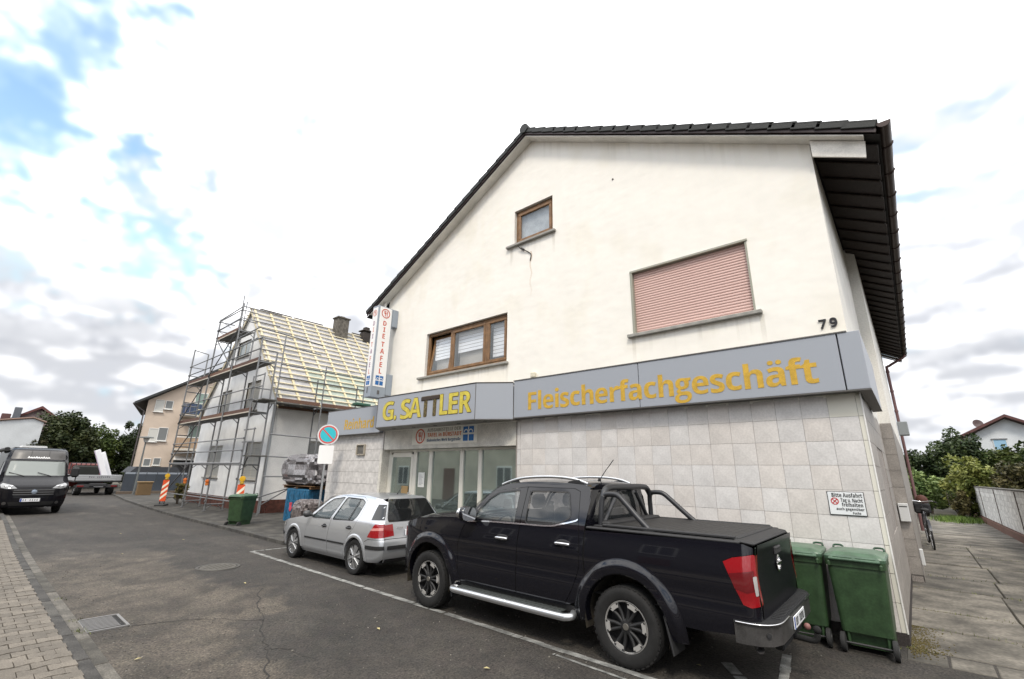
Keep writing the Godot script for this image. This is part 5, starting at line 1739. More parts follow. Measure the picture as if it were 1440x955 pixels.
	gc.rbox(Vector3(6.15, 5.02, -4.55), Vector3(0.45, 0.14, 0.8), 0.03)
	obj("net_bundle", gc, mat("net_green", 0.03, 0.09, 0.06, 0.8), s)

	var bu := thing("bucket", "black plastic bucket hanging from the scaffolding by the house corner", "bucket", Vector3(-19.75, 1.15, -1.6))
	var bb := MB.new()
	bb.lathe(P2([0.0, 0.0, 0.12, 0.0, 0.155, 0.28, 0.165, 0.285, 0.15, 0.29, 0.11, 0.03]), Vector3.ZERO, Vector3.UP, 20)
	obj("body", bb, mat("bucket_black", 0.02, 0.02, 0.022, 0.5), bu)
	var bh := MB.new()
	var ha := PackedVector3Array()
	for k in 9: ha.append(Vector3(0.15 * cos(PI * k / 8.0), 0.28 + 0.17 * sin(PI * k / 8.0), 0))
	bh.tube(ha, 0.006, 5)
	obj("handle", bh, mats["bucket_black"], bu)

func build_far_left() -> void:
	# beige house with balconies
	var h := thing("beige_house", "beige three storey house with dark roof and balconies beyond the scaffolding", "house", Vector3(-48.37, 0, -0.05), -0.25)
	var wm := rough_mat("beige_render", 0.60, 0.50, 0.41, 0.93, 0.06, 0.8, 0.2, 4.0, 0.08)
	var w := MB.new()
	w.panel(P2([-12.0, 0, -1.5, 0, -1.5, 7.35, -6.75, 10.9, -12.0, 7.35]), [], steps(-12, -1.5, 2.0), steps(0, 11, 2.0), func(q: Vector2) -> Vector3: return Vector3(0, q.y, q.x), Vector3.RIGHT)
	w.quad(Vector3(-10, 0, -1.5), Vector3(0, 0, -1.5), Vector3(0, 7.35, -1.5), Vector3(-10, 7.35, -1.5))
	obj("wall", w, wm, h)
	var r := MB.new()
	for s in [1.0, -1.0]:
		r.prism(PackedVector2Array([Vector2(0, 10.95), Vector2(s * 6.1, 10.95 - 0.667 * 6.1), Vector2(s * 6.1, 11.15 - 0.667 * 6.1), Vector2(0, 11.15)]), Vector3(0.6, 0, -6.75), Vector3.BACK, Vector3.UP, 11.0)
	obj("roof", r, rough_mat("beige_roof", 0.045, 0.05, 0.052, 0.7, 0.2), h)
	var gt := MB.new()
	gt.tube(P3([0.5, 6.95, -0.62, -10, 6.95, -0.62]), 0.07, 8)
	gt.tube(P3([0.2, 6.9, -0.65, 0.1, 6.4, -1.38, 0.1, 0.2, -1.4]), 0.05, 8)
	obj("gutter", gt, mat("gutter_dark", 0.07, 0.06, 0.06, 0.5), h)
	var fr := mat("white_frame", 0.66, 0.66, 0.64, 0.5)
	var gl := mat("far_glass", 0.16, 0.17, 0.17, 0.12)
	var bl := mat("far_blind", 0.50, 0.50, 0.47, 0.7)
	for q in [[-2.32, 6.45, 0.62, 1.0], [-2.97, 6.72, 0.55, 0.72], [-2.34, 3.95, 0.68, 1.1], [-2.96, 4.05, 0.68, 1.1], [-2.36, 1.95, 0.5, 0.62], [-3.0, 2.05, 0.5, 0.6]]:
		wall_window(h, Vector3(0.02, q[1], q[0]), q[2], q[3], 1, "window", fr, bl if q[0] > -2.5 and q[1] > 3 else gl, 1, fr)
	# balconies
	for q in [[6.25, 0.88, "balcony_blue", 0.03, 0.05, 0.10], [3.42, 0.84, "balcony_tan", 0.33, 0.23, 0.15]]:
		var m := MB.new()
		m.span(Vector3(0.02, q[0] - 0.15, -9.0), Vector3(1.6, q[0], -3.9))
		var bn := obj("balcony", m, mat("balcony_slab", 0.48, 0.44, 0.38, 0.9), h)
		for k in 17:
			var pnl := MB.new()
			pnl.rbox(Vector3(1.58, q[0] + q[1] / 2 + 0.03, -4.05 - k * 0.3), Vector3(0.03, q[1], 0.285), 0.006)
			obj("panel", pnl, mat(q[2], q[3], q[4], q[5], 0.7), bn)
		var rl := MB.new()
		rl.tube(P3([1.58, q[0] + q[1] + 0.1, -3.9, 1.58, q[0] + q[1] + 0.1, -9.0]), 0.025, 6)
		obj("rail", rl, mats["white_frame"], bn)
		wall_window(h, Vector3(0.03, q[0], -5.6), 1.8, 2.1, 1, "balcony_door", fr, mat("door_green_glass", 0.20, 0.27, 0.24, 0.15), 2)
	var gd := MB.new()
	gd.span(Vector3(0.02, 0.1, -8.5), Vector3(0.06, 2.6, -4.1))
	obj("ground_recess", gd, mat("recess_dark", 0.05, 0.05, 0.05, 0.8), h)
	var wn := MB.new()
	wn.prism(P2([0, 0, 1.0, -0.25, 1.0, -0.18, 0, 0.07]), Vector3(0.06, 2.75, -8.5), Vector3.RIGHT, Vector3.UP, 4.4)
	obj("awning", wn, mat("awning_white", 0.6, 0.58, 0.55, 0.8), h)

	# dark blue fence before the beige house
	var f := thing("board_fence", "dark slate blue panel fence before the beige house", "fence", Vector3(-41.5, 0, 0))
	for k in 6:
		var p := MB.new()
		p.rbox(Vector3(0, 0.78, -0.25 - k * 0.62), Vector3(0.04, 1.3, 0.58), 0.008)
		obj("panel", p, rough_mat("fence_slate", 0.055, 0.068, 0.088, 0.7, 0.12), f)
		var t := MB.new()
		t.rbox(Vector3(0.01, 1.46, -0.25 - k * 0.62), Vector3(0.035, 0.12, 0.6), 0.008)
		obj("top_strip", t, mat("fence_pale", 0.24, 0.27, 0.31, 0.6), f)
		var q := MB.new()
		q.rbox(Vector3(0, 0.8, -0.25 - k * 0.62 + 0.31), Vector3(0.06, 1.6, 0.05), 0.006)
		obj("post", q, mat("fence_post", 0.045, 0.052, 0.06, 0.6), f)
	var fb := MB.new()
	fb.rbox(Vector3(0.05, 0.12, -1.8), Vector3(0.2, 0.28, 4.2), 0.02)
	obj("base", fb, rough_mat("fence_base", 0.16, 0.12, 0.09, 0.9, 0.2), f)
	var sh := thing("shed", "low shed with dark sloping roof behind the slate blue fence", "shed", Vector3(-44.6, 0, -2.2))
	var sb := MB.new()
	sb.span(Vector3(-1.2, 0, -1.4), Vector3(1.2, 1.5, 1.3))
	obj("wall", sb, mats["fence_slate"], sh)
	var sr := MB.new()
	sr.prism(P2([-1.7, 1.5, 1.5, 1.5, 1.15, 1.92, -1.35, 1.92]), Vector3(-1.4, 0, 0.0), Vector3.FORWARD, Vector3.UP, 2.8)
	obj("roof", sr, mat("shed_roof", 0.035, 0.038, 0.045, 0.7), sh)

	# street lamp
	var l := thing("street_lamp", "grey post-top street lamp on the far right pavement", "street lamp", Vector3(-40.1, 0.05, -0.4))
	var lp := MB.new()
	lp.tube(P3([0, 0, 0, 0, 0.9, 0, 0, 3.5, 0]), 0.05, 8, PackedFloat32Array([0.075, 0.06, 0.045]))
	obj("post", lp, mat("lamp_grey", 0.12, 0.13, 0.13, 0.6), l)
	var lh := MB.new()
	lh.lathe(P2([0.1, 3.5, 0.19, 3.78, 0.16, 3.8, 0.08, 3.52]), Vector3.ZERO, Vector3.UP, 14)
	obj("lantern", lh, mat("lantern_pale", 0.5, 0.5, 0.48, 0.4), l)
	var lc := MB.new()
	lc.lathe(P2([0.42, 3.80, 0.40, 3.86, 0.0, 3.92, ]), Vector3.ZERO, Vector3.UP, 18)
	obj("cap", lc, mats["lamp_grey"], l)
	# distribution box
	var u := thing("utility_box", "small brown cable distribution box beside the street lamp", "utility box", Vector3(-39.3, 0.06, -0.75))
	var ub := MB.new()
	ub.rbox(Vector3(0, 0.42, 0), Vector3(0.4, 0.82, 0.78), 0.03)
	obj("body", ub, rough_mat("box_brown", 0.20, 0.125, 0.055, 0.8, 0.2), u)
	var uc := MB.new()
	uc.rbox(Vector3(0, 0.86, 0), Vector3(0.48, 0.07, 0.86), 0.02)
	obj("cap", uc, mat("box_brown_cap", 0.24, 0.16, 0.075, 0.8), u)

	# white house on the left with parapet roof
	var wh := thing("white_house", "plain white house wall with brown roof edge on the left", "house", Vector3(-52, 0, 0))
	var ww := MB.new()
	ww.panel(P2([4.04, 0, 12.5, 0, 12.5, 3.9, 4.7, 5.45, 4.04, 5.2]), [], steps(4, 12.5, 3.0), steps(0, 7, 2.0), func(q: Vector2) -> Vector3: return Vector3(0, q.y, q.x), Vector3.RIGHT)
	ww.quad(Vector3(-8, 0, 4.04), Vector3(0, 0, 4.04), Vector3(0, 5.2, 4.04), Vector3(-8, 5.2, 4.04))
	obj("wall", ww, rough_mat("white_far", 0.60, 0.63, 0.65, 0.9, 0.05, 0.8, 0.1, 4.0, 0.06), wh)
	var we := MB.new()
	we.tube(P3([0.06, 5.2, 3.9, 0.06, 5.5, 4.7, 0.06, 3.93, 12.6]), 0.07, 6)
	obj("roof_edge", we, mat("edge_brown", 0.16, 0.10, 0.075, 0.7), wh)
	var wr := MB.new()
	wr.quad(Vector3(0.1, 5.2, 3.9), Vector3(0.1, 5.5, 4.7), Vector3(-8, 5.5, 4.7), Vector3(-8, 5.2, 3.9))
	wr.quad(Vector3(0.1, 5.5, 4.7), Vector3(0.1, 3.93, 12.6), Vector3(-8, 3.93, 12.6), Vector3(-8, 5.5, 4.7))
	obj("roof", wr, mats["edge_brown"], wh)
	# red roofed house behind it
	var rh := thing("red_roofed_house", "house with red tiled gable roof and two chimneys behind the white house", "house", Vector3(-63, 0, 0))
	var rw := MB.new()
	rw.span(Vector3(-8, 0, 2.2), Vector3(0, 6.0, 8.0))
	rw.prism(P2([2.2, 6.0, 5.6, 6.0, 3.75, 7.1]), Vector3(0.0, 0, 0), Vector3.BACK, Vector3.UP, 8.0)
	obj("wall", rw, rough_mat("red_house_wall", 0.42, 0.33, 0.33, 0.9, 0.1), rh)
	var rr := MB.new()
	for q in [[3.72, 7.15, 2.3, 6.1], [3.72, 7.15, 6.2, 5.4]]:
		rr.prism(PackedVector2Array([Vector2(q[0], q[1]), Vector2(q[2], q[3]), Vector2(q[2], q[3] + 0.22), Vector2(q[0], q[1] + 0.25)]), Vector3(0.5, 0, 0), Vector3.BACK, Vector3.UP, 9.0)
	obj("roof", rr, rough_mat("red_tiles", 0.17, 0.06, 0.055, 0.8, 0.2), rh)
	var rc := MB.new()
	rc.rbox(Vector3(0.8, 6.3, 5.25), Vector3(0.5, 1.5, 0.5), 0.03)
	obj("chimney", rc, rough_mat("chimney_grey", 0.16, 0.18, 0.21, 0.8, 0.2), rh)
	var rc2 := MB.new()
	rc2.rbox(Vector3(0.8, 5.6, 5.9), Vector3(0.6, 1.6, 0.6), 0.03)
	obj("chimney", rc2, rough_mat("chimney_brick", 0.15, 0.075, 0.07, 0.85, 0.2), rh)

func build_yard() -> void:
	# garden wall of concrete blocks, five panels between posts
	var w := thing("garden_wall", "long white concrete garden wall with dark joints along the driveway", "wall", Vector3(3.0, 0, 0))
	var bm := [rough_mat("garden_block", 0.86, 0.85, 0.82, 0.92, 0.12, 0.4, 0.4, 1.6, 0.2), rough_mat("garden_block_b", 0.81, 0.80, 0.77, 0.92, 0.12, 0.4, 0.4, 1.6, 0.2)]
	var post_m := mat("wall_post", 0.10, 0.075, 0.065, 0.9)
	var lx := func(z: float) -> float: return 0.05 + 0.026 * z * 0.55
	var cap := rough_mat("wall_cap", 0.16, 0.15, 0.13, 0.95, 0.3)
	var red := rough_mat("wall_foot_red", 0.20, 0.095, 0.065, 0.95, 0.3, 0.3, 0.4)
	for k in 9:
		var za := 4.0 - k * 4.6
		var zb := za - 4.55
		var xa: float = lx.call(za)
		var xb: float = lx.call(zb)
		var ang := atan2(xa - xb, za - zb)
		var zc := (za + zb) / 2
		var top := 1.56 - 0.002 * k
		for r in 7:
			var b := MB.new()
			b.rbox(Vector3.ZERO, Vector3(0.14, 0.185, 4.5), 0.008)
			var o := obj("block_course", b, bm[(r + k) % 2], w)
			o.position = Vector3((xa + xb) / 2 + rng.randf_range(-0.003, 0.003), 0.28 + 0.093 + r * 0.19, zc)
			o.rotation.y = ang
		var p := MB.new()
		p.rbox(Vector3(0, top / 2, 0), Vector3(0.17, top + 0.05, 0.07), 0.01)
		var po := obj("post", p, post_m, w)
		po.position = Vector3(xa, 0, za)
		var c := MB.new()
		c.rbox(Vector3.ZERO, Vector3(0.2, 0.05, 4.56), 0.012)
		var co := obj("cap", c, cap, w)
		co.position = Vector3((xa + xb) / 2, 0.28 + 7 * 0.19 + 0.02, zc)
		co.rotation.y = ang
		var f := MB.new()
		f.rbox(Vector3.ZERO, Vector3(0.22, 0.32, 4.58), 0.012)
		var fo := obj("footing", f, red, w)
		fo.position = Vector3((xa + xb) / 2 - 0.02, 0.10, zc)
		fo.rotation.y = ang

	# bicycle seen from the front, leaning at the house wall
	var b := thing("bicycle", "dark city bicycle with a loaded front basket parked beside the house wall", "bicycle", Vector3(0.47, 0.02, -11.4), PI / 2 + 0.06)
	b.scale = Vector3.ONE * 1.15
	b.rotation.z = 0.07
	var tyre := mat("tyre_rubber", 0.018, 0.018, 0.018, 0.85)
	var chrome := mat("chrome", 0.75, 0.75, 0.76, 0.18, 1.0)
	var frame_m := paint("bike_frame", 0.03, 0.032, 0.04)
	for x in [-0.55, 0.53]:
		var t := MB.new()
		var ring := PackedVector3Array()
		for k in 29: ring.append(Vector3(x + 0.33 * cos(TAU * k / 28.0), 0.345 + 0.33 * sin(TAU * k / 28.0), 0))
		t.tube(ring, 0.02, 8, PackedFloat32Array(), false)
		var wn := obj("wheel", t, tyre, b)
		var rim := MB.new()
		ring.clear()
		for k in 29: ring.append(Vector3(x + 0.305 * cos(TAU * k / 28.0), 0.345 + 0.305 * sin(TAU * k / 28.0), 0))
		rim.tube(ring, 0.012, 6, PackedFloat32Array(), false)
		obj("rim", rim, mat("rim_dull", 0.42, 0.42, 0.43, 0.35, 0.7), wn)
		var sp := MB.new()
		sp.cyl(Vector3(x, 0.345, -0.04), Vector3(x, 0.345, 0.04), 0.022, 10)
		for k in 16:
			var a := TAU * k / 16.0
			sp.cyl(Vector3(x, 0.345, 0.02 if k % 2 else -0.02), Vector3(x + 0.3 * cos(a), 0.345 + 0.3 * sin(a), 0), 0.002, 4)
		obj("spokes", sp, chrome, wn)
		var mg := MB.new()
		for k in 13:
			var a0 := 0.1 + k * 0.2
			var a1 := a0 + 0.2
			var p0 := Vector3(x + 0.37 * cos(a0), 0.345 + 0.37 * sin(a0), 0)
			var p1 := Vector3(x + 0.37 * cos(a1), 0.345 + 0.37 * sin(a1), 0)
			var zz := Vector3(0, 0, 0.025)
			mg.quad(p0 - zz, p0 + zz, p1 + zz, p1 - zz)
		obj("mudguard", mg, frame_m, b)
	var fr := MB.new()
	for q in [[0.53, 0.345, 0.38, 0.95], [0.38, 0.88, -0.12, 0.35], [-0.12, 0.35, -0.22, 0.85], [-0.55, 0.345, -0.12, 0.35], [-0.55, 0.345, -0.2, 0.75], [0.40, 0.8, -0.17, 0.6]]:
		fr.cyl(Vector3(q[0], q[1], 0), Vector3(q[2], q[3], 0), 0.017, 8)
	obj("frame", fr, frame_m, b)
	var sd := MB.new()
	sd.ball(Vector3(-0.25, 0.92, 0), Vector3(0.14, 0.04, 0.09), 12, 6)
	obj("saddle", sd, tyre, b)
	var hb := MB.new()
	hb.tube(smooth3(P3([0.2, 1.06, -0.29, 0.30, 1.08, -0.2, 0.38, 1.05, 0, 0.30, 1.08, 0.2, 0.2, 1.06, 0.29]), 4), 0.012, 8)
	obj("handlebar", hb, chrome, b)
	for s in [-1, 1]:
		var gr := MB.new()
		gr.cyl(Vector3(0.17, 1.055, s * 0.30), Vector3(0.26, 1.075, s * 0.25), 0.018, 8)
		obj("grip", gr, tyre, b)
	var bk := MB.new()
	for y in [0.78, 0.86, 0.94, 1.02]:
		var k2: float = 0.14 + (y - 0.78) * 0.15
		bk.tube(P3([0.42, y, -k2, 0.42 + k2 * 1.7, y, -k2, 0.42 + k2 * 1.7, y, k2, 0.42, y, k2, 0.42, y, -k2]), 0.006, 5)
	bk.rbox(Vector3(0.57, 0.88, 0), Vector3(0.30, 0.28, 0.36), 0.05)
	obj("basket", bk, mat("basket_black", 0.02, 0.02, 0.022, 0.7), b)
	var ld := MB.new()
	ld.ball(Vector3(0.58, 1.06, 0.04), Vector3(0.15, 0.15, 0.14), 10, 6)
	obj("basket_load", ld, mat("basket_load_red", 0.07, 0.022, 0.014, 0.8), b)
	var hl := MB.new()
	hl.ball(Vector3(0.60, 0.72, 0), Vector3(0.04, 0.04, 0.04), 10, 6)
	obj("headlamp", hl, chrome, b)

	# house far behind the hedge on the right
	var h := thing("gable_house", "white house with red brown gable roof and satellite dish behind the hedge", "house", Vector3(7.1, 0, -50))
	var wm := rough_mat("white_gable", 0.66, 0.69, 0.71, 0.9, 0.05, 0.8, 0.1, 4.0, 0.05)
	var hw := MB.new()
	hw.panel(P2([-3.6, 0, 4.4, 0, 4.4, 4.7, 0.1, 7.1, -3.6, 5.0]), [], steps(-4, 5, 3.0), steps(0, 8, 3.0), func(q: Vector2) -> Vector3: return Vector3(q.x, q.y, 0), Vector3.BACK)
	hw.quad(Vector3(-3.6, 0, -9), Vector3(-3.6, 0, 0), Vector3(-3.6, 5.0, 0), Vector3(-3.6, 5.0, -9))
	obj("wall", hw, wm, h)
	var hr := MB.new()
	for s in [[-4.3, 4.86], [4.9, 4.55]]:
		hr.prism(PackedVector2Array([Vector2(0.1, 7.22), Vector2(s[0], s[1]), Vector2(s[0], s[1] + 0.22), Vector2(0.1, 7.45)]), Vector3(0, 0, -9.5), Vector3.RIGHT, Vector3.UP, 10.2)
	obj("roof", hr, rough_mat("red_brown_tiles", 0.13, 0.055, 0.05, 0.8, 0.2), h)
	var gl := mat("sky_glass", 0.25, 0.42, 0.56, 0.06)
	var fr2: Material = mats["white_frame"]
	for x in [-0.55, 1.75, 3.4]:
		wall_window(h, Vector3(x, 4.2, 0.02), 0.85, 1.2, 0, "window", fr2, gl, 1, null)
	for x in [-0.55, 1.75, 3.4]:
		var lt := MB.new()
		lt.rbox(Vector3(x, 5.43, 0.06), Vector3(1.0, 0.07, 0.12), 0.01)
		obj("lintel", lt, mat("lintel_grey", 0.2, 0.2, 0.2, 0.7), h)
	var ds := MB.new()
	ds.lathe(P2([0.0, 0.0, 0.2, 0.03, 0.38, 0.12, 0.36, 0.12, 0.18, 0.04, 0.0, 0.02]), Vector3(-1.65, 6.72, 0.35), Vector3(0.35, 0.25, 0.9), 20)
	ds.cyl(Vector3(-1.65, 6.1, 0.25), Vector3(-1.65, 6.7, 0.32), 0.03, 6)
	obj("satellite_dish", ds, mat("dish_dark", 0.07, 0.045, 0.045, 0.6), h)

func build_bins() -> void:
	var green := rough_mat("bin_green", 0.042, 0.088, 0.036, 0.45, 0.12, 0.5, 0.05, 0.8, 0.2)
	green.uv1_world_triplanar = false; green.uv2_world_triplanar = false
	var lidm := rough_mat("bin_lid_green", 0.095, 0.175, 0.108, 0.34, 0.12, 0.5, 0.05, 0.8, 0.2)
	lidm.uv1_world_triplanar = false; lidm.uv2_world_triplanar = false
	var rubber := mat("tyre_rubber", 0.018, 0.018, 0.018, 0.85)
	# local: origin on the ground, +z towards the street (the wheel side)
	var t := thing("wheelie_bin", "green wheeled rubbish bin at the corner of the tiled wall, beside the keep clear sign", "rubbish bin", Vector3(-0.27, 0.0, 0.41), 0.0, "green rubbish bins against the tiled wall")
	var body := MB.new()
	# loft: y, half x, z back, z front
	var lv := [[0.06, 0.225, -0.27, 0.20], [0.20, 0.232, -0.28, 0.215], [0.21, 0.24, -0.285, 0.275], [0.86, 0.272, -0.335, 0.335], [0.90, 0.272, -0.335, 0.335], [0.905, 0.288, -0.35, 0.35], [0.975, 0.290, -0.352, 0.352]]
	var ring := func(q: Array) -> PackedVector3Array:
		var p := rounded(PackedVector2Array([Vector2(-q[1], q[2]), Vector2(q[1], q[2]), Vector2(q[1], q[3]), Vector2(-q[1], q[3])]), 0.06, 4)
		var r := PackedVector3Array()
		for w in p: r.append(Vector3(w.x, q[0], w.y))
		return r
	for i in lv.size() - 1:
		var a: PackedVector3Array = ring.call(lv[i])
		var b: PackedVector3Array = ring.call(lv[i + 1])
		var c := Vector3(0, (lv[i][0] + lv[i + 1][0]) / 2, 0)
		for k in a.size():
			var k2 := (k + 1) % a.size()
			body.out_quad(a[k], a[k2], b[k2], b[k], c)
	var bot: PackedVector3Array = ring.call(lv[0])
	for k in bot.size(): body.flat(bot[k], bot[(k + 1) % bot.size()], Vector3(0, 0.06, 0))
	# ribs of the comb under the rim and grip bars
	for s in [-1, 1]:
		body.rbox(Vector3(s * 0.18, 0.15, 0.235), Vector3(0.03, 0.13, 0.05), 0.008)
		body.rbox(Vector3(s * 0.245, 0.93, 0.36), Vector3(0.03, 0.06, 0.07), 0.01)
	obj("body", body, green, t)
	var lid := MB.new()
	var ll := [[0.975, 0.295, -0.365, 0.335], [1.005, 0.297, -0.37, 0.34], [1.025, 0.285, -0.355, 0.33], [1.055, 0.20, -0.25, 0.25], [1.066, 0.10, -0.14, 0.14]]
	for i in ll.size() - 1:
		var a: PackedVector3Array = ring.call(ll[i])
		var b: PackedVector3Array = ring.call(ll[i + 1])
		for k in a.size():
			lid.out_quad(a[k], a[(k + 1) % a.size()], b[(k + 1) % a.size()], b[k], Vector3(0, 0.6, 0))
	var tp: PackedVector3Array = ring.call(ll[4])
	for k in tp.size(): lid.flat(tp[k], tp[(k + 1) % tp.size()], Vector3(0, 1.067, 0))
	for s in [-1, 1]:
		lid.rbox(Vector3(s * 0.15, 1.035, 0.10), Vector3(0.025, 0.03, 0.36), 0.01, Basis(Vector3.UP, s * 0.35))
	var ln := obj("lid", lid, lidm, t)
	var hg := MB.new()
	hg.cyl(Vector3(-0.24, 0.985, 0.375), Vector3(0.24, 0.985, 0.375), 0.016, 10)
	for x in [-0.22, 0.0, 0.22]: hg.rbox(Vector3(x, 0.985, 0.36), Vector3(0.05, 0.04, 0.05), 0.012)
	obj("hinge_bar", hg, lidm, t)
	for s in [-1, 1]:
		var gp := MB.new()
		gp.tube(smooth3(P3([s * 0.21 - 0.05, 1.03, -0.33, s * 0.21 - 0.04, 1.06, -0.35, s * 0.21 + 0.04, 1.06, -0.35, s * 0.21 + 0.05, 1.03, -0.33]), 3), 0.012, 8)
		obj("lid_handle", gp, mat("bin_dark_green", 0.012, 0.05, 0.022, 0.5), ln)
		var wh := MB.new()
		wh.lathe(P2([0.0, -0.026, 0.06, -0.026, 0.095, -0.022, 0.1, -0.012, 0.1, 0.012, 0.095, 0.022, 0.06, 0.026, 0.0, 0.026]), Vector3(s * 0.235, 0.1, 0.275), Vector3.RIGHT, 22)
		var wo := obj("wheel", wh, rubber, t)
		var hub := MB.new()
		hub.lathe(P2([0.055, 0.0, 0.05, 0.03, 0.0, 0.032]), Vector3(s * 0.235, 0.1, 0.275), Vector3(s, 0, 0), 14)
		obj("hub", hub, mat("hub_dark", 0.03, 0.03, 0.03, 0.5), wo)
	var ax := MB.new()
	ax.cyl(Vector3(-0.23, 0.1, 0.275), Vector3(0.23, 0.1, 0.275), 0.012, 8)
	obj("axle", ax, mat("axle_dark", 0.03, 0.03, 0.03, 0.5), t)
	copy_of(t, Vector3(-0.895, 0.0, 0.40), 0.05, "green wheeled rubbish bin half hidden behind the black pickup's bumper", "green rubbish bins against the tiled wall")
	copy_of(t, Vector3(-17.2, 0.0, 1.15), 0.5, "green wheeled rubbish bin at the kerb before the scaffolded house, a warning beacon behind it")

func build_street_things() -> void:
	# no-parking sign
	var dir := Vector3(0.85, 0.0, 0.52).normalized()
	var yaw := atan2(dir.x, dir.z)
	var t := thing("no_parking_sign", "round blue and red no parking sign with blank white plate on a post", "road sign", Vector3(-13.02, 0.0, 0.6), yaw)
	var p := MB.new()
	p.cyl(Vector3(0, 0, 0), Vector3(0, 3.22, 0), 0.03, 12)
	obj("post", p, mat("post_galvanised", 0.38, 0.39, 0.40, 0.45, 0.5), t)
	var d := MB.new()
	d.lathe(P2([0.0, -0.004, 0.30, -0.004, 0.304, 0.004, 0.0, 0.004]), Vector3(0, 2.93, 0.045), Vector3.BACK, 40)
	obj("disc", d, mat("sign_rim_white", 0.72, 0.72, 0.72, 0.5), t)
	var rd := MB.new()
	ring_shape(rd, Vector3(0, 2.93, 0.05), Vector3.RIGHT, Vector3.UP, 0.225, 0.268, 0.002, 40)
	rd.box(Vector3(0, 2.93, 0.0525), Vector3(0.46, 0.040, 0.003), Basis(Vector3.BACK, -PI / 4))
	obj("red_ring", rd, mat("traffic_red", 0.62, 0.10, 0.09, 0.45), t)
	var bl := MB.new()
	bl.lathe(P2([0.222, 0.0, 0.0, 0.0005]), Vector3(0, 2.93, 0.0502), Vector3.BACK, 40)
	obj("blue_field", bl, mat("traffic_blue_faded", 0.03, 0.50, 0.58, 0.45), t)
	var pl := MB.new()
	pl.prism(rounded(P2([-0.21, -0.27, 0.21, -0.27, 0.21, 0.27, -0.21, 0.27]), 0.04), Vector3(0, 2.34, 0.04), Vector3.RIGHT, Vector3.UP, 0.006)
	obj("plate", pl, mat("plate_white", 0.86, 0.86, 0.85, 0.5), t)
	var cl := MB.new()
	for y in [3.08, 2.78, 2.48, 2.2]: cl.lathe(P2([0.034, -0.018, 0.036, 0.0, 0.034, 0.018]), Vector3(0, y, 0), Vector3.UP, 12)
	obj("clamp", cl, mats["chrome"], t)

	# warning beacons
	var red := mat("beacon_red", 0.68, 0.085, 0.02, 0.45)
	var wht := mat("beacon_white", 0.80, 0.74, 0.60, 0.45)
	var yel := mat("beacon_yellow", 0.62, 0.36, 0.02, 0.35)
	var mk := func(label: String, at: Vector3, turn: float, flip: float) -> Node3D:
		var b := thing("warning_beacon", label, "warning beacon", at, turn, "red and white warning beacons along the scaffolding")
		var base := MB.new()
		base.rbox(Vector3(0, 0.05, 0), Vector3(0.40, 0.1, 0.80), 0.02)
		obj("foot", base, mat("rubber_foot", 0.03, 0.03, 0.03, 0.9), b)
		var post := MB.new()
		for s in [-0.09, 0.09]: post.rbox(Vector3(s, 0.2, -0.02), Vector3(0.04, 0.3, 0.04), 0.005)
		obj("post", post, mat("rubber_foot", 0.03, 0.03, 0.03, 0.9), b)
		var board := MB.new()
		board.prism(rounded(P2([-0.125, 0.24, 0.125, 0.24, 0.125, 1.24, -0.125, 1.24]), 0.03), Vector3(0, 0, -0.02), Vector3.RIGHT, Vector3.UP, 0.04)
		obj("board", board, red, b)
		for k in 4:
			var y := 0.30 + k * 0.26
			var st := MB.new()
			st.prism(PackedVector2Array([Vector2(-0.122, y + 0.12 * (1 - flip)), Vector2(0.122, y + 0.12 * (1 + flip)), Vector2(0.122, minf(y + 0.12 * (1 + flip) + 0.125, 1.235)), Vector2(-0.122, minf(y + 0.12 * (1 - flip) + 0.125, 1.235))]), Vector3(0, 0, 0.0205), Vector3.RIGHT, Vector3.UP, 0.002)
			if k < 3 or flip > 0: obj("stripe", st, wht, b)
		var lamp := MB.new()
		lamp.rbox(Vector3(0, 1.29, 0), Vector3(0.14, 0.1, 0.1), 0.02)
		obj("lamp_box", lamp, mat("beacon_box", 0.42, 0.27, 0.03, 0.5), b)
		var lens := MB.new()
		lens.lathe(P2([0.1, -0.045, 0.105, 0.0, 0.1, 0.045, 0.0, 0.05]), Vector3(0, 1.44, 0), Vector3.BACK, 20)
		lens.lathe(P2([0.1, -0.045, 0.0, -0.05]), Vector3(0, 1.44, 0), Vector3.BACK, 20)
		obj("lens", lens, yel, b)
		return b
	mk.call("red and white striped warning beacon with yellow lamp at the far end of the scaffolding", Vector3(-27.9, 0.06, 0.85), 1.1, 1.0)
	mk.call("red and white striped warning beacon standing behind the green bin at the kerb", Vector3(-19.0, 0.08, 0.62), 1.0, 1.0)
	# orange lamps hung on the scaffold poles
	for q in [["orange warning lamp hung on the scaffold pole nearest the striped beacon", Vector3(-26.5, 1.22, 0.44)], ["orange warning lamp hung on the middle front scaffold pole", Vector3(-23.4, 1.22, 0.44)]]:
		var l := thing("warning_lamp", q[0], "warning lamp", q[1], 0.9, "orange lamps hung on the scaffolding")
		var bx := MB.new()
		bx.rbox(Vector3(0, 0, 0), Vector3(0.13, 0.13, 0.08), 0.02)
		obj("box", bx, mat("lamp_orange_box", 0.55, 0.16, 0.03, 0.5), l)
		var le := MB.new()
		le.lathe(P2([0.07, -0.035, 0.08, 0.0, 0.07, 0.035, 0.0, 0.05]), Vector3(0, 0.12, 0.02), Vector3.BACK, 18)
		obj("lens", le, mat("lamp_orange", 0.55, 0.13, 0.02, 0.35), l)

	# blue container with wrapped pallet on top
	var c := thing("blue_container", "blue plastic container with a red handprint mark beside the shop's left end", "container", Vector3(-16.85, 0.0, -1.1))
	var blue := rough_mat("container_blue", 0.02, 0.20, 0.40, 0.55, 0.3, 0.3, 0.3, 0.5, 0.3)
	var cb := MB.new()
	cb.rbox(Vector3(0, 0.62, 0), Vector3(1.66, 1.2, 1.2), 0.04)
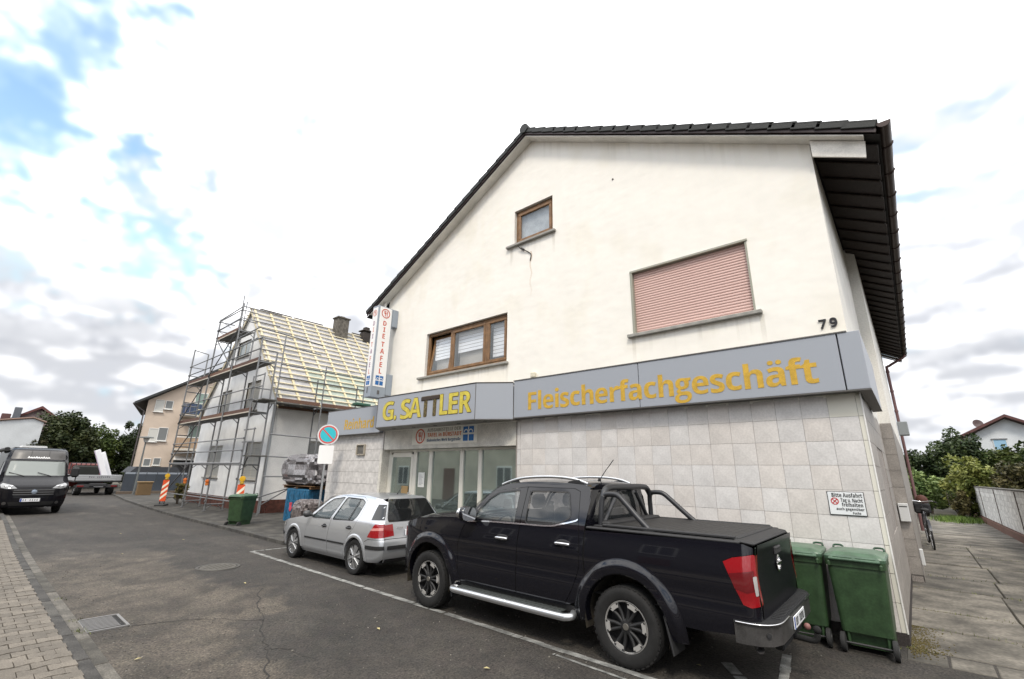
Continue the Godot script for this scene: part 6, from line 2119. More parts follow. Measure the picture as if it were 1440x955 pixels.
	obj("body", cb, blue, c)
	for x in [-0.62, -0.2, 0.2, 0.62]:
		var r := MB.new()
		r.rbox(Vector3(x, 0.62, 0.605), Vector3(0.06, 1.1, 0.03), 0.01)
		obj("rib", r, blue, c)
	for z in [-0.4, 0.0, 0.4]:
		var r := MB.new()
		r.rbox(Vector3(0.835, 0.62, z), Vector3(0.03, 1.1, 0.06), 0.01)
		obj("rib", r, blue, c)
	var hp := MB.new()
	hp.ball(Vector3(-0.30, 0.52, 0.615), Vector3(0.11, 0.10, 0.012), 10, 6)
	for k in 4: hp.box(Vector3(-0.38 + k * 0.055, 0.66, 0.615), Vector3(0.03, 0.15, 0.014), Basis(Vector3.BACK, 0.2 - k * 0.13))
	hp.box(Vector3(-0.18, 0.55, 0.615), Vector3(0.12, 0.03, 0.014), Basis(Vector3.BACK, 0.6))
	obj("handprint", hp, mat("handprint_red", 0.55, 0.06, 0.09, 0.7), c)
	var pal := thing("wooden_pallet", "brown wooden pallet lying across the top of the blue container", "pallet", Vector3(-16.9, 1.222, -1.1))
	for k in 6:
		var s := MB.new()
		s.rbox(Vector3(0, 0.10, -0.55 + k * 0.22), Vector3(2.3, 0.03, 0.14), 0.005)
		obj("board", s, rough_mat("pallet_wood", 0.22, 0.12, 0.055, 0.85, 0.3), pal)
	for x in [-1.0, 0.0, 1.0]:
		var s := MB.new()
		s.rbox(Vector3(x, 0.043, 0), Vector3(0.12, 0.085, 1.2), 0.005)
		obj("bearer", s, mats["pallet_wood"], pal)
	# crumpled film over stacked grey packs
	var film := rough_mat("film", 0.40, 0.38, 0.40, 0.3, 0.3, 0.5, 1.2, 0.35, 0.42)
	film.clearcoat_enabled = true
	film.clearcoat = 0.7
	film.clearcoat_roughness = 0.1
	var wrap := func(called: String, label: String, at: Vector3, size: Vector3, sd: int, m: Material) -> void:
		var f := FastNoiseLite.new()
		f.seed = sd; f.frequency = 3.0; f.fractal_octaves = 3
		var b := MB.new()
		var nu := 44
		var nv := 20
		var pt := func(i: int, j: int) -> Vector3:
			var a := TAU * i / nu
			var e := PI * (float(j) / nv - 0.5)
			var cx := signf(cos(a)) * pow(absf(cos(a)), 0.45)
			var cz := signf(sin(a)) * pow(absf(sin(a)), 0.45)
			var ce := pow(maxf(cos(e), 0.0), 0.35)
			var sy := signf(sin(e)) * pow(absf(sin(e)), 0.6)
			var q := Vector3(cx * ce, sy, cz * ce)
			var dd := 1.0 + 0.16 * f.get_noise_3dv(q * 1.1) + 0.05 * absf(f.get_noise_3dv(q * 3.0))
			dd += -0.05 * exp(-pow((q.y - 0.1) * 9.0, 2.0)) - 0.05 * exp(-pow((q.y + 0.5) * 9.0, 2.0))
			return Vector3(q.x * size.x * dd, q.y * size.y * (1.0 + 0.1 * f.get_noise_3dv(q * 1.5 + Vector3.ONE * 5.0)) + size.y, q.z * size.z * dd)
		for i in nu:
			for j in nv:
				b.out_quad(pt.call(i, j), pt.call(i + 1, j), pt.call(i + 1, j + 1), pt.call(i, j + 1), Vector3(0, size.y, 0))
		var o := obj(called, b, m)
		o.position = at
		tag(o, label, "wrapped goods")
	wrap.call("wrapped_pallet", "large grey bundle wrapped in crumpled clear film on the pallet above the blue container", Vector3(-16.9, 1.33, -1.1), Vector3(1.42, 0.56, 0.75), 4, film)
	wrap.call("wrapped_bundle", "small pinkish grey film wrapped bundle on the ground behind the silver car", Vector3(-15.05, 0.0, -0.1), Vector3(0.42, 0.47, 0.4), 9, rough_mat("film_pink", 0.42, 0.36, 0.35, 0.3, 0.42, 0.5, 1.0, 0.35, 0.42))

# ------------------------------------------------------------------ vehicles: x runs back, y up, z to the left side of the vehicle
var car_us := PackedFloat32Array()
var car_vs := PackedFloat32Array()

func car_side(called: String, parent: Node, W: Callable, poly: PackedVector2Array, holes: Array, m: Material, off := 0.0, side := 1.0) -> MeshInstance3D:
	var b := MB.new()
	b.panel(poly, holes, car_us, car_vs, func(q: Vector2) -> Vector3: return Vector3(q.x, q.y, side * (W.call(q) + off)), Vector3(0, 0, side))
	return obj(called, b, m, parent)

func car_top(called: String, parent: Node, T: Callable, poly: PackedVector2Array, m: Material, off := 0.0) -> MeshInstance3D:
	var b := MB.new()
	b.panel(poly, [], car_us, steps(-1.05, 1.05, 0.075), func(q: Vector2) -> Vector3: return Vector3(q.x, T.call(q) + off, q.y), Vector3.UP)
	return obj(called, b, m, parent)

func car_end(called: String, parent: Node, X: Callable, poly: PackedVector2Array, holes: Array, m: Material, off := 0.0, out := 1.0) -> MeshInstance3D:
	var b := MB.new()
	b.panel(poly, holes, steps(-1.05, 1.05, 0.07), car_vs, func(q: Vector2) -> Vector3: return Vector3(X.call(q) + off, q.y, q.x), Vector3(out, 0, 0))
	return obj(called, b, m, parent)

func circle(c: Vector2, r: float, k := 36) -> PackedVector2Array:
	var p := PackedVector2Array()
	for i in k: p.append(c + Vector2(cos(TAU * i / k), sin(TAU * i / k)) * r)
	return p

func inset(poly: PackedVector2Array, d: float) -> PackedVector2Array:
	var r := Geometry2D.offset_polygon(poly, d, Geometry2D.JOIN_MITER)
	return r[0] if r.size() else poly

# a strip of given width along a line in the side view
func strip2(line: PackedVector2Array, w: float) -> PackedVector2Array:
	return Geometry2D.offset_polyline(line, w / 2.0, Geometry2D.JOIN_MITER, Geometry2D.END_BUTT)[0]

# wheel at c (outer face towards side)
func wheel(parent: Node, c: Vector3, r: float, rim_r: float, width: float, side: float, style: String, steer := 0.0) -> void:
	var tyre := rough_mat("car_tyre", 0.016, 0.0155, 0.015, 0.82, 0.3, 0.15, 0.1, 0.4, 0.3)
	var a := Vector3(sin(steer) * side, 0, cos(steer) * side)
	var h := width / 2
	var t := MB.new()
	var pr := P2([rim_r - 0.01, h * 0.78, rim_r + 0.006, h * 0.9, rim_r + 0.02, h * 0.93, lerpf(rim_r, r, 0.5), h * 1.03, lerpf(rim_r, r, 0.82), h * 0.97, r - 0.014, h * 0.84, r, h * 0.7])
	var tr := pr.duplicate()
	for q in [0.44, 0.40, 0.36, -0.36, -0.40, -0.44]:
		tr.append(Vector2(r if absf(q) != 0.40 else r - 0.009, h * q))
	for k in pr.size(): tr.append(Vector2(pr[pr.size() - 1 - k].x, -pr[pr.size() - 1 - k].y))
	tr.reverse()
	t.lathe(tr, c, a, 48)
	if style == "pickup":
		for k in 40:
			var g := TAU * k / 40.0
			var u := Vector3.UP.cross(a).normalized()
			var rad := u * cos(g) + Vector3.UP * sin(g)
			var bb := Basis(a.cross(rad), rad, a)
			for s in [-1, 1]:
				t.box(c + rad * (r - 0.0125) + a * s * h * 0.72, Vector3(0.036, 0.02, h * 0.34), bb)
	var wn := obj("wheel", t, tyre, parent)
	# drum and barrel
	var dark := mat("wheel_dark", 0.012, 0.012, 0.013, 0.55)
	var bar := MB.new()
	bar.lathe(P2([0.0, h * 0.1, rim_r * 0.9, h * 0.1, rim_r - 0.012, h * 0.86]), c, a, 36)
	obj("barrel", bar, dark, wn)
	var u := Vector3.UP.cross(a).normalized()
	var v := Vector3.UP
	var o := c + a * h * 0.62
	if style == "pickup":
		var black := mat("rim_black", 0.012, 0.012, 0.0125, 0.55)
		var silver := mat("rim_cut", 0.42, 0.41, 0.39, 0.4, 0.35)
		var sp := MB.new()
		for k in 6:
			var g := TAU * k / 6.0 + 0.12
			for e in [-0.21, 0.21]:
				var d := u * cos(g + e) + v * sin(g + e)
				var d2 := u * cos(g + e * 0.7) + v * sin(g + e * 0.7)
				sp.tube(PackedVector3Array([o + d2 * 0.05 + a * 0.012, o + d * rim_r * 0.55 + a * 0.0, o + d * rim_r * 0.93 + a * h * 0.17]), 0.02, 6)
		sp.lathe(P2([0.075, -0.02, 0.07, 0.02, 0.045, 0.03, 0.0, 0.03]), o, a, 20)
		obj("spokes", sp, black, wn)
		var ct := MB.new()
		ct.lathe(P2([0.034, 0.03, 0.03, 0.037, 0.0, 0.038]), o, a, 16)
		obj("hub_cap", ct, mat("hub_badge", 0.20, 0.19, 0.17, 0.35, 0.6), wn)
		var rg := MB.new()
		var o2 := c + a * h * 0.80
		for k in 6:
			var g := TAU * k / 6.0 + 0.12
			var pts := PackedVector2Array()
			for e in [-0.28, -0.14, 0.0, 0.14, 0.28]: pts.append(Vector2(cos(g + e), sin(g + e)) * rim_r * 0.93)
			for e in [0.22, 0.1, -0.1, -0.22]: pts.append(Vector2(cos(g + e), sin(g + e)) * rim_r * 0.75)
			rg.prism(pts, o2, u * 1.0, v, 0.012 * (1.0 if u.cross(v).dot(a) > 0 else -1.0))
		obj("rim_pad", rg, silver, wn)
		var lip := MB.new()
		lip.lathe(P2([rim_r * 0.925, h * 0.80, rim_r * 0.975, h * 0.845, rim_r * 1.0, h * 0.80]), c, a, 48)
		obj("rim_lip", lip, silver, wn)
	else:
		var silver2 := mat("rim_silver", 0.42, 0.425, 0.43, 0.32, 0.7)
		var sp := MB.new()
		var n := 6 if style == "hatch" else 5
		for k in n:
			var g := TAU * k / n + 0.35
			var pts := PackedVector2Array()
			var wo := 0.40 if style == "hatch" else 0.25
			for e in [-wo, -wo * 0.4, wo * 0.4, wo]: pts.append(Vector2(cos(g + e), sin(g + e)) * rim_r * 0.96)
			for e in [0.34, -0.34]: pts.append(Vector2(cos(g + e), sin(g + e)) * rim_r * 0.3)
			sp.prism(pts, o, u, v, 0.016 * (1.0 if u.cross(v).dot(a) > 0 else -1.0))
			sp.tube(PackedVector3Array([o + (u * cos(g) + v * sin(g)) * 0.03 + a * 0.03, o + (u * cos(g) + v * sin(g)) * rim_r * 0.92 + a * 0.012]), 0.016, 6)
		sp.lathe(P2([rim_r * 0.36, -0.01, rim_r * 0.34, 0.02, 0.02, 0.034, 0.0, 0.034]), o, a, 20)
		obj("spokes", sp, silver2, wn)
		var lip := MB.new()
		lip.lathe(P2([rim_r * 0.90, h * 0.55, rim_r * 0.955, h * 0.80, rim_r * 1.0, h * 0.86, rim_r * 1.01, h * 0.78]), c, a, 48)
		obj("rim_lip", lip, silver2, wn)

# flared lip round a wheel arch
func flare(parent: Node, W: Callable, c: Vector2, r0: float, r1: float, a0: float, a1: float, bulge: float, m: Material, side: float) -> void:
	var b := MB.new()
	var f := func(q: Vector2) -> Vector3:
		var d := Vector2(cos(q.x), sin(q.x))
		var p := c + d * lerpf(r0, r1, clampf(q.y, 0.0, 1.0))
		var s := bulge * (1.0 - smoothstep(0.45, 1.0, q.y)) + 0.002
		if q.y < 0.0: s = bulge + q.y * 0.9
		return Vector3(p.x, p.y, side * (W.call(p) + s))
	b.panel(PackedVector2Array([Vector2(a0, 0), Vector2(a1, 0), Vector2(a1, 1), Vector2(a0, 1)]), [], steps(a0, a1, 0.09), steps(0, 1, 0.1), f, Vector3(0, 0, side))
	var n := 40
	for k in n:
		var t0 := lerpf(a0, a1, float(k) / n)
		var t1 := lerpf(a0, a1, float(k + 1) / n)
		var A: Vector3 = f.call(Vector2(t0, 0))
		var B_: Vector3 = f.call(Vector2(t1, 0))
		var z := Vector3(0, 0, -side * (bulge + 0.06))
		b.quad(A, B_, B_ + z, A + z)
	obj("arch_flare", b, m, parent)

func arch_liner(parent: Node, c: Vector2, r: float, z0: float, z1: float, m: Material) -> void:
	var b := MB.new()
	var n := 20
	for k in n:
		var a0 := lerpf(-0.25, PI + 0.25, float(k) / n)
		var a1 := lerpf(-0.25, PI + 0.25, float(k + 1) / n)
		var p := c + Vector2(cos(a0), sin(a0)) * r
		var q := c + Vector2(cos(a1), sin(a1)) * r
		b.quad(Vector3(p.x, p.y, z0), Vector3(q.x, q.y, z0), Vector3(q.x, q.y, z1), Vector3(p.x, p.y, z1))
		b.flat(Vector3(p.x, p.y, z0), Vector3(q.x, q.y, z0), Vector3(c.x, c.y, z0))
	obj("arch_liner", b, m, parent)

func seat_row(parent: Node, x: float, y: float, zs: Array, w: float, m: Material) -> void:
	for z in zs:
		var b := MB.new()
		b.rbox(Vector3(x, y, z), Vector3(0.5, 0.18, w), 0.06)
		b.rbox(Vector3(x + 0.3, y + 0.33, z), Vector3(0.14, 0.62, w), 0.06, Basis(Vector3.BACK, -0.22))
		b.rbox(Vector3(x + 0.40, y + 0.74, z), Vector3(0.10, 0.19, minf(w, 0.27)), 0.045, Basis(Vector3.BACK, -0.15))
		obj("seat", b, m, parent)

func build_pickup() -> void:
	var t := thing("pickup_truck", "black double cab pickup with roof rails, roll bar and covered bed", "pickup", Vector3(-3.69, 0, 1.965))
	var black := paint("pickup_black", 0.0055, 0.0055, 0.0085, 0.5)
	black.metallic_specular = 0.1
	var gate := mat("tailgate_black", 0.006, 0.006, 0.008, 0.3)
	gate.metallic_specular = 0.25
	var trim := mat("trim_black", 0.016, 0.016, 0.017, 0.6)
	var shade := mat("under_black", 0.006, 0.006, 0.006, 0.9)
	var chrome: Material = mats["chrome"]
	var satin := mat("satin_silver", 0.62, 0.63, 0.64, 0.3, 0.85)
	var wtab := [0.30, 0.83, 0.42, 0.875, 0.52, 0.90, 0.66, 0.913, 0.80, 0.905, 0.92, 0.917, 1.05, 0.914, 1.15, 0.897, 1.27, 0.868, 1.33, 0.850, 1.72, 0.665, 1.80, 0.62, 1.9, 0.56]
	var W := func(q: Vector2) -> float:
		var w := slut(wtab, q.y)
		if q.x < -1.7:
			var s := minf((-1.7 - q.x) / 0.80, 0.985)
			w -= 0.34 * (1.0 - sqrt(1.0 - s * s))
		if q.x > 2.77:
			var s := minf((q.x - 2.77) / 0.112, 0.985)
			w -= 0.11 * (1.0 - sqrt(1.0 - s * s))
		return w
	car_us = steps(-2.50, 2.75, 0.06)
	for k in 8: car_us.append(2.765 + k * 0.0165)
	car_vs = steps(0.30, 1.90, 0.05)
	var fa := Vector2(-1.58, 0.40)
	var ra := Vector2(1.58, 0.40)
	var archF := circle(fa, 0.50)
	var archR := circle(ra, 0.50)
	var win1 := rounded(P2([-0.735, 1.285, -0.53, 1.535, -0.40, 1.615, -0.02, 1.665, 0.03, 1.275]), 0.03)
	var win2 := rounded(P2([0.205, 1.275, 0.165, 1.665, 0.775, 1.672, 0.875, 1.385, 0.70, 1.305]), 0.05)
	var doorF := P2([-0.965, 0.47, -0.985, 0.90, -0.90, 1.14, -0.80, 1.265, -0.56, 1.545, -0.42, 1.645, 0.09, 1.71, 0.118, 1.24, 0.088, 0.80, 0.075, 0.455])
	var doorR := P2([0.085, 0.455, 0.098, 0.80, 0.128, 1.24, 0.10, 1.71, 0.84, 1.712, 0.93, 1.68, 1.0, 1.30, 1.03, 1.10, 1.02, 0.86, 0.93, 0.64, 0.82, 0.47])
	var fender := P2([-2.47, 0.62, -2.46, 0.98, -2.38, 1.05, -2.2, 1.13, -1.9, 1.195, -1.5, 1.235, -1.0, 1.262, -0.84, 1.275, -0.905, 1.15, -0.992, 0.90, -0.972, 0.47, -1.08, 0.45, -2.35, 0.45])
	var cab := P2([-0.84, 1.28, -0.60, 1.555, -0.44, 1.68, -0.30, 1.735, 0.0, 1.772, 0.3, 1.785, 0.7, 1.778, 0.98, 1.762, 1.06, 1.73, 1.10, 1.60, 1.085, 1.30, 1.085, 0.60, 0.98, 0.52, 0.83, 0.455, 0.94, 0.63, 1.03, 0.85, 1.04, 1.10, 1.008, 1.31, 0.94, 1.69, 0.845, 1.722, -0.42, 1.656, -0.565, 1.553, -0.80, 1.274])
	cab = P2([-0.86, 1.272, -0.60, 1.56, -0.44, 1.685, -0.30, 1.737, 0.0, 1.772, 0.3, 1.785, 0.7, 1.778, 0.98, 1.762, 1.06, 1.73, 1.10, 1.60, 1.085, 1.30, 1.085, 0.56, 0.97, 0.50, 0.80, 0.44, -0.2, 0.43, -0.975, 0.45, -0.98, 0.90, -0.90, 1.14])
	var bed := P2([1.098, 0.50, 1.098, 1.262, 2.0, 1.278, 2.70, 1.29, 2.80, 1.285, 2.868, 1.255, 2.876, 0.66, 2.70, 0.53, 2.35, 0.50])
	var lamp := P2([2.615, 1.125, 2.70, 1.165, 2.865, 1.20, 2.878, 1.19, 2.878, 0.775, 2.82, 0.765, 2.755, 0.785])
	for side: float in [1.0, -1.0]:
		# dark inner shell closes the shut lines
		car_side("inner_shell", t, W, P2([-2.4, 0.46, -2.4, 1.0, -1.0, 1.24, -0.82, 1.25, -0.5, 1.56, 0.0, 1.72, 1.0, 1.72, 1.08, 1.25, 2.85, 1.25, 2.85, 0.6, 2.3, 0.5]), [archF, archR, inset(win1, 0.02), inset(win2, 0.02)], shade, -0.022, side)
		car_side("fender", t, W, fender, [archF], black, 0.0, side)
		var cabp := car_side("cab_frame", t, W, cab, [inset(doorF, 0.005), inset(doorR, 0.005), archR], black, 0.0, side)
		car_side("bed_side", t, W, bed, [archR, inset(lamp, 0.003)], black, 0.0, side)
		for q in [["front", doorF, win1, Vector2(-0.15, 1.066)], ["rear", doorR, win2, Vector2(0.81, 1.093)]]:
			var dn := car_side("door", t, W, q[1], [q[2], archR], black, 0.001, side)
			var gl := car_side("window", dn, W, inset(q[2], 0.006), [], glass("pickup_glass", 0.10, 0.12, 0.13, 0.42) if q[0] == "front" else glass("pickup_glass_dark", 0.03, 0.033, 0.035, 0.72), -0.012, side)
			var fr := car_side("window_seal", dn, W, inset(q[2], 0.012), [inset(q[2], -0.004)], trim, 0.004, side)
			var hp: Vector2 = q[3]
			var cup := MB.new()
			cup.ball(Vector3(hp.x, hp.y, side * (W.call(hp) - 0.004)), Vector3(0.115, 0.048, 0.010), 18, 8)
			obj("handle_cup", cup, trim, dn)
			var hd := MB.new()
			hd.tube(PackedVector3Array([Vector3(hp.x - 0.10, hp.y, side * (W.call(hp) + 0.012)), Vector3(hp.x - 0.07, hp.y + 0.004, side * (W.call(hp) + 0.032)), Vector3(hp.x + 0.06, hp.y + 0.004, side * (W.call(hp) + 0.032)), Vector3(hp.x + 0.095, hp.y, side * (W.call(hp) + 0.014))]), 0.017, 8)
			obj("handle", hd, chrome, dn)
		# B pillar gloss strip, chrome line under the windows
		car_side("pillar_cover", t, W, P2([0.035, 1.285, -0.012, 1.667, 0.155, 1.668, 0.198, 1.285]), [strip2(P2([0.128, 1.2, 0.10, 1.72]), 0.008)], mat("gloss_black", 0.012, 0.012, 0.013, 0.12), 0.005, side)
		car_side("chrome_strip", t, W, strip2(smooth2(P2([-0.80, 1.232, -0.4, 1.25, 0.1, 1.26, 0.5, 1.268, 0.70, 1.29, 0.90, 1.375]), 5, false), 0.017), [], chrome, 0.009, side)
		# sill
		car_side("sill", t, W, P2([-1.08, 0.38, -1.08, 0.46, 0.84, 0.46, 0.98, 0.44, 0.98, 0.38]), [], trim, -0.01, side)
		flare(t, W, fa, 0.47, 0.635, -0.15, PI + 0.22, 0.040, black, side)
		flare(t, W, ra, 0.47, 0.635, -0.1, PI + 0.12, 0.040, black, side)
		var mud := rough_mat("muddy_liner", 0.055, 0.042, 0.022, 0.95, 0.42, 0.3, 0.4, 0.4, 0.4)
		arch_liner(t, fa, 0.475, side * 0.5, side * 0.93, mud)
		arch_liner(t, ra, 0.475, side * 0.5, side * 0.93, mud)
		wheel(t, Vector3(fa.x, 0.378, side * 0.80), 0.380, 0.246, 0.255, side, "pickup", 0.0)
		wheel(t, Vector3(ra.x, 0.378, side * 0.80), 0.380, 0.246, 0.255, side, "pickup", 0.0)
		# mud flaps
		for q in [2.05, -1.08]:
			var f := MB.new()
			f.rbox(Vector3(q, 0.40, side * 0.80), Vector3(0.02, 0.34, 0.28), 0.006, Basis(Vector3.BACK, 0.22))
			obj("mud_flap", f, trim, t)
		# tail lamp
		var lm := car_side("tail_lamp", t, W, lamp, [], paint("lamp_red", 0.25, 0.004, 0.008, 0.12), 0.004, side)
		car_side("lamp_band", lm, W, P2([2.66, 1.03, 2.865, 1.07, 2.867, 0.90, 2.80, 0.885, 2.70, 0.91]), [], paint("lamp_red_deep", 0.12, 0.003, 0.006, 0.2), 0.007, side)
		car_side("reverse_lamp", lm, W, rounded(P2([2.856, 1.02, 2.879, 1.025, 2.879, 0.865, 2.862, 0.86]), 0.01), [], paint("lamp_clear", 0.40, 0.39, 0.38, 0.1), 0.010, side)
		var bz := MB.new()
		for q in [[0.90, 1.04], [0.90, 1.18], [1.08, 1.19]]: pass
		# side step
		var st := MB.new()
		var s := side
		st.tube(smooth3(P3([-1.0, 0.36, s * 0.84, -1.03, 0.35, s * 0.92, -0.98, 0.345, s * 0.965, -0.8, 0.345, s * 0.975, 0.0, 0.345, s * 0.98, 0.75, 0.345, s * 0.98, 0.88, 0.35, s * 0.97, 0.93, 0.36, s * 0.92, 0.90, 0.37, s * 0.84]), 5), 0.040, 12)
		var stn := obj("side_step", st, satin, t)
		var tread := MB.new()
		tread.rbox(Vector3(-0.06, 0.385, s * 0.905), Vector3(1.72, 0.02, 0.11), 0.006)
		for k in 24: tread.rbox(Vector3(-0.86 + k * 0.07, 0.396, s * 0.905), Vector3(0.02, 0.008, 0.09), 0.003)
		obj("tread", tread, rough_mat("step_tread", 0.045, 0.052, 0.05, 0.8, 0.2), stn)
		for x in [-0.7, 0.0, 0.7]:
			var br := MB.new()
			br.cyl(Vector3(x, 0.42, s * 0.72), Vector3(x, 0.36, s * 0.95), 0.02, 6)
			obj("step_bracket", br, shade, stn)
		# roof rail
		var rr := MB.new()
		rr.tube(smooth3(P3([-0.43, 1.728, s * 0.60, -0.25, 1.785, s * 0.605, -0.02, 1.828, s * 0.605, 0.3, 1.848, s * 0.60, 0.6, 1.845, s * 0.595, 0.82, 1.82, s * 0.59, 0.98, 1.772, s * 0.58]), 5), 0.019, 10)
		var rrn := obj("roof_rail", rr, satin, t)
		for x in [[-0.36, -0.12], [0.66, 0.92]]:
			var ft := MB.new()
			ft.prism(P2([x[0], 1.752, x[1], 1.768, x[1] - 0.05, 1.82, x[0] + 0.06, 1.80]), Vector3(0, 0, s * 0.60 - 0.014), Vector3.RIGHT, Vector3.UP, 0.028)
			obj("rail_foot", ft, trim, rrn)
		# mirror
		var mr := MB.new()
		mr.ball(Vector3(-0.74, 1.335, s * 1.035), Vector3(0.085, 0.105, 0.115), 16, 10)
		var mrn := obj("mirror", mr, black, t)
		var mg := MB.new()
		mg.xf = Transform3D(Basis(Vector3.UP, -0.25 * s), Vector3(-0.655, 1.335, s * 1.035))
		mg.prism(smooth2(P2([-0.09, -0.07, 0.09, -0.07, 0.085, 0.07, -0.08, 0.08]), 4), Vector3.ZERO, Vector3.FORWARD, Vector3.UP, 0.008)
		obj("mirror_glass", mg, mat("mirror_glass", 0.7, 0.7, 0.7, 0.04, 1.0), mrn)
		var mc := MB.new()
		mc.ball(Vector3(-0.775, 1.34, s * 1.05), Vector3(0.065, 0.085, 0.108), 14, 8)
		obj("mirror_cap", mc, chrome, mrn)
		var ma := MB.new()
		ma.tube(P3([-0.72, 1.29, s * 0.85, -0.73, 1.28, s * 1.0]), 0.035, 8)
		obj("mirror_arm", ma, trim, mrn)
		# rail cap on the bed wall
		var rc := MB.new()
		rc.rbox(Vector3(1.93, 1.293, s * 0.815), Vector3(1.66, 0.028, 0.10), 0.01)
		obj("bed_rail", rc, trim, t)
		# roll bar legs
		var lg := MB.new()
		lg.tube(smooth3(P3([1.21, 1.30, s * 0.70, 1.215, 1.45, s * 0.69, 1.225, 1.60, s * 0.665, 1.26, 1.655, s * 0.65, 1.36, 1.665, s * 0.65, 1.44, 1.645, s * 0.655, 1.55, 1.55, s * 0.67, 1.68, 1.43, s * 0.69, 1.82, 1.31, s * 0.71]), 4), 0.032, 12)
		obj("roll_bar", lg, mat("bar_black", 0.02, 0.021, 0.024, 0.38), t)
		var bs := MB.new()
		bs.rbox(Vector3(1.21, 1.31, s * 0.70), Vector3(0.13, 0.02, 0.11), 0.006)
		bs.rbox(Vector3(1.83, 1.31, s * 0.71), Vector3(0.13, 0.02, 0.11), 0.006)
		obj("bar_foot", bs, trim, t)
	# cross hoop of the roll bar
	var ch := MB.new()
	ch.tube(smooth3(P3([1.235, 1.62, 0.66, 1.225, 1.70, 0.60, 1.22, 1.735, 0.48, 1.22, 1.74, 0.0, 1.22, 1.735, -0.48, 1.225, 1.70, -0.60, 1.235, 1.62, -0.66]), 5), 0.038, 12)
	obj("roll_hoop", ch, mat("bar_black", 0.02, 0.021, 0.024, 0.38), t)
	for s: float in [-1.0, 1.0]:
		var dgl := MB.new()
		dgl.tube(P3([1.20, 1.32, s * 0.62, 1.21, 1.68, s * 0.25]), 0.025, 8)
		obj("hoop_brace", dgl, mats["bar_black"], t)
	# tops
	var roofY := [-0.46, 1.665, -0.30, 1.735, 0.0, 1.772, 0.3, 1.785, 0.7, 1.778, 0.98, 1.762, 1.08, 1.72]
	var RT := func(q: Vector2) -> float:
		var ye := slut(roofY, q.x)
		var w: float = W.call(Vector2(q.x, ye))
		var s := clampf(absf(q.y) / w, 0.0, 1.0)
		return ye + 0.034 * (1.0 - pow(s, 2.6))
	var rp := PackedVector2Array()
	for k in 27:
		var x := -0.44 + k * 1.51 / 26.0
		rp.append(Vector2(x, W.call(Vector2(x, slut(roofY, x)))))
	for k in 27:
		var p := rp[26 - k]
		rp.append(Vector2(p.x, -p.y))
	car_top("roof", t, RT, rp, black)
	var an := MB.new()
	an.cyl(Vector3(0.80, 1.80, 0), Vector3(0.82, 1.83, 0), 0.022, 10)
	an.tube(P3([0.82, 1.825, 0, 0.92, 1.95, 0, 1.04, 2.085, 0]), 0.006, 6)
	obj("antenna", an, trim, t)
	var hoodY := [-2.47, 0.97, -2.38, 1.05, -2.2, 1.13, -1.9, 1.195, -1.5, 1.235, -1.0, 1.262, -0.84, 1.275]
	var HT := func(q: Vector2) -> float:
		var ye := slut(hoodY, q.x)
		var w: float = W.call(Vector2(q.x, ye))
		var s := clampf(absf(q.y) / w, 0.0, 1.0)
		return ye + 0.075 * (1.0 - pow(s, 3.0)) * smoothstep(-2.47, -2.2, q.x)
	var hp2 := PackedVector2Array()
	for k in 28:
		var x := -2.46 + k * 1.60 / 27.0
		hp2.append(Vector2(x, W.call(Vector2(x, slut(hoodY, x)))))
	for k in 28:
		var p := hp2[27 - k]
		hp2.append(Vector2(p.x, -p.y))
	car_top("bonnet", t, HT, hp2, black)
	var ST := func(q: Vector2) -> float:
		var w := 0.84
		return lut([-1.2, 1.16, -1.0, 1.30, -0.42, 1.70, -0.2, 1.76], q.x + 0.16 * (1.0 - pow(absf(q.y) / w, 2.0)) - 0.02)
	car_top("windscreen", t, ST, P2([-1.08, 0.0, -0.86, 0.80, -0.43, 0.66, -0.50, 0.0, -0.43, -0.66, -0.86, -0.80]), glass("pickup_screen", 0.10, 0.12, 0.12, 0.35))
	# front face (turned away) and rear of the cab
	var FX := func(q: Vector2) -> float: return -2.49 + 0.10 * pow(absf(q.x) / 0.6, 2.0)
	car_end("front_face", t, FX, P2([-0.6, 0.42, 0.6, 0.42, 0.6, 1.0, -0.6, 1.02]), [], trim, 0.0, -1.0)
	var CX := func(q: Vector2) -> float: return 1.085 + 0.03 * clampf(1.7 - q.y, 0.0, 1.0)
	var cw := P2([-0.86, 0.6, 0.86, 0.6, 0.855, 1.29, 0.69, 1.69, 0.55, 1.765, -0.55, 1.765, -0.69, 1.69, -0.855, 1.29])
	var rw := rounded(P2([-0.66, 1.34, 0.66, 1.34, 0.55, 1.68, -0.55, 1.68]), 0.05)
	var cwn := car_end("cab_back", t, CX, cw, [rw], black, 0.0, 1.0)
	car_end("rear_window", cwn, CX, rw, [], glass("pickup_glass_dark", 0.03, 0.033, 0.035, 0.72), -0.006, 1.0)
	# bed cover with cross grooves, and the lid at the tailgate
	for k in 18:
		var cv := MB.new()
		cv.rbox(Vector3(1.36 + k * 0.0755, 1.322, 0), Vector3(0.0735, 0.018, 1.44), 0.004)
		obj("cover_slat", cv, rough_mat("cover_black", 0.02, 0.019, 0.018, 0.62, 0.12, 0.2, 0.05), t)
	var cf := MB.new()
	for s in [-1, 1]: cf.rbox(Vector3(1.98, 1.323, s * 0.735), Vector3(1.44, 0.034, 0.06), 0.01)
	cf.rbox(Vector3(1.26, 1.335, 0), Vector3(0.16, 0.06, 1.44), 0.02)
	obj("cover_frame", cf, trim, t)
	var lidb := MB.new()
	lidb.rbox(Vector3(2.77, 1.287, 0), Vector3(0.19, 0.04, 1.52), 0.016, Basis(Vector3.BACK, -0.12))
	lidb.rbox(Vector3(2.70, 1.312, 0), Vector3(0.06, 0.03, 1.46), 0.01)
	obj("tailgate_cap", lidb, trim, t)
	var bf := MB.new()
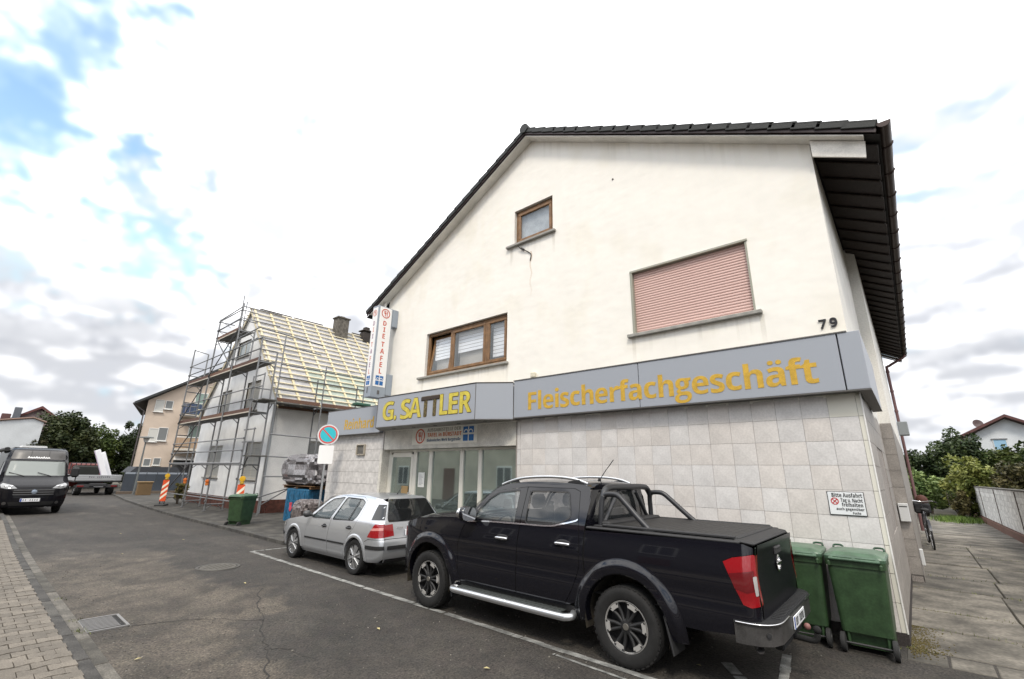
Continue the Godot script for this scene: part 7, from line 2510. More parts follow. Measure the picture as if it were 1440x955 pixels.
	bf.quad(Vector3(1.12, 0.62, 0.84), Vector3(2.82, 0.62, 0.84), Vector3(2.82, 0.62, -0.84), Vector3(1.12, 0.62, -0.84))
	bf.quad(Vector3(-2.3, 0.40, 0.80), Vector3(1.1, 0.40, 0.80), Vector3(1.1, 0.40, -0.80), Vector3(-2.3, 0.40, -0.80))
	obj("floor", bf, shade, t)
	# tailgate
	var TX := func(q: Vector2) -> float:
		var e := 2.878 + 0.010 * (1.0 - pow(absf(q.x) / 0.8, 4.0))
		e += 0.012 * smoothstep(1.16, 1.25, q.y) - 0.010 * exp(-pow((q.y - 1.02) / 0.10, 2.0)) + 0.008 * exp(-pow((q.y - 0.80) / 0.05, 2.0))
		return e
	var tgn := car_end("tailgate", t, TX, rounded(P2([-0.765, 0.66, 0.765, 0.66, 0.765, 1.275, -0.765, 1.275]), 0.02), [], gate)
	car_end("rear_corner", t, TX, P2([0.772, 0.62, 0.812, 0.62, 0.812, 1.26, 0.772, 1.26]), [], black, -0.006)
	car_end("rear_corner", t, TX, P2([-0.772, 0.62, -0.812, 0.62, -0.812, 1.26, -0.772, 1.26]), [], black, -0.006)
	car_end("seam", tgn, TX, P2([0.765, 0.62, 0.772, 0.62, 0.772, 1.26, 0.765, 1.26]), [], shade, -0.012)
	for s: float in [-1.0, 1.0]:
		car_end("tail_lamp", t, TX, P2([s * 0.772, 0.79, s * 0.815, 0.775, s * 0.815, 1.19, s * 0.772, 1.20]), [], paint("lamp_red", 0.25, 0.004, 0.008, 0.12), 0.003)
	var em := MB.new()
	em.lathe(P2([0.075, 0.0, 0.082, 0.012, 0.066, 0.016, 0.064, 0.004, 0.0, 0.004]), Vector3(2.882, 1.035, 0), Vector3.RIGHT, 28)
	em.rbox(Vector3(2.897, 1.035, 0), Vector3(0.012, 0.034, 0.20), 0.004)
	obj("badge", em, chrome, tgn)
	var th := MB.new()
	th.rbox(Vector3(2.893, 1.165, 0), Vector3(0.02, 0.075, 0.26), 0.008)
	th.rbox(Vector3(2.902, 1.185, 0), Vector3(0.014, 0.02, 0.22), 0.005)
	obj("tailgate_handle", th, trim, tgn)
	# rear bumper
	var plan := P2([2.66, 0.93, 2.76, 0.928, 2.86, 0.90, 2.95, 0.83, 3.0, 0.70, 3.005, 0.45, 3.005, -0.45, 3.0, -0.70, 2.95, -0.83, 2.86, -0.90, 2.76, -0.928, 2.66, -0.93, 2.66, -0.80, 2.84, -0.76, 2.88, -0.70, 2.88, 0.70, 2.84, 0.76, 2.66, 0.80])
	for k in plan.size(): plan[k].y = -plan[k].y
	var bt := MB.new()
	bt.prism(plan, Vector3(0, 0.635, 0), Vector3.RIGHT, Vector3.FORWARD, 0.022)
	for k in 22: bt.rbox(Vector3(2.945, 0.660, -0.63 + k * 0.06), Vector3(0.085, 0.010, 0.03), 0.004)
	var btn := obj("bumper_step", bt, rough_mat("bumper_tread", 0.022, 0.023, 0.026, 0.55, 0.3, 0.08, 0.2), t)
	var bl := MB.new()
	bl.prism(inset(plan, -0.004), Vector3(0, 0.475, 0), Vector3.RIGHT, Vector3.FORWARD, 0.157)
	obj("bumper", bl, rough_mat("bumper_grey", 0.075, 0.072, 0.07, 0.32, 0.2, 0.2, 0.0, 0.5, 0.2), t)
	var edge := MB.new()
	for s: float in [-1.0, 1.0]:
		edge.tube(smooth3(P3([2.68, 0.645, s * 0.934, 2.77, 0.645, s * 0.931, 2.87, 0.645, s * 0.905, 2.955, 0.645, s * 0.835, 3.004, 0.645, s * 0.70, 3.010, 0.645, s * 0.42]), 4), 0.0075, 6)
	obj("bright_edge", edge, chrome, btn)
	for s: float in [-1.0, 1.0]:
		var sn := MB.new()
		sn.lathe(P2([0.022, 0.0, 0.02, 0.006, 0.0, 0.007]), Vector3(2.925, 0.56, s * 0.855), Vector3(0.62, 0, s * 0.78), 14)
		obj("parking_sensor", sn, trim, btn)
	var pt := MB.new()
	pt.rbox(Vector3(3.010, 0.555, 0.0), Vector3(0.010, 0.11, 0.52), 0.004)
	var ptn := obj("number_plate", pt, mat("plate_white_cool", 0.74, 0.75, 0.77, 0.35), t)
	var pb := MB.new()
	pb.span(Vector3(3.0152, 0.503, 0.222), Vector3(3.0168, 0.607, 0.257))
	obj("blue_band", pb, mat("plate_blue", 0.01, 0.06, 0.32, 0.4), ptn)
	var pg := MB.new()
	for k in 7:
		var z0 := 0.18 - k * 0.058
		if k == 2: continue
		pg.span(Vector3(3.0152, 0.522, z0 - 0.012), Vector3(3.0168, 0.588, z0))
		if k % 2: pg.span(Vector3(3.0152, 0.576, z0 - 0.034), Vector3(3.0168, 0.588, z0 - 0.012))
		else: pg.span(Vector3(3.0152, 0.522, z0 - 0.034), Vector3(3.0168, 0.534, z0 - 0.012))
		pg.span(Vector3(3.0152, 0.522, z0 - 0.046), Vector3(3.0168, 0.588, z0 - 0.034))
	obj("characters", pg, mat("plate_ink", 0.02, 0.02, 0.02, 0.5), ptn)
	# tow bar, exhaust, spare things below
	var tb := MB.new()
	tb.tube(smooth3(P3([2.7, 0.40, 0, 3.0, 0.38, 0, 3.12, 0.38, 0, 3.15, 0.44, 0]), 4), 0.028, 8)
	tb.ball(Vector3(3.15, 0.475, 0), Vector3(0.035, 0.035, 0.035), 12, 8)
	tb.rbox(Vector3(2.9, 0.41, 0), Vector3(0.08, 0.12, 0.9), 0.015)
	obj("tow_bar", tb, shade, t)
	var tc := MB.new()
	tc.ball(Vector3(3.04, 0.45, -0.16), Vector3(0.032, 0.032, 0.032), 12, 8)
	obj("socket", tc, mat("socket_pink", 0.20, 0.09, 0.08, 0.6), t)
	var ex := MB.new()
	ex.lathe(P2([0.0, 0.0, 0.028, 0.0, 0.032, 0.005, 0.032, 0.10]), Vector3(2.80, 0.47, 0.80), Vector3(0.5, -0.25, 0.8), 14)
	obj("fog_lamp", ex, mat("fog_grey", 0.05, 0.048, 0.048, 0.4), t)
	# cabin
	var cloth := mat("seat_cloth", 0.035, 0.034, 0.033, 0.9)
	seat_row(t, -0.35, 0.78, [0.38, -0.38], 0.52, cloth)
	seat_row(t, 0.45, 0.80, [0.40, -0.40], 0.55, cloth)
	var db := MB.new()
	db.rbox(Vector3(-0.98, 1.08, 0), Vector3(0.5, 0.3, 1.5), 0.08)
	obj("dashboard", db, mat("dash_tan", 0.14, 0.13, 0.11, 0.8), t)
	var sw := MB.new()
	var ring := PackedVector3Array()
	for k in 25: ring.append(Vector3(-0.60 + 0.07 * sin(TAU * k / 24.0), 1.13 + 0.17 * sin(TAU * k / 24.0), 0.38 + 0.185 * cos(TAU * k / 24.0)))
	sw.tube(ring, 0.016, 6, PackedFloat32Array(), false)
	sw.rbox(Vector3(-0.61, 1.12, 0.38), Vector3(0.05, 0.10, 0.14), 0.02)
	obj("steering_wheel", sw, trim, t)
	var mir := MB.new()
	mir.rbox(Vector3(-0.45, 1.60, 0), Vector3(0.03, 0.07, 0.24), 0.01)
	obj("inner_mirror", mir, trim, t)

func build_hatchback() -> void:
	var t := thing("hatchback_car", "silver five door hatchback parked in front of the shop windows", "car", Vector3(-9.235, 0, 1.60))
	var silver := paint("hatch_silver", 0.53, 0.55, 0.575, 0.30, 0.65)
	var trim := mat("trim_black", 0.016, 0.016, 0.017, 0.6)
	var shade := mat("under_black", 0.006, 0.006, 0.006, 0.9)
	var wtab := [0.18, 0.78, 0.30, 0.835, 0.45, 0.862, 0.60, 0.868, 0.75, 0.862, 0.86, 0.848, 0.93, 0.832, 0.97, 0.815, 1.36, 0.595, 1.42, 0.53, 1.5, 0.44]
	var rtab := [0.20, 1.90, 0.34, 1.985, 0.50, 2.025, 0.62, 2.015, 0.70, 1.985, 0.93, 1.935, 0.99, 1.905, 1.36, 1.655, 1.43, 1.56]
	var W := func(q: Vector2) -> float:
		var w := slut(wtab, q.y)
		if q.x < -1.5:
			var s := minf((-1.5 - q.x) / 0.66, 0.98)
			w -= 0.33 * (1.0 - sqrt(1.0 - s * s))
		var xe := slut(rtab, q.y) - 0.28
		if q.x > xe:
			var s := minf((q.x - xe) / 0.285, 0.975)
			w -= 0.20 * (1.0 - sqrt(1.0 - s * s))
		return w
	car_us = steps(-2.16, 1.4, 0.06)
	for k in 32: car_us.append(1.42 + k * 0.02)
	car_vs = steps(0.16, 1.50, 0.045)
	var fa := Vector2(-1.255, 0.315)
	var ra := Vector2(1.255, 0.315)
	var archF := circle(fa, 0.345)
	var archR := circle(ra, 0.345)
	var topline := P2([-0.64, 0.935, -0.40, 1.13, -0.22, 1.275, -0.05, 1.345, 0.2, 1.385, 0.6, 1.405, 1.1, 1.40, 1.45, 1.375, 1.60, 1.345])
	var win1 := rounded(P2([-0.55, 0.905, -0.22, 1.20, -0.07, 1.285, 0.33, 1.335, 0.20, 0.915]), 0.025)
	var win2 := rounded(P2([0.31, 0.915, 0.42, 1.335, 1.02, 1.325, 1.17, 1.27, 1.14, 1.02, 1.07, 0.945]), 0.04)
	var doorF := P2([-0.70, 0.255, -0.74, 0.55, -0.66, 0.88, -0.60, 0.93, -0.24, 1.24, -0.07, 1.325, 0.375, 1.375, 0.255, 0.93, 0.215, 0.60, 0.225, 0.255])
	var doorR := P2([0.233, 0.255, 0.223, 0.60, 0.263, 0.93, 0.383, 1.375, 1.03, 1.37, 1.21, 1.30, 1.235, 1.02, 1.15, 0.82, 0.98, 0.65, 0.90, 0.45, 0.885, 0.255])
	var body := PackedVector2Array([Vector2(-2.13, 0.30), Vector2(-2.14, 0.52), Vector2(-2.09, 0.64), Vector2(-1.95, 0.705), Vector2(-1.6, 0.79), Vector2(-1.2, 0.855), Vector2(-0.85, 0.91)])
	for p in topline: body.append(p)
	for y in [1.30, 1.2, 1.1, 1.0, 0.95, 0.9, 0.8, 0.7, 0.62, 0.5, 0.4, 0.33]:
		body.append(Vector2(slut(rtab, y) - 0.004, y))
	body.append_array(P2([1.9, 0.27, 1.0, 0.235, -0.8, 0.235, -1.9, 0.22]))
	var lampv := P2([1.665, 0.695, 1.765, 0.85, 1.80, 0.925, 1.93, 0.925, 2.03, 0.90, 2.05, 0.70, 1.9, 0.69])
	for side: float in [1.0, -1.0]:
		car_side("inner_shell", t, W, inset(body, -0.02), [archF, archR, inset(win1, 0.02), inset(win2, 0.02)], shade, -0.02, side)
		var lmp: Array = Geometry2D.intersect_polygons(lampv, inset(body, -0.002))
		car_side("body_side", t, W, body, [inset(doorF, 0.004), inset(doorR, 0.004), archF, archR, lampv], silver, 0.0, side)
		for q in [["front", doorF, win1, Vector2(0.05, 0.765)], ["rear", doorR, win2, Vector2(0.99, 0.80)]]:
			var dn := car_side("door", t, W, q[1], [q[2], archR], silver, 0.001, side)
			car_side("window", dn, W, inset(q[2], 0.006), [], glass("hatch_glass", 0.07, 0.10, 0.11, 0.45), -0.010, side)
			car_side("window_seal", dn, W, inset(q[2], 0.012), [inset(q[2], -0.003)], trim, 0.003, side)
			var hp: Vector2 = q[3]
			var hd := MB.new()
			hd.rbox(Vector3(hp.x, hp.y, side * (W.call(hp) + 0.012)), Vector3(0.17, 0.035, 0.035), 0.012)
			hd.ball(Vector3(hp.x, hp.y, side * (W.call(hp) - 0.003)), Vector3(0.09, 0.045, 0.008), 14, 6)
			obj("handle", hd, trim, dn)
			var rub := strip2(P2([-0.73, 0.492, 0.21, 0.497]) if q[0] == "front" else P2([0.24, 0.497, 0.885, 0.50]), 0.032)
			car_side("rub_strip", dn, W, rub, [], trim, 0.012, side)
		car_side("window_divider", t, W, P2([0.88, 0.93, 0.91, 0.93, 0.96, 1.33, 0.935, 1.33]), [], trim, 0.002, side)
		car_side("bumper_strip", t, W, P2([1.64, 0.49, 1.64, 0.555, 2.06, 0.555, 2.06, 0.49]), [], trim, 0.012, side)
		car_side("bumper_strip", t, W, P2([-2.2, 0.45, -2.2, 0.51, -1.75, 0.51, -1.75, 0.45]), [], trim, 0.012, side)
		car_side("bumper_seam", t, W, strip2(P2([1.585, 0.61, 1.70, 0.66, 2.03, 0.665]), 0.008), [], shade, 0.002, side)
		for l in lmp:
			var ln := car_side("tail_lamp", t, W, l, [], paint("lamp_red_hatch", 0.26, 0.006, 0.009, 0.12), 0.006, side)
			for lb in Geometry2D.intersect_polygons(l, P2([1.6, 0.80, 2.1, 0.83, 2.1, 0.875, 1.6, 0.845])):
				car_side("lamp_band", ln, W, lb, [], paint("lamp_pale", 0.55, 0.22, 0.20, 0.12), 0.009, side)
		car_side("sill", t, W, P2([-0.90, 0.20, -0.90, 0.26, 0.90, 0.26, 0.90, 0.20]), [], silver, -0.005, side)
		flare(t, W, fa, 0.335, 0.41, -0.1, PI + 0.1, 0.014, silver, side)
		flare(t, W, ra, 0.335, 0.41, -0.1, PI + 0.1, 0.014, silver, side)
		arch_liner(t, fa, 0.34, side * 0.5, side * 0.845, shade)
		arch_liner(t, ra, 0.34, side * 0.5, side * 0.845, shade)
		wheel(t, Vector3(fa.x, 0.312, side * 0.757), 0.314, 0.215, 0.205, side, "hatch", 0.0)
		wheel(t, Vector3(ra.x, 0.312, side * 0.757), 0.314, 0.215, 0.205, side, "hatch", 0.0)
		var mr := MB.new()
		mr.ball(Vector3(-0.60, 0.965, side * 0.935), Vector3(0.075, 0.072, 0.095), 14, 8)
		mr.tube(P3([-0.57, 0.935, side * 0.80, -0.59, 0.94, side * 0.9]), 0.03, 8)
		obj("mirror", mr, mat("mirror_dark", 0.05, 0.052, 0.055, 0.4), t)
		# head lamp (glimpsed at the nose)
		car_side("head_lamp", t, W, P2([-2.10, 0.60, -2.02, 0.68, -1.72, 0.74, -1.72, 0.64, -1.95, 0.585]), [], paint("lamp_clear", 0.40, 0.39, 0.38, 0.1), 0.005, side)
	# roof, bonnet, screen
	var RT := func(q: Vector2) -> float:
		var ye := lut([-0.22, 1.275, -0.05, 1.345, 0.2, 1.385, 0.6, 1.405, 1.1, 1.40, 1.45, 1.375, 1.60, 1.345, 1.7, 1.31], q.x)
		var w: float = maxf(W.call(Vector2(q.x, ye)), 0.2)
		var s := clampf(absf(q.y) / w, 0.0, 1.0)
		return ye + 0.04 * (1.0 - pow(s, 2.4))
	var rp := PackedVector2Array()
	for k in 31:
		var x := -0.18 + k * 1.78 / 30.0
		var ye := lut([-0.22, 1.275, -0.05, 1.345, 0.2, 1.385, 0.6, 1.405, 1.1, 1.40, 1.45, 1.375, 1.60, 1.345, 1.7, 1.31], x)
		rp.append(Vector2(x, W.call(Vector2(x, ye))))
	for k in 31:
		var p := rp[30 - k]
		rp.append(Vector2(p.x, -p.y))
	car_top("roof", t, RT, rp, silver)
	var HT := func(q: Vector2) -> float:
		var ye := slut([-2.14, 0.52, -2.09, 0.64, -1.95, 0.705, -1.6, 0.79, -1.2, 0.855, -0.85, 0.91, -0.6, 0.94], q.x)
		var w: float = W.call(Vector2(q.x, ye))
		var s := clampf(absf(q.y) / w, 0.0, 1.0)
		return ye + 0.06 * (1.0 - pow(s, 3.0)) * smoothstep(-2.12, -1.8, q.x)
	var hp2 := PackedVector2Array()
	for k in 28:
		var x := -2.12 + k * 1.32 / 27.0
		hp2.append(Vector2(x, W.call(Vector2(x, slut([-2.14, 0.52, -2.09, 0.64, -1.95, 0.705, -1.6, 0.79, -1.2, 0.855, -0.85, 0.91], x)))))
	for k in 28:
		var p := hp2[27 - k]
		hp2.append(Vector2(p.x, -p.y))
	car_top("bonnet", t, HT, hp2, silver)
	var ST := func(q: Vector2) -> float: return lut([-1.1, 0.86, -0.82, 0.97, -0.2, 1.33, 0.1, 1.42], q.x + 0.14 * (1.0 - pow(absf(q.y) / 0.8, 2.0)) - 0.02)
	car_top("windscreen", t, ST, P2([-0.98, 0.0, -0.68, 0.76, -0.16, 0.60, -0.26, 0.0, -0.16, -0.60, -0.68, -0.76]), glass("hatch_screen", 0.08, 0.1, 0.1, 0.4))
	# rear
	var RX := func(q: Vector2) -> float: return slut(rtab, q.y) + 0.014 * (1.0 - pow(absf(q.x) / 0.66, 2.0))
	var edgez := func(y: float) -> float: return slut(wtab, y) - 0.20 * (1.0 - sqrt(1.0 - 0.975 * 0.975)) + 0.012
	var ro := PackedVector2Array()
	for y in [0.27, 0.4, 0.5, 0.6, 0.7, 0.8, 0.9, 1.0, 1.1, 1.2, 1.3, 1.36, 1.40]: ro.append(Vector2(edgez.call(y), y))
	for k in 13: ro.append(Vector2(-ro[12 - k].x, ro[12 - k].y))
	var rwin := rounded(P2([-0.60, 0.965, 0.60, 0.965, 0.60, 1.02, 0.455, 1.35, -0.455, 1.35, -0.60, 1.02]), 0.03)
	var seam: Array = [strip2(P2([-0.60, 0.665, 0.60, 0.665]), 0.009)]
	var rn := car_end("tailgate", t, RX, ro, [rwin, P2([-0.8, 0.665, 0.8, 0.665, 0.8, 0.674, -0.8, 0.674])], silver)
	car_end("rear_window", rn, RX, inset(rwin, 0.008), [], glass("hatch_rear_glass", 0.012, 0.013, 0.014, 0.80), 0.003)
	car_end("gap_backing", rn, RX, P2([-0.62, 0.65, 0.62, 0.65, 0.62, 0.69, -0.62, 0.69]), [], shade, -0.02)
	car_end("bumper_strip", t, RX, P2([-0.665, 0.49, 0.665, 0.49, 0.665, 0.555, -0.665, 0.555]), [], trim, 0.014)
	car_end("lower_valance", t, RX, P2([-0.66, 0.27, 0.66, 0.27, 0.66, 0.325, -0.66, 0.325]), [], trim, 0.006)
	for s: float in [-1.0, 1.0]:
		# window flank and lamp on the tail
		car_end("tail_lamp", t, RX, P2([s * 0.50, 0.72, s * 0.725, 0.70, s * 0.715, 0.91, s * 0.52, 0.925]), [], paint("lamp_red_hatch", 0.26, 0.006, 0.009, 0.12), 0.006)
		var flank := P2([1.66, 0.99, 1.60, 1.26, 1.72, 1.26, 1.905, 0.99])
		for fl in Geometry2D.intersect_polygons(flank, inset(body, -0.002)):
			car_side("window_flank", t, W, fl, [], mat("flank_glass", 0.03, 0.032, 0.034, 0.08), 0.003, s)
	var pl := MB.new()
	pl.rbox(Vector3(2.012, 0.765, 0), Vector3(0.012, 0.11, 0.52), 0.004, Basis(Vector3.BACK, 0.2))
	obj("number_plate", pl, mat("plate_white_cool", 0.74, 0.75, 0.77, 0.35), t)
	var em := MB.new()
	em.lathe(P2([0.05, 0.0, 0.05, 0.008, 0.0, 0.01]), Vector3(1.965, 0.885, 0), Vector3(1, 0.2, 0), 20)
	obj("badge", em, mats["chrome"], t)
	var lt := MB.new()
	for k in 5: lt.span(Vector3(1.985, 0.842, 0.42 - k * 0.028), Vector3(1.99, 0.868, 0.437 - k * 0.028))
	obj("lettering", lt, mats["chrome"], t)
	var an := MB.new()
	an.tube(P3([1.30, 1.43, 0, 1.34, 1.47, 0, 1.46, 1.58, 0]), 0.006, 6, PackedFloat32Array([0.014, 0.007, 0.004]))
	obj("antenna", an, trim, t)
	var fl2 := MB.new()
	fl2.quad(Vector3(-2.0, 0.22, 0.78), Vector3(1.95, 0.26, 0.78), Vector3(1.95, 0.26, -0.78), Vector3(-2.0, 0.22, -0.78))
	fl2.quad(Vector3(-2.08, 0.2, 0.55), Vector3(-2.08, 0.2, -0.55), Vector3(-2.08, 0.68, -0.55), Vector3(-2.08, 0.68, 0.55))
	obj("floor", fl2, shade, t)
	var cloth := mat("seat_cloth_dark", 0.022, 0.022, 0.024, 0.9)
	seat_row(t, -0.10, 0.48, [0.36, -0.36], 0.48, cloth)
	seat_row(t, 0.72, 0.48, [0.34, -0.34], 0.5, cloth)
	var db := MB.new()
	db.rbox(Vector3(-0.72, 0.78, 0), Vector3(0.5, 0.3, 1.4), 0.08)
	db.rbox(Vector3(1.55, 0.82, 0), Vector3(0.6, 0.05, 1.2), 0.02)
	obj("dashboard", db, mat("dash_dark", 0.03, 0.03, 0.03, 0.8), t)
	var sw := MB.new()
	var ring := PackedVector3Array()
	for k in 25: ring.append(Vector3(-0.42 + 0.08 * sin(TAU * k / 24.0), 0.90 + 0.16 * sin(TAU * k / 24.0), 0.36 + 0.18 * cos(TAU * k / 24.0)))
	sw.tube(ring, 0.016, 6, PackedFloat32Array(), false)
	obj("steering_wheel", sw, trim, t)

func build_van() -> void:
	var t := thing("camper_van", "black camper van with dark windscreen parked facing down the left kerb", "van", Vector3(-26.4, 0, 5.52), PI + 0.02)
	var black := paint("van_black", 0.006, 0.006, 0.008, 0.5)
	black.metallic_specular = 0.1
	black.clearcoat = 0.55
	var trim := mat("trim_black", 0.016, 0.016, 0.017, 0.6)
	var shade := mat("under_black", 0.006, 0.006, 0.006, 0.9)
	var prof := [0.20, 0.10, 0.35, 0.02, 0.60, 0.0, 0.95, 0.03, 1.08, 0.10, 1.22, 0.34, 1.40, 0.68, 1.52, 0.80, 2.05, 1.16, 2.14, 1.24, 2.45, 1.42, 2.56, 1.60, 2.62, 1.95]
	var wtab := [0.2, 0.92, 0.4, 0.99, 0.8, 1.02, 1.2, 1.02, 1.5, 1.0, 2.0, 0.955, 2.4, 0.90, 2.55, 0.84, 2.65, 0.70]
	var F := func(q: Vector2) -> float:
		var w := slut(wtab, q.y)
		return slut(prof, q.y) + 0.34 * pow(clampf(absf(q.x) / w, 0.0, 1.0), 4.0)
	var W := func(q: Vector2) -> float:
		var w := slut(wtab, q.y)
		var x0: float = slut(prof, q.y) + 0.34
		if q.x < x0 + 0.3:
			w -= 0.03 * pow(clampf((x0 + 0.3 - q.x) / 0.3, 0.0, 1.2), 2.0)
		return w
	car_us = steps(0.0, 6.2, 0.12)
	car_vs = steps(0.2, 2.7, 0.08)
	var side_poly := PackedVector2Array()
	for k in 25:
		var y := 0.3 + k * 2.28 / 24.0
		side_poly.append(Vector2(slut(prof, y) + 0.33, y))
	side_poly.append_array(P2([6.0, 2.58, 6.1, 2.4, 6.1, 0.4, 5.9, 0.3]))
	var fa := Vector2(0.98, 0.36)
	var ra := Vector2(4.95, 0.36)
	for side: float in [1.0, -1.0]:
		var win := rounded(P2([1.30, 1.50, 1.68, 2.02, 2.25, 2.05, 2.30, 1.42]), 0.05)
		car_side("body_side", t, W, side_poly, [circle(fa, 0.42), circle(ra, 0.42), win], black, 0.0, side)
		car_side("side_window", t, W, win, [], mat("van_glass", 0.03, 0.035, 0.035, 0.06), -0.01, side)
		car_side("rub_strip", t, W, strip2(P2([1.45, 0.72, 4.5, 0.72]), 0.16), [], trim, 0.012, side)
		arch_liner(t, fa, 0.42, side * 0.55, side * 0.98, shade)
		arch_liner(t, ra, 0.42, side * 0.55, side * 0.98, shade)
		wheel(t, Vector3(fa.x, 0.345, side * 0.88), 0.345, 0.205, 0.22, side, "van")
		wheel(t, Vector3(ra.x, 0.345, side * 0.88), 0.345, 0.205, 0.22, side, "van")
		var mr := MB.new()
		mr.rbox(Vector3(1.15, 1.62, side * 1.22), Vector3(0.16, 0.42, 0.26), 0.06)
		mr.tube(P3([1.35, 1.45, side * 0.98, 1.2, 1.5, side * 1.15]), 0.04, 8)
		obj("mirror", mr, trim, t)
		# head lamp
		var hl := car_end("head_lamp", t, F, P2([side * 0.50, 1.0, side * 0.62, 1.12, side * 0.90, 1.20, side * 0.96, 1.14, side * 0.93, 1.02, side * 0.75, 0.98]), [], paint("van_lamp", 0.22, 0.225, 0.23, 0.08), -0.012, -1.0)
		var rf := MB.new()
		for z in [0.66, 0.80]: rf.ball(Vector3(F.call(Vector2(z, 1.07)) - 0.005, 1.07, side * z), Vector3(0.03, 0.045, 0.055), 10, 6)
		obj("reflector", rf, mats["chrome"], hl)
		car_end("fog_lamp", t, F, circle(Vector2(side * 0.74, 0.45), 0.06, 14), [], mat("fog_grey", 0.09, 0.085, 0.085, 0.4), -0.012, -1.0)
	var outline := PackedVector2Array()
	for k in 25:
		var y := 0.3 + k * 2.28 / 24.0
		outline.append(Vector2(slut(wtab, y) - 0.004, y))
	for k in 25: outline.append(Vector2(-outline[24 - k].x, outline[24 - k].y))
	var screen := rounded(P2([-0.90, 1.47, 0.90, 1.47, 0.84, 2.07, -0.84, 2.07]), 0.06)
	car_end("front", t, F, outline, [inset(screen, 0.004)], black, 0.0, -1.0)
	car_end("windscreen", t, F, screen, [], mat("van_screen", 0.22, 0.24, 0.23, 0.08), 0.012, -1.0)
	car_end("screen_seal", t, F, inset(screen, 0.012), [inset(screen, -0.012)], trim, -0.004, -1.0)
	var oc := car_end("overcab", t, F, rounded(P2([-0.84, 2.13, 0.84, 2.13, 0.78, 2.48, -0.78, 2.48]), 0.05), [], rough_mat("van_overcab", 0.11, 0.105, 0.10, 0.4, 0.12, 0.3, 0.0), -0.008, -1.0)
	# white script on the overcab panel, too small to read
	for k in 9:
		var z := 0.33 - k * 0.075
		var g := car_end("script", oc, F, strip2(P2([-z - 0.03, 2.17, -z, 2.215 if k % 3 else 2.235, -z + 0.035, 2.17]), 0.028), [], mat("script_white", 0.75, 0.75, 0.75, 0.5), -0.014, -1.0)
	for z in [-0.28, 0.28]:
		car_end("overcab_seam", oc, F, strip2(P2([z, 2.14, z * 0.95, 2.47]), 0.012), [], shade, -0.012, -1.0)
	car_end("grille", t, F, P2([-0.55, 0.72, 0.55, 0.72, 0.62, 0.98, -0.62, 0.98]), [], shade, -0.008, -1.0)
	for k in 3:
		car_end("grille_bar", t, F, strip2(P2([-0.58, 0.77 + k * 0.085, 0.58, 0.77 + k * 0.085]), 0.024), [], mat("grille_grey", 0.10, 0.10, 0.105, 0.35), -0.022, -1.0)
	car_end("lower_grille", t, F, P2([-0.6, 0.36, 0.6, 0.36, 0.66, 0.5, -0.66, 0.5]), [], shade, -0.008, -1.0)
	car_end("bonnet_seam", t, F, strip2(P2([-0.66, 1.16, -0.45, 1.03, 0.45, 1.03, 0.66, 1.16]), 0.015), [], shade, -0.004, -1.0)
	var em := MB.new()
	em.lathe(P2([0.085, 0.0, 0.085, 0.02, 0.07, 0.024, 0.0, 0.024]), Vector3(-0.01, 0.87, 0), Vector3.LEFT, 24)
	obj("badge", em, mat("badge_silver_blue", 0.36, 0.42, 0.50, 0.25, 0.7), t)
	var pl := MB.new()
	pl.rbox(Vector3(-0.03, 0.565, -0.06), Vector3(0.012, 0.125, 0.56), 0.004)
	var pn := obj("number_plate", pl, mat("plate_white_cool", 0.74, 0.75, 0.77, 0.35), t)
	var pb := MB.new()
	pb.span(Vector3(-0.04, 0.51, -0.335), Vector3(-0.0365, 0.62, -0.29))
	obj("blue_band", pb, mat("plate_blue", 0.01, 0.06, 0.32, 0.4), pn)
	var pg := MB.new()
	for k in 7:
		if k == 2: continue
		pg.span(Vector3(-0.04, 0.53, -0.26 + k * 0.065), Vector3(-0.0365, 0.60, -0.235 + k * 0.065))
	obj("characters", pg, mat("plate_ink_grey", 0.25, 0.25, 0.25, 0.5), pn)
	for z in [[-0.35, -0.8], [0.45, 0.02]]:
		var wp := MB.new()
		wp.tube(PackedVector3Array([Vector3(F.call(Vector2(z[0], 1.46)) - 0.03, 1.46, z[0]), Vector3(F.call(Vector2(z[1], 1.60)) - 0.03, 1.60, z[1])]), 0.013, 6)
		obj("wiper", wp, trim, t)
	var rf2 := MB.new()
	rf2.rbox(Vector3(4.0, 2.58, 0), Vector3(4.1, 0.07, 1.6), 0.03)
	obj("roof", rf2, black, t)
	var ac := MB.new()
	ac.prism(rounded(P2([-0.44, 2.60, 0.44, 2.60, 0.40, 2.74, -0.40, 2.74]), 0.03), Vector3(3.6, 0, -0.05), Vector3.FORWARD, Vector3.UP, 0.9)
	obj("roof_unit", ac, mat("roof_unit_white", 0.72, 0.73, 0.74, 0.5), t)
	var aw := MB.new()
	aw.cyl(Vector3(1.9, 2.52, -0.98), Vector3(5.2, 2.52, -0.98), 0.085, 12)
	obj("awning", aw, trim, t)
	var fl := MB.new()
	fl.quad(Vector3(0.3, 0.3, 0.9), Vector3(6.0, 0.3, 0.9), Vector3(6.0, 0.3, -0.9), Vector3(0.3, 0.3, -0.9))
	fl.quad(Vector3(6.1, 0.3, 0.98), Vector3(6.1, 0.3, -0.98), Vector3(6.1, 2.5, -0.9), Vector3(6.1, 2.5, 0.9))
	obj("floor", fl, shade, t)

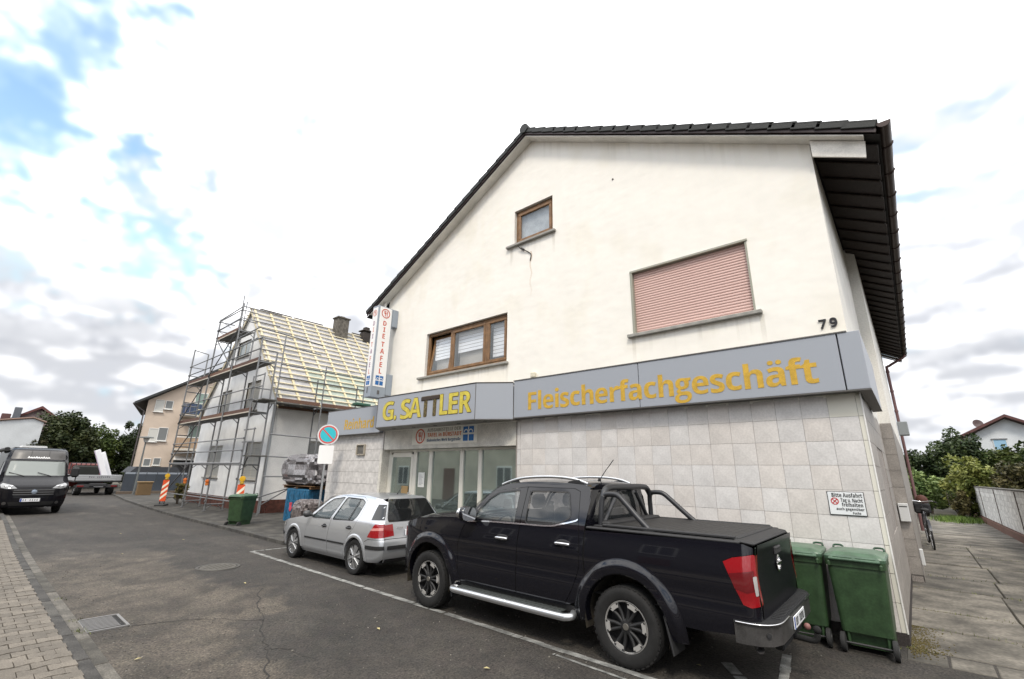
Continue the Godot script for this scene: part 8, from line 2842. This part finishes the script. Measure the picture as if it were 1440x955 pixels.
func build_flatbed() -> void:
	var t := thing("flatbed_truck", "small flatbed truck seen from behind with dark headboard and red lamps", "truck", Vector3(-42, 0, 1.28), 0.06)
	# local: x 0 at the tailboard, runs to -x towards the cab
	var alu := mat("truck_alu", 0.42, 0.43, 0.44, 0.4, 0.4)
	var dark := mat("truck_dark", 0.03, 0.03, 0.032, 0.6)
	var red := mat("truck_red", 0.14, 0.02, 0.016, 0.4)
	var bed := MB.new()
	bed.rbox(Vector3(-1.6, 0.90, 0), Vector3(3.2, 0.1, 2.4), 0.02)
	obj("bed", bed, dark, t)
	for k in 3:
		var tb := MB.new()
		tb.rbox(Vector3(0, 1.01 + k * 0.125, 0), Vector3(0.045, 0.12, 2.45), 0.012)
		obj("tail_board", tb, alu, t)
	for s: float in [1.0, -1.0]:
		var sb := MB.new()
		sb.rbox(Vector3(-1.6, 1.13, s * 1.22), Vector3(3.15, 0.37, 0.04), 0.012)
		obj("side_board", sb, alu, t)
		var ps := MB.new()
		ps.rbox(Vector3(0.0, 1.13, s * 1.225), Vector3(0.06, 0.42, 0.06), 0.01)
		obj("corner_post", ps, dark, t)
		var lp := MB.new()
		lp.rbox(Vector3(0.02, 0.60, s * 0.88), Vector3(0.06, 0.13, 0.36), 0.02)
		obj("tail_lamp", lp, mat("truck_lamp", 0.14, 0.012, 0.012, 0.25), t)
		wheel(t, Vector3(-0.75, 0.34, s * 0.86), 0.34, 0.2, 0.36, s, "van")
		wheel(t, Vector3(-3.9, 0.34, s * 0.86), 0.34, 0.2, 0.22, s, "van")
	# print on the board
	for k in 11:
		var pr := MB.new()
		pr.span(Vector3(0.0235, 1.15, 0.55 - k * 0.105), Vector3(0.026, 1.225 if k % 3 else 1.25, 0.49 - k * 0.105))
		if k != 3: obj("print", pr, mat("print_grey_dark", 0.12, 0.12, 0.14, 0.6), t)
	var ub := MB.new()
	ub.rbox(Vector3(0.0, 0.60, 0), Vector3(0.08, 0.2, 2.2), 0.02)
	ub.rbox(Vector3(-1.6, 0.68, 0), Vector3(3.4, 0.2, 0.9), 0.03)
	obj("under_run_bar", ub, dark, t)
	var pl := MB.new()
	pl.rbox(Vector3(0.05, 0.60, -0.06), Vector3(0.012, 0.11, 0.5), 0.004)
	obj("number_plate", pl, mat("plate_white_cool", 0.74, 0.75, 0.77, 0.35), t)
	var cab := MB.new()
	cab.prism(rounded(P2([-5.0, 0.5, -3.25, 0.5, -3.25, 2.0, -3.5, 2.12, -4.3, 2.1, -4.75, 1.5, -5.05, 1.3]), 0.08), Vector3(0, 0, -0.98), Vector3.RIGHT, Vector3.UP, 1.96)
	obj("cab", cab, red, t)
	var cw := MB.new()
	cw.rbox(Vector3(-3.245, 1.68, 0), Vector3(0.02, 0.5, 1.5), 0.008)
	obj("rear_window", cw, mat("van_glass", 0.03, 0.035, 0.035, 0.06), t)
	var hb := MB.new()
	hb.rbox(Vector3(-3.18, 1.62, 0), Vector3(0.05, 0.06, 2.3), 0.012)
	hb.rbox(Vector3(-3.18, 2.10, 0), Vector3(0.05, 0.06, 2.1), 0.012)
	for k in 9: hb.rbox(Vector3(-3.18, 1.65, -1.05 + k * 0.2625), Vector3(0.03, 0.9, 0.05), 0.008)
	obj("headboard", hb, dark, t)
	var net := MB.new()
	net.rbox(Vector3(-2.4, 1.55, 0.35), Vector3(1.3, 0.75, 1.3), 0.1)
	obj("load", net, rough_mat("load_dark", 0.03, 0.033, 0.028, 0.9, 0.3), t)
	# white boards leaning across the bed
	for q in [[0.10, -0.28, 1.0], [-0.12, -0.6, 0.93]]:
		var w := thing("white_board", "long white board leaning upright on the flatbed truck, " + ("the nearer and taller of two" if q[0] > 0 else "the farther and shorter of two"), "board", Vector3(-42.35 + q[0] * 2, 1.0, 1.28 + q[1]), 0.06, "white boards on the flatbed truck")
		var b := MB.new()
		b.rbox(Vector3(0, 1.0 * q[2], 0.33), Vector3(0.10, 2.1 * q[2], 0.30), 0.015, Basis(Vector3.RIGHT, 0.40))
		var bo := obj("panel", b, mat("board_white", 0.80, 0.80, 0.82, 0.5), w)
		var e := MB.new()
		e.rbox(Vector3(0.0, 1.0 * q[2] - 0.06, 0.49), Vector3(0.11, 2.08 * q[2], 0.03), 0.008, Basis(Vector3.RIGHT, 0.40))
		obj("edge", e, mat("board_edge", 0.52, 0.45, 0.56, 0.6), bo)

# a crown of many small leaves gathered in clumps
func crown_mesh(sd: int, size: Vector3, clumps: int, leaves: int, leaf: float, lo: Color, hi: Color, fill := 0.25, droop := 0.0) -> ArrayMesh:
	var r := RandomNumberGenerator.new()
	r.seed = sd
	var f := FastNoiseLite.new()
	f.seed = sd; f.frequency = 0.8
	var b := MB.new()
	b.use_col = true
	var cs := []
	for k in clumps:
		var d := Vector3(r.randfn(), r.randfn(), r.randfn()).normalized()
		var rad := pow(r.randf(), 0.42)
		rad *= 0.86 + 0.22 * f.get_noise_3dv(d * 2.0)
		var p := d * rad
		cs.append([Vector3(p.x * size.x, p.y * size.y, p.z * size.z), r.randf_range(0.16, 0.34), r.randf()])
	for c in cs:
		var n := int(leaves / float(clumps))
		for k in n:
			var d := Vector3(r.randfn(), r.randfn() * 0.8 + 0.15, r.randfn()).normalized()
			var rr: float = c[1] * pow(r.randf(), fill)
			var p: Vector3 = c[0] + Vector3(d.x * size.x, d.y * size.y * 0.9, d.z * size.z) * rr
			p.y -= droop * rr * rr
			var ax := Vector3(r.randfn(), r.randfn() * 0.6, r.randfn()).normalized()
			var up := (d + Vector3(r.randfn(), r.randfn(), r.randfn()) * 0.6).normalized()
			var s := ax.cross(up).normalized()
			var l := leaf * r.randf_range(0.6, 1.35)
			var w := l * r.randf_range(0.38, 0.6)
			var m: float = clampf(c[2] * 0.75 + r.randf_range(-0.12, 0.35), 0.0, 1.0)
			b.col = lo.lerp(hi, m)
			var n2 := s.cross(ax).normalized()
			if n2.dot(d) < 0.0: n2 = -n2
			var A := p - ax * l * 0.5
			var B_ := p + s * w * 0.5
			var C_ := p + ax * l * 0.5 + n2 * l * 0.08
			var D_ := p - s * w * 0.5
			b.tri(A, B_, C_, n2, n2, n2)
			b.tri(A, C_, D_, n2, n2, n2)
	return b.mesh()

func leaf_mat(key: String) -> StandardMaterial3D:
	var m := mat(key, 1, 1, 1, 0.55)
	m.vertex_color_use_as_albedo = true
	m.backlight_enabled = true
	m.backlight = Color(0.35, 0.42, 0.2)
	m.metallic_specular = 0.35
	return m

func plant(called: String, label: String, cat: String, at: Vector3, h: float, crown: ArrayMesh, crown_y: float, turn: float, group: String, trunk_r := 0.12, stems := 1) -> Node3D:
	var t := thing(called, label, cat, at, turn, group)
	var bark := rough_mat("bark", 0.07, 0.055, 0.04, 0.95, 0.3, 0.2, 0.6)
	for k in stems:
		var b := MB.new()
		var o := Vector3(rng.randf_range(-0.3, 0.3), 0, rng.randf_range(-0.3, 0.3)) * (0.0 if stems == 1 else 1.0)
		b.tube(smooth3(PackedVector3Array([o, o + Vector3(0.05, crown_y * 0.4, 0.03), o * 1.6 + Vector3(-0.04, crown_y * 0.9, 0.05), o * 2.0 + Vector3(0.03, h * 0.8, 0)]), 3), trunk_r, 8, PackedFloat32Array([1.0, 0.92, 0.85, 0.78, 0.72, 0.66, 0.58, 0.5, 0.36, 0.22].map(func(q): return q * trunk_r)))
		for j in 5:
			var y := lerpf(crown_y * 0.5, h * 0.75, j / 5.0)
			var a := rng.randf() * TAU
			var l := h * 0.22
			b.tube(PackedVector3Array([o + Vector3(0, y, 0), o + Vector3(cos(a) * l * 0.5, y + l * 0.35, sin(a) * l * 0.5), o + Vector3(cos(a) * l, y + l * 0.8, sin(a) * l)]), trunk_r * 0.4, 6, PackedFloat32Array([trunk_r * 0.42, trunk_r * 0.28, trunk_r * 0.12]))
		obj("trunk" if stems == 1 else "stem", b, bark, t)
	var c := node("crown", crown, leaf_mat("leaves"), t)
	c.position.y = crown_y
	c.set_meta("kind", "stuff")
	return t

func build_foliage() -> void:
	var dk := Color(0.016, 0.030, 0.012)
	var dk2 := Color(0.045, 0.062, 0.022)
	var md := Color(0.030, 0.052, 0.014)
	var md2 := Color(0.085, 0.115, 0.028)
	var g := "trees beyond the end of the street"
	plant("round_tree", "large round dark tree behind the camper van", "tree", Vector3(-56.5, 0, 2.2), 6.9, crown_mesh(1, Vector3(2.4, 3.15, 2.35), 110, 15000, 0.30, dk, Color(0.06, 0.07, 0.026)), 3.7, 0.0, g, 0.18)
	plant("round_tree", "mid green tree behind the flatbed truck's white boards", "tree", Vector3(-59, 0, -0.5), 6.0, crown_mesh(2, Vector3(1.9, 2.9, 1.9), 90, 11000, 0.28, md, md2), 3.1, 0.7, g, 0.16)
	plant("round_tree", "dark bushy tree between the truck and the beige house", "tree", Vector3(-60, 0, -3.6), 6.6, crown_mesh(3, Vector3(2.0, 3.2, 2.0), 90, 11000, 0.28, dk, dk2), 3.4, 1.4, g, 0.16)
	plant("round_tree", "tall narrow dark tree touching the beige house's left wall", "tree", Vector3(-63, 0, -5.6), 7.0, crown_mesh(4, Vector3(1.8, 3.4, 1.8), 80, 9000, 0.28, dk, dk2), 3.6, 2.0, g, 0.16)
	plant("round_tree", "small low bushy tree behind the camper van's right side", "tree", Vector3(-52.5, 0, 3.9), 4.3, crown_mesh(5, Vector3(1.5, 2.1, 1.4), 50, 4500, 0.22, dk, Color(0.07, 0.06, 0.03)), 2.1, 0.4, g, 0.12)
	# filler hedge low down across the far end
	for k in 6:
		plant("hedge_bush", "dark low bush closing the far street end, " + ["behind the van's roof", "second behind the van", "left of the truck", "behind the truck", "right of the truck", "next to the slate fence"][k], "bush", Vector3(-57.5 - (k % 2) * 1.5, 0, 4.6 - k * 2.1), 2.6, crown_mesh(20 + k % 2, Vector3(1.4, 1.5, 1.4), 36, 3200, 0.2, dk, dk2), 1.3, k * 1.1, "low bushes at the far street end", 0.08, 2)
	# right: hedge, shrubs, trees behind the yard
	var h := "shrubs and trees behind the yard"
	plant("leafy_shrub", "pale green large leaved shrub at the end of the driveway, next to the house wall", "shrub", Vector3(0.75, 0, -27.5), 2.6, crown_mesh(31, Vector3(1.15, 1.25, 0.9), 50, 3600, 0.22, Color(0.045, 0.085, 0.025), Color(0.22, 0.28, 0.10)), 1.35, 0.0, h, 0.06, 3)
	plant("yellow_green_shrub", "tall yellow green shrub hanging over the start of the garden wall", "shrub", Vector3(2.55, 0, -26.0), 3.4, crown_mesh(32, Vector3(1.3, 1.55, 1.1), 60, 5200, 0.2, Color(0.06, 0.085, 0.02), Color(0.26, 0.27, 0.075), 0.3, 0.5), 1.75, 0.0, h, 0.07, 3)
	plant("dark_shrub", "dark evergreen tree against the house wall at the driveway's far end", "tree", Vector3(0.55, 0, -34), 4.3, crown_mesh(33, Vector3(1.35, 2.0, 1.3), 60, 5200, 0.2, dk, dk2), 2.4, 0.3, h, 0.12)
	plant("dark_shrub", "tall dark bush before the gable house, left of its first window", "tree", Vector3(2.9, 0, -35), 5.2, crown_mesh(34, Vector3(2.1, 2.4, 1.6), 100, 11000, 0.25, dk, Color(0.055, 0.075, 0.025)), 2.8, 1.3, h, 0.14)
	plant("dark_shrub", "broad dark bush under the gable house's windows", "tree", Vector3(5.2, 0, -33.5), 4.7, crown_mesh(35, Vector3(1.9, 2.0, 1.5), 90, 10000, 0.25, md, Color(0.075, 0.09, 0.025)), 2.3, 2.1, h, 0.14)
	plant("dark_shrub", "dark tree at the right edge behind the garden wall", "tree", Vector3(6.5, 0, -29), 4.9, crown_mesh(36, Vector3(1.5, 2.1, 1.4), 80, 9000, 0.23, dk, Color(0.05, 0.055, 0.02)), 2.6, 0.2, h, 0.12)
	plant("dark_shrub", "dull brownish bush just behind the garden wall's coping", "shrub", Vector3(4.1, 0, -24.5), 2.9, crown_mesh(37, Vector3(1.1, 1.2, 1.1), 46, 4200, 0.18, Color(0.03, 0.035, 0.014), Color(0.10, 0.085, 0.035)), 1.7, 0.9, h, 0.07, 3)
	plant("dry_shrub", "brown dry shrub standing at the foot of the garden wall's far end", "shrub", Vector3(1.95, 0, -25.2), 1.7, crown_mesh(38, Vector3(0.42, 0.85, 0.42), 30, 1800, 0.14, Color(0.05, 0.045, 0.02), Color(0.14, 0.12, 0.05)), 0.85, 0.0, h, 0.04, 3)
	plant("leafy_shrub", "shadowed green shrub behind the bicycle, against the house wall", "shrub", Vector3(0.9, 0, -30.5), 2.3, crown_mesh(39, Vector3(1.3, 1.1, 0.9), 46, 4000, 0.2, dk, Color(0.05, 0.085, 0.03)), 1.1, 0.5, h, 0.06, 3)
	for k in 5:
		plant("backdrop_tree", "far dark tree closing the view behind the yard's shrubs, " + ["leftmost of five", "second from the left of five", "middle one of five", "second from the right of five", "rightmost of five"][k], "tree", Vector3(-0.8 + k * 2.8, 0, -41 - (k % 2) * 2), 4.2, crown_mesh(50 + k % 2, Vector3(2.0, 2.1, 1.5), 50, 4500, 0.24, dk, dk2), 2.1, k * 1.3, "far dark trees behind the yard", 0.12)
	# grass tuft and weeds at the end of the driveway
	var gm := MB.new()
	gm.use_col = true
	for k in 2600:
		var p := Vector3(rng.randfn(1.75, 0.45), 0.0, rng.randfn(-24.6, 0.8))
		var hh := rng.randf_range(0.08, 0.30)
		var a := rng.randf() * TAU
		var s := Vector3(cos(a), 0, sin(a)) * 0.012
		var tip := p + Vector3(rng.randfn(0, 0.06), hh, rng.randfn(0, 0.06))
		gm.col = Color(0.05, 0.09, 0.02).lerp(Color(0.16, 0.24, 0.045), rng.randf())
		var nn := Vector3(-s.z, 0.01, s.x).normalized()
		gm.tri(p - s, p + s, tip, nn, nn, nn)
	var go := obj("grass", gm, leaf_mat("leaves"))
	tag(go, "bright green grass tuft at the far end of the driveway", "grass")
	go.set_meta("kind", "stuff")
	# weeds in driveway joints and gutter
	var wd := MB.new()
	wd.use_col = true
	for q in [[0.35, -12.2, 40, 0.35], [0.7, -16.0, 30, 0.4], [0.9, -11.6, 60, 0.5], [1.8, -7.75, 50, 0.5], [-7.35, 6.36, 40, 0.06], [-7.9, 6.33, 25, 0.05], [-9.4, 6.36, 16, 0.05], [0.12, 0.05, 30, 0.1], [1.2, -1.05, 120, 0.5], [0.6, -2.2, 90, 0.3], [1.6, -4.16, 120, 0.6], [0.8, -5.7, 60, 0.4], [1.5, -9.6, 90, 0.6]]:
		for k in int(q[2]):
			var p := Vector3(q[0] + rng.randfn(0, q[3]), 0.0, q[1] + rng.randfn(0, 0.05))
			var hh := rng.randf_range(0.015, 0.06)
			var a := rng.randf() * TAU
			var s := Vector3(cos(a), 0, sin(a)) * 0.006
			wd.col = Color(0.06, 0.08, 0.02).lerp(Color(0.17, 0.19, 0.05), rng.randf())
			var nn := Vector3(-s.z, 0.3, s.x).normalized()
			wd.tri(p - s, p + s, p + Vector3(rng.randfn(0, 0.02), hh, rng.randfn(0, 0.02)), nn, nn, nn)
	var wo := obj("weeds", wd, leaf_mat("leaves"))
	tag(wo, "small green weeds in the gutter and the driveway joints", "weeds")
	wo.set_meta("kind", "stuff")
	# yellowish shrub by the first beacon
	plant("small_shrub", "small yellowish shrub beside the striped beacon at the pavement", "shrub", Vector3(-29.2, 0.08, -0.2), 1.2, crown_mesh(60, Vector3(0.42, 0.55, 0.42), 26, 1300, 0.12, Color(0.07, 0.075, 0.02), Color(0.24, 0.19, 0.06)), 0.65, 0.0, "", 0.03, 2)

# houses over the road: they stand behind the viewer and show as reflections in the shop windows and the cars
func build_opposite() -> void:
	var fr: Material = mats["white_frame"]
	var gl := mat("opposite_glass", 0.05, 0.055, 0.06, 0.08)
	for q in [["plain beige house across the street, mirrored in the shop windows", -36.0, 18.5, 0.62, 0.56, 0.46], ["plain grey house across the street, mirrored in the pickup's side", -15.5, 14.0, 0.16, 0.155, 0.145]]:
		var h := thing("opposite_house", q[0], "house", Vector3(q[1], 0.06, 14.0))
		var w := MB.new()
		w.span(Vector3(0, 0, 0), Vector3(q[2], 5.6, 8.0))
		obj("wall", w, rough_mat("opposite_wall_%d" % int(q[2]), q[3], q[4], q[5], 0.9, 0.06), h)
		var r := MB.new()
		r.prism(P2([-0.5, 5.5, 8.5, 5.5, 4.0, 9.0]), Vector3(-0.3 + q[2] + 0.6, 0, 0), Vector3.BACK, Vector3.UP, q[2] + 0.6)
		obj("roof", r, rough_mat("opposite_roof", 0.13, 0.06, 0.05, 0.8, 0.2), h)
		for k in 4:
			for y in [0.9, 3.4]:
				if k == 2 and y < 1.0: continue
				var o := Vector3(1.6 + k * (q[2] - 3.2) / 3.0, y, -0.03)
				var f := MB.new()
				f.rbox(o + Vector3(0, 0.65, 0), Vector3(1.3, 1.4, 0.06), 0.02)
				var fn := obj("window", f, fr, h)
				var p := MB.new()
				for s in [-0.3, 0.3]: p.quad(o + Vector3(s - 0.26, 0.05, -0.034), o + Vector3(s + 0.26, 0.05, -0.034), o + Vector3(s + 0.26, 1.25, -0.034), o + Vector3(s - 0.26, 1.25, -0.034))
				obj("pane", p, gl, fn)
		var d := MB.new()
		d.rbox(Vector3(1.6 + 2 * (q[2] - 3.2) / 3.0, 1.05, -0.03), Vector3(1.1, 2.1, 0.08), 0.02)
		obj("door", d, mat("opposite_door", 0.12, 0.05, 0.03, 0.5), h)
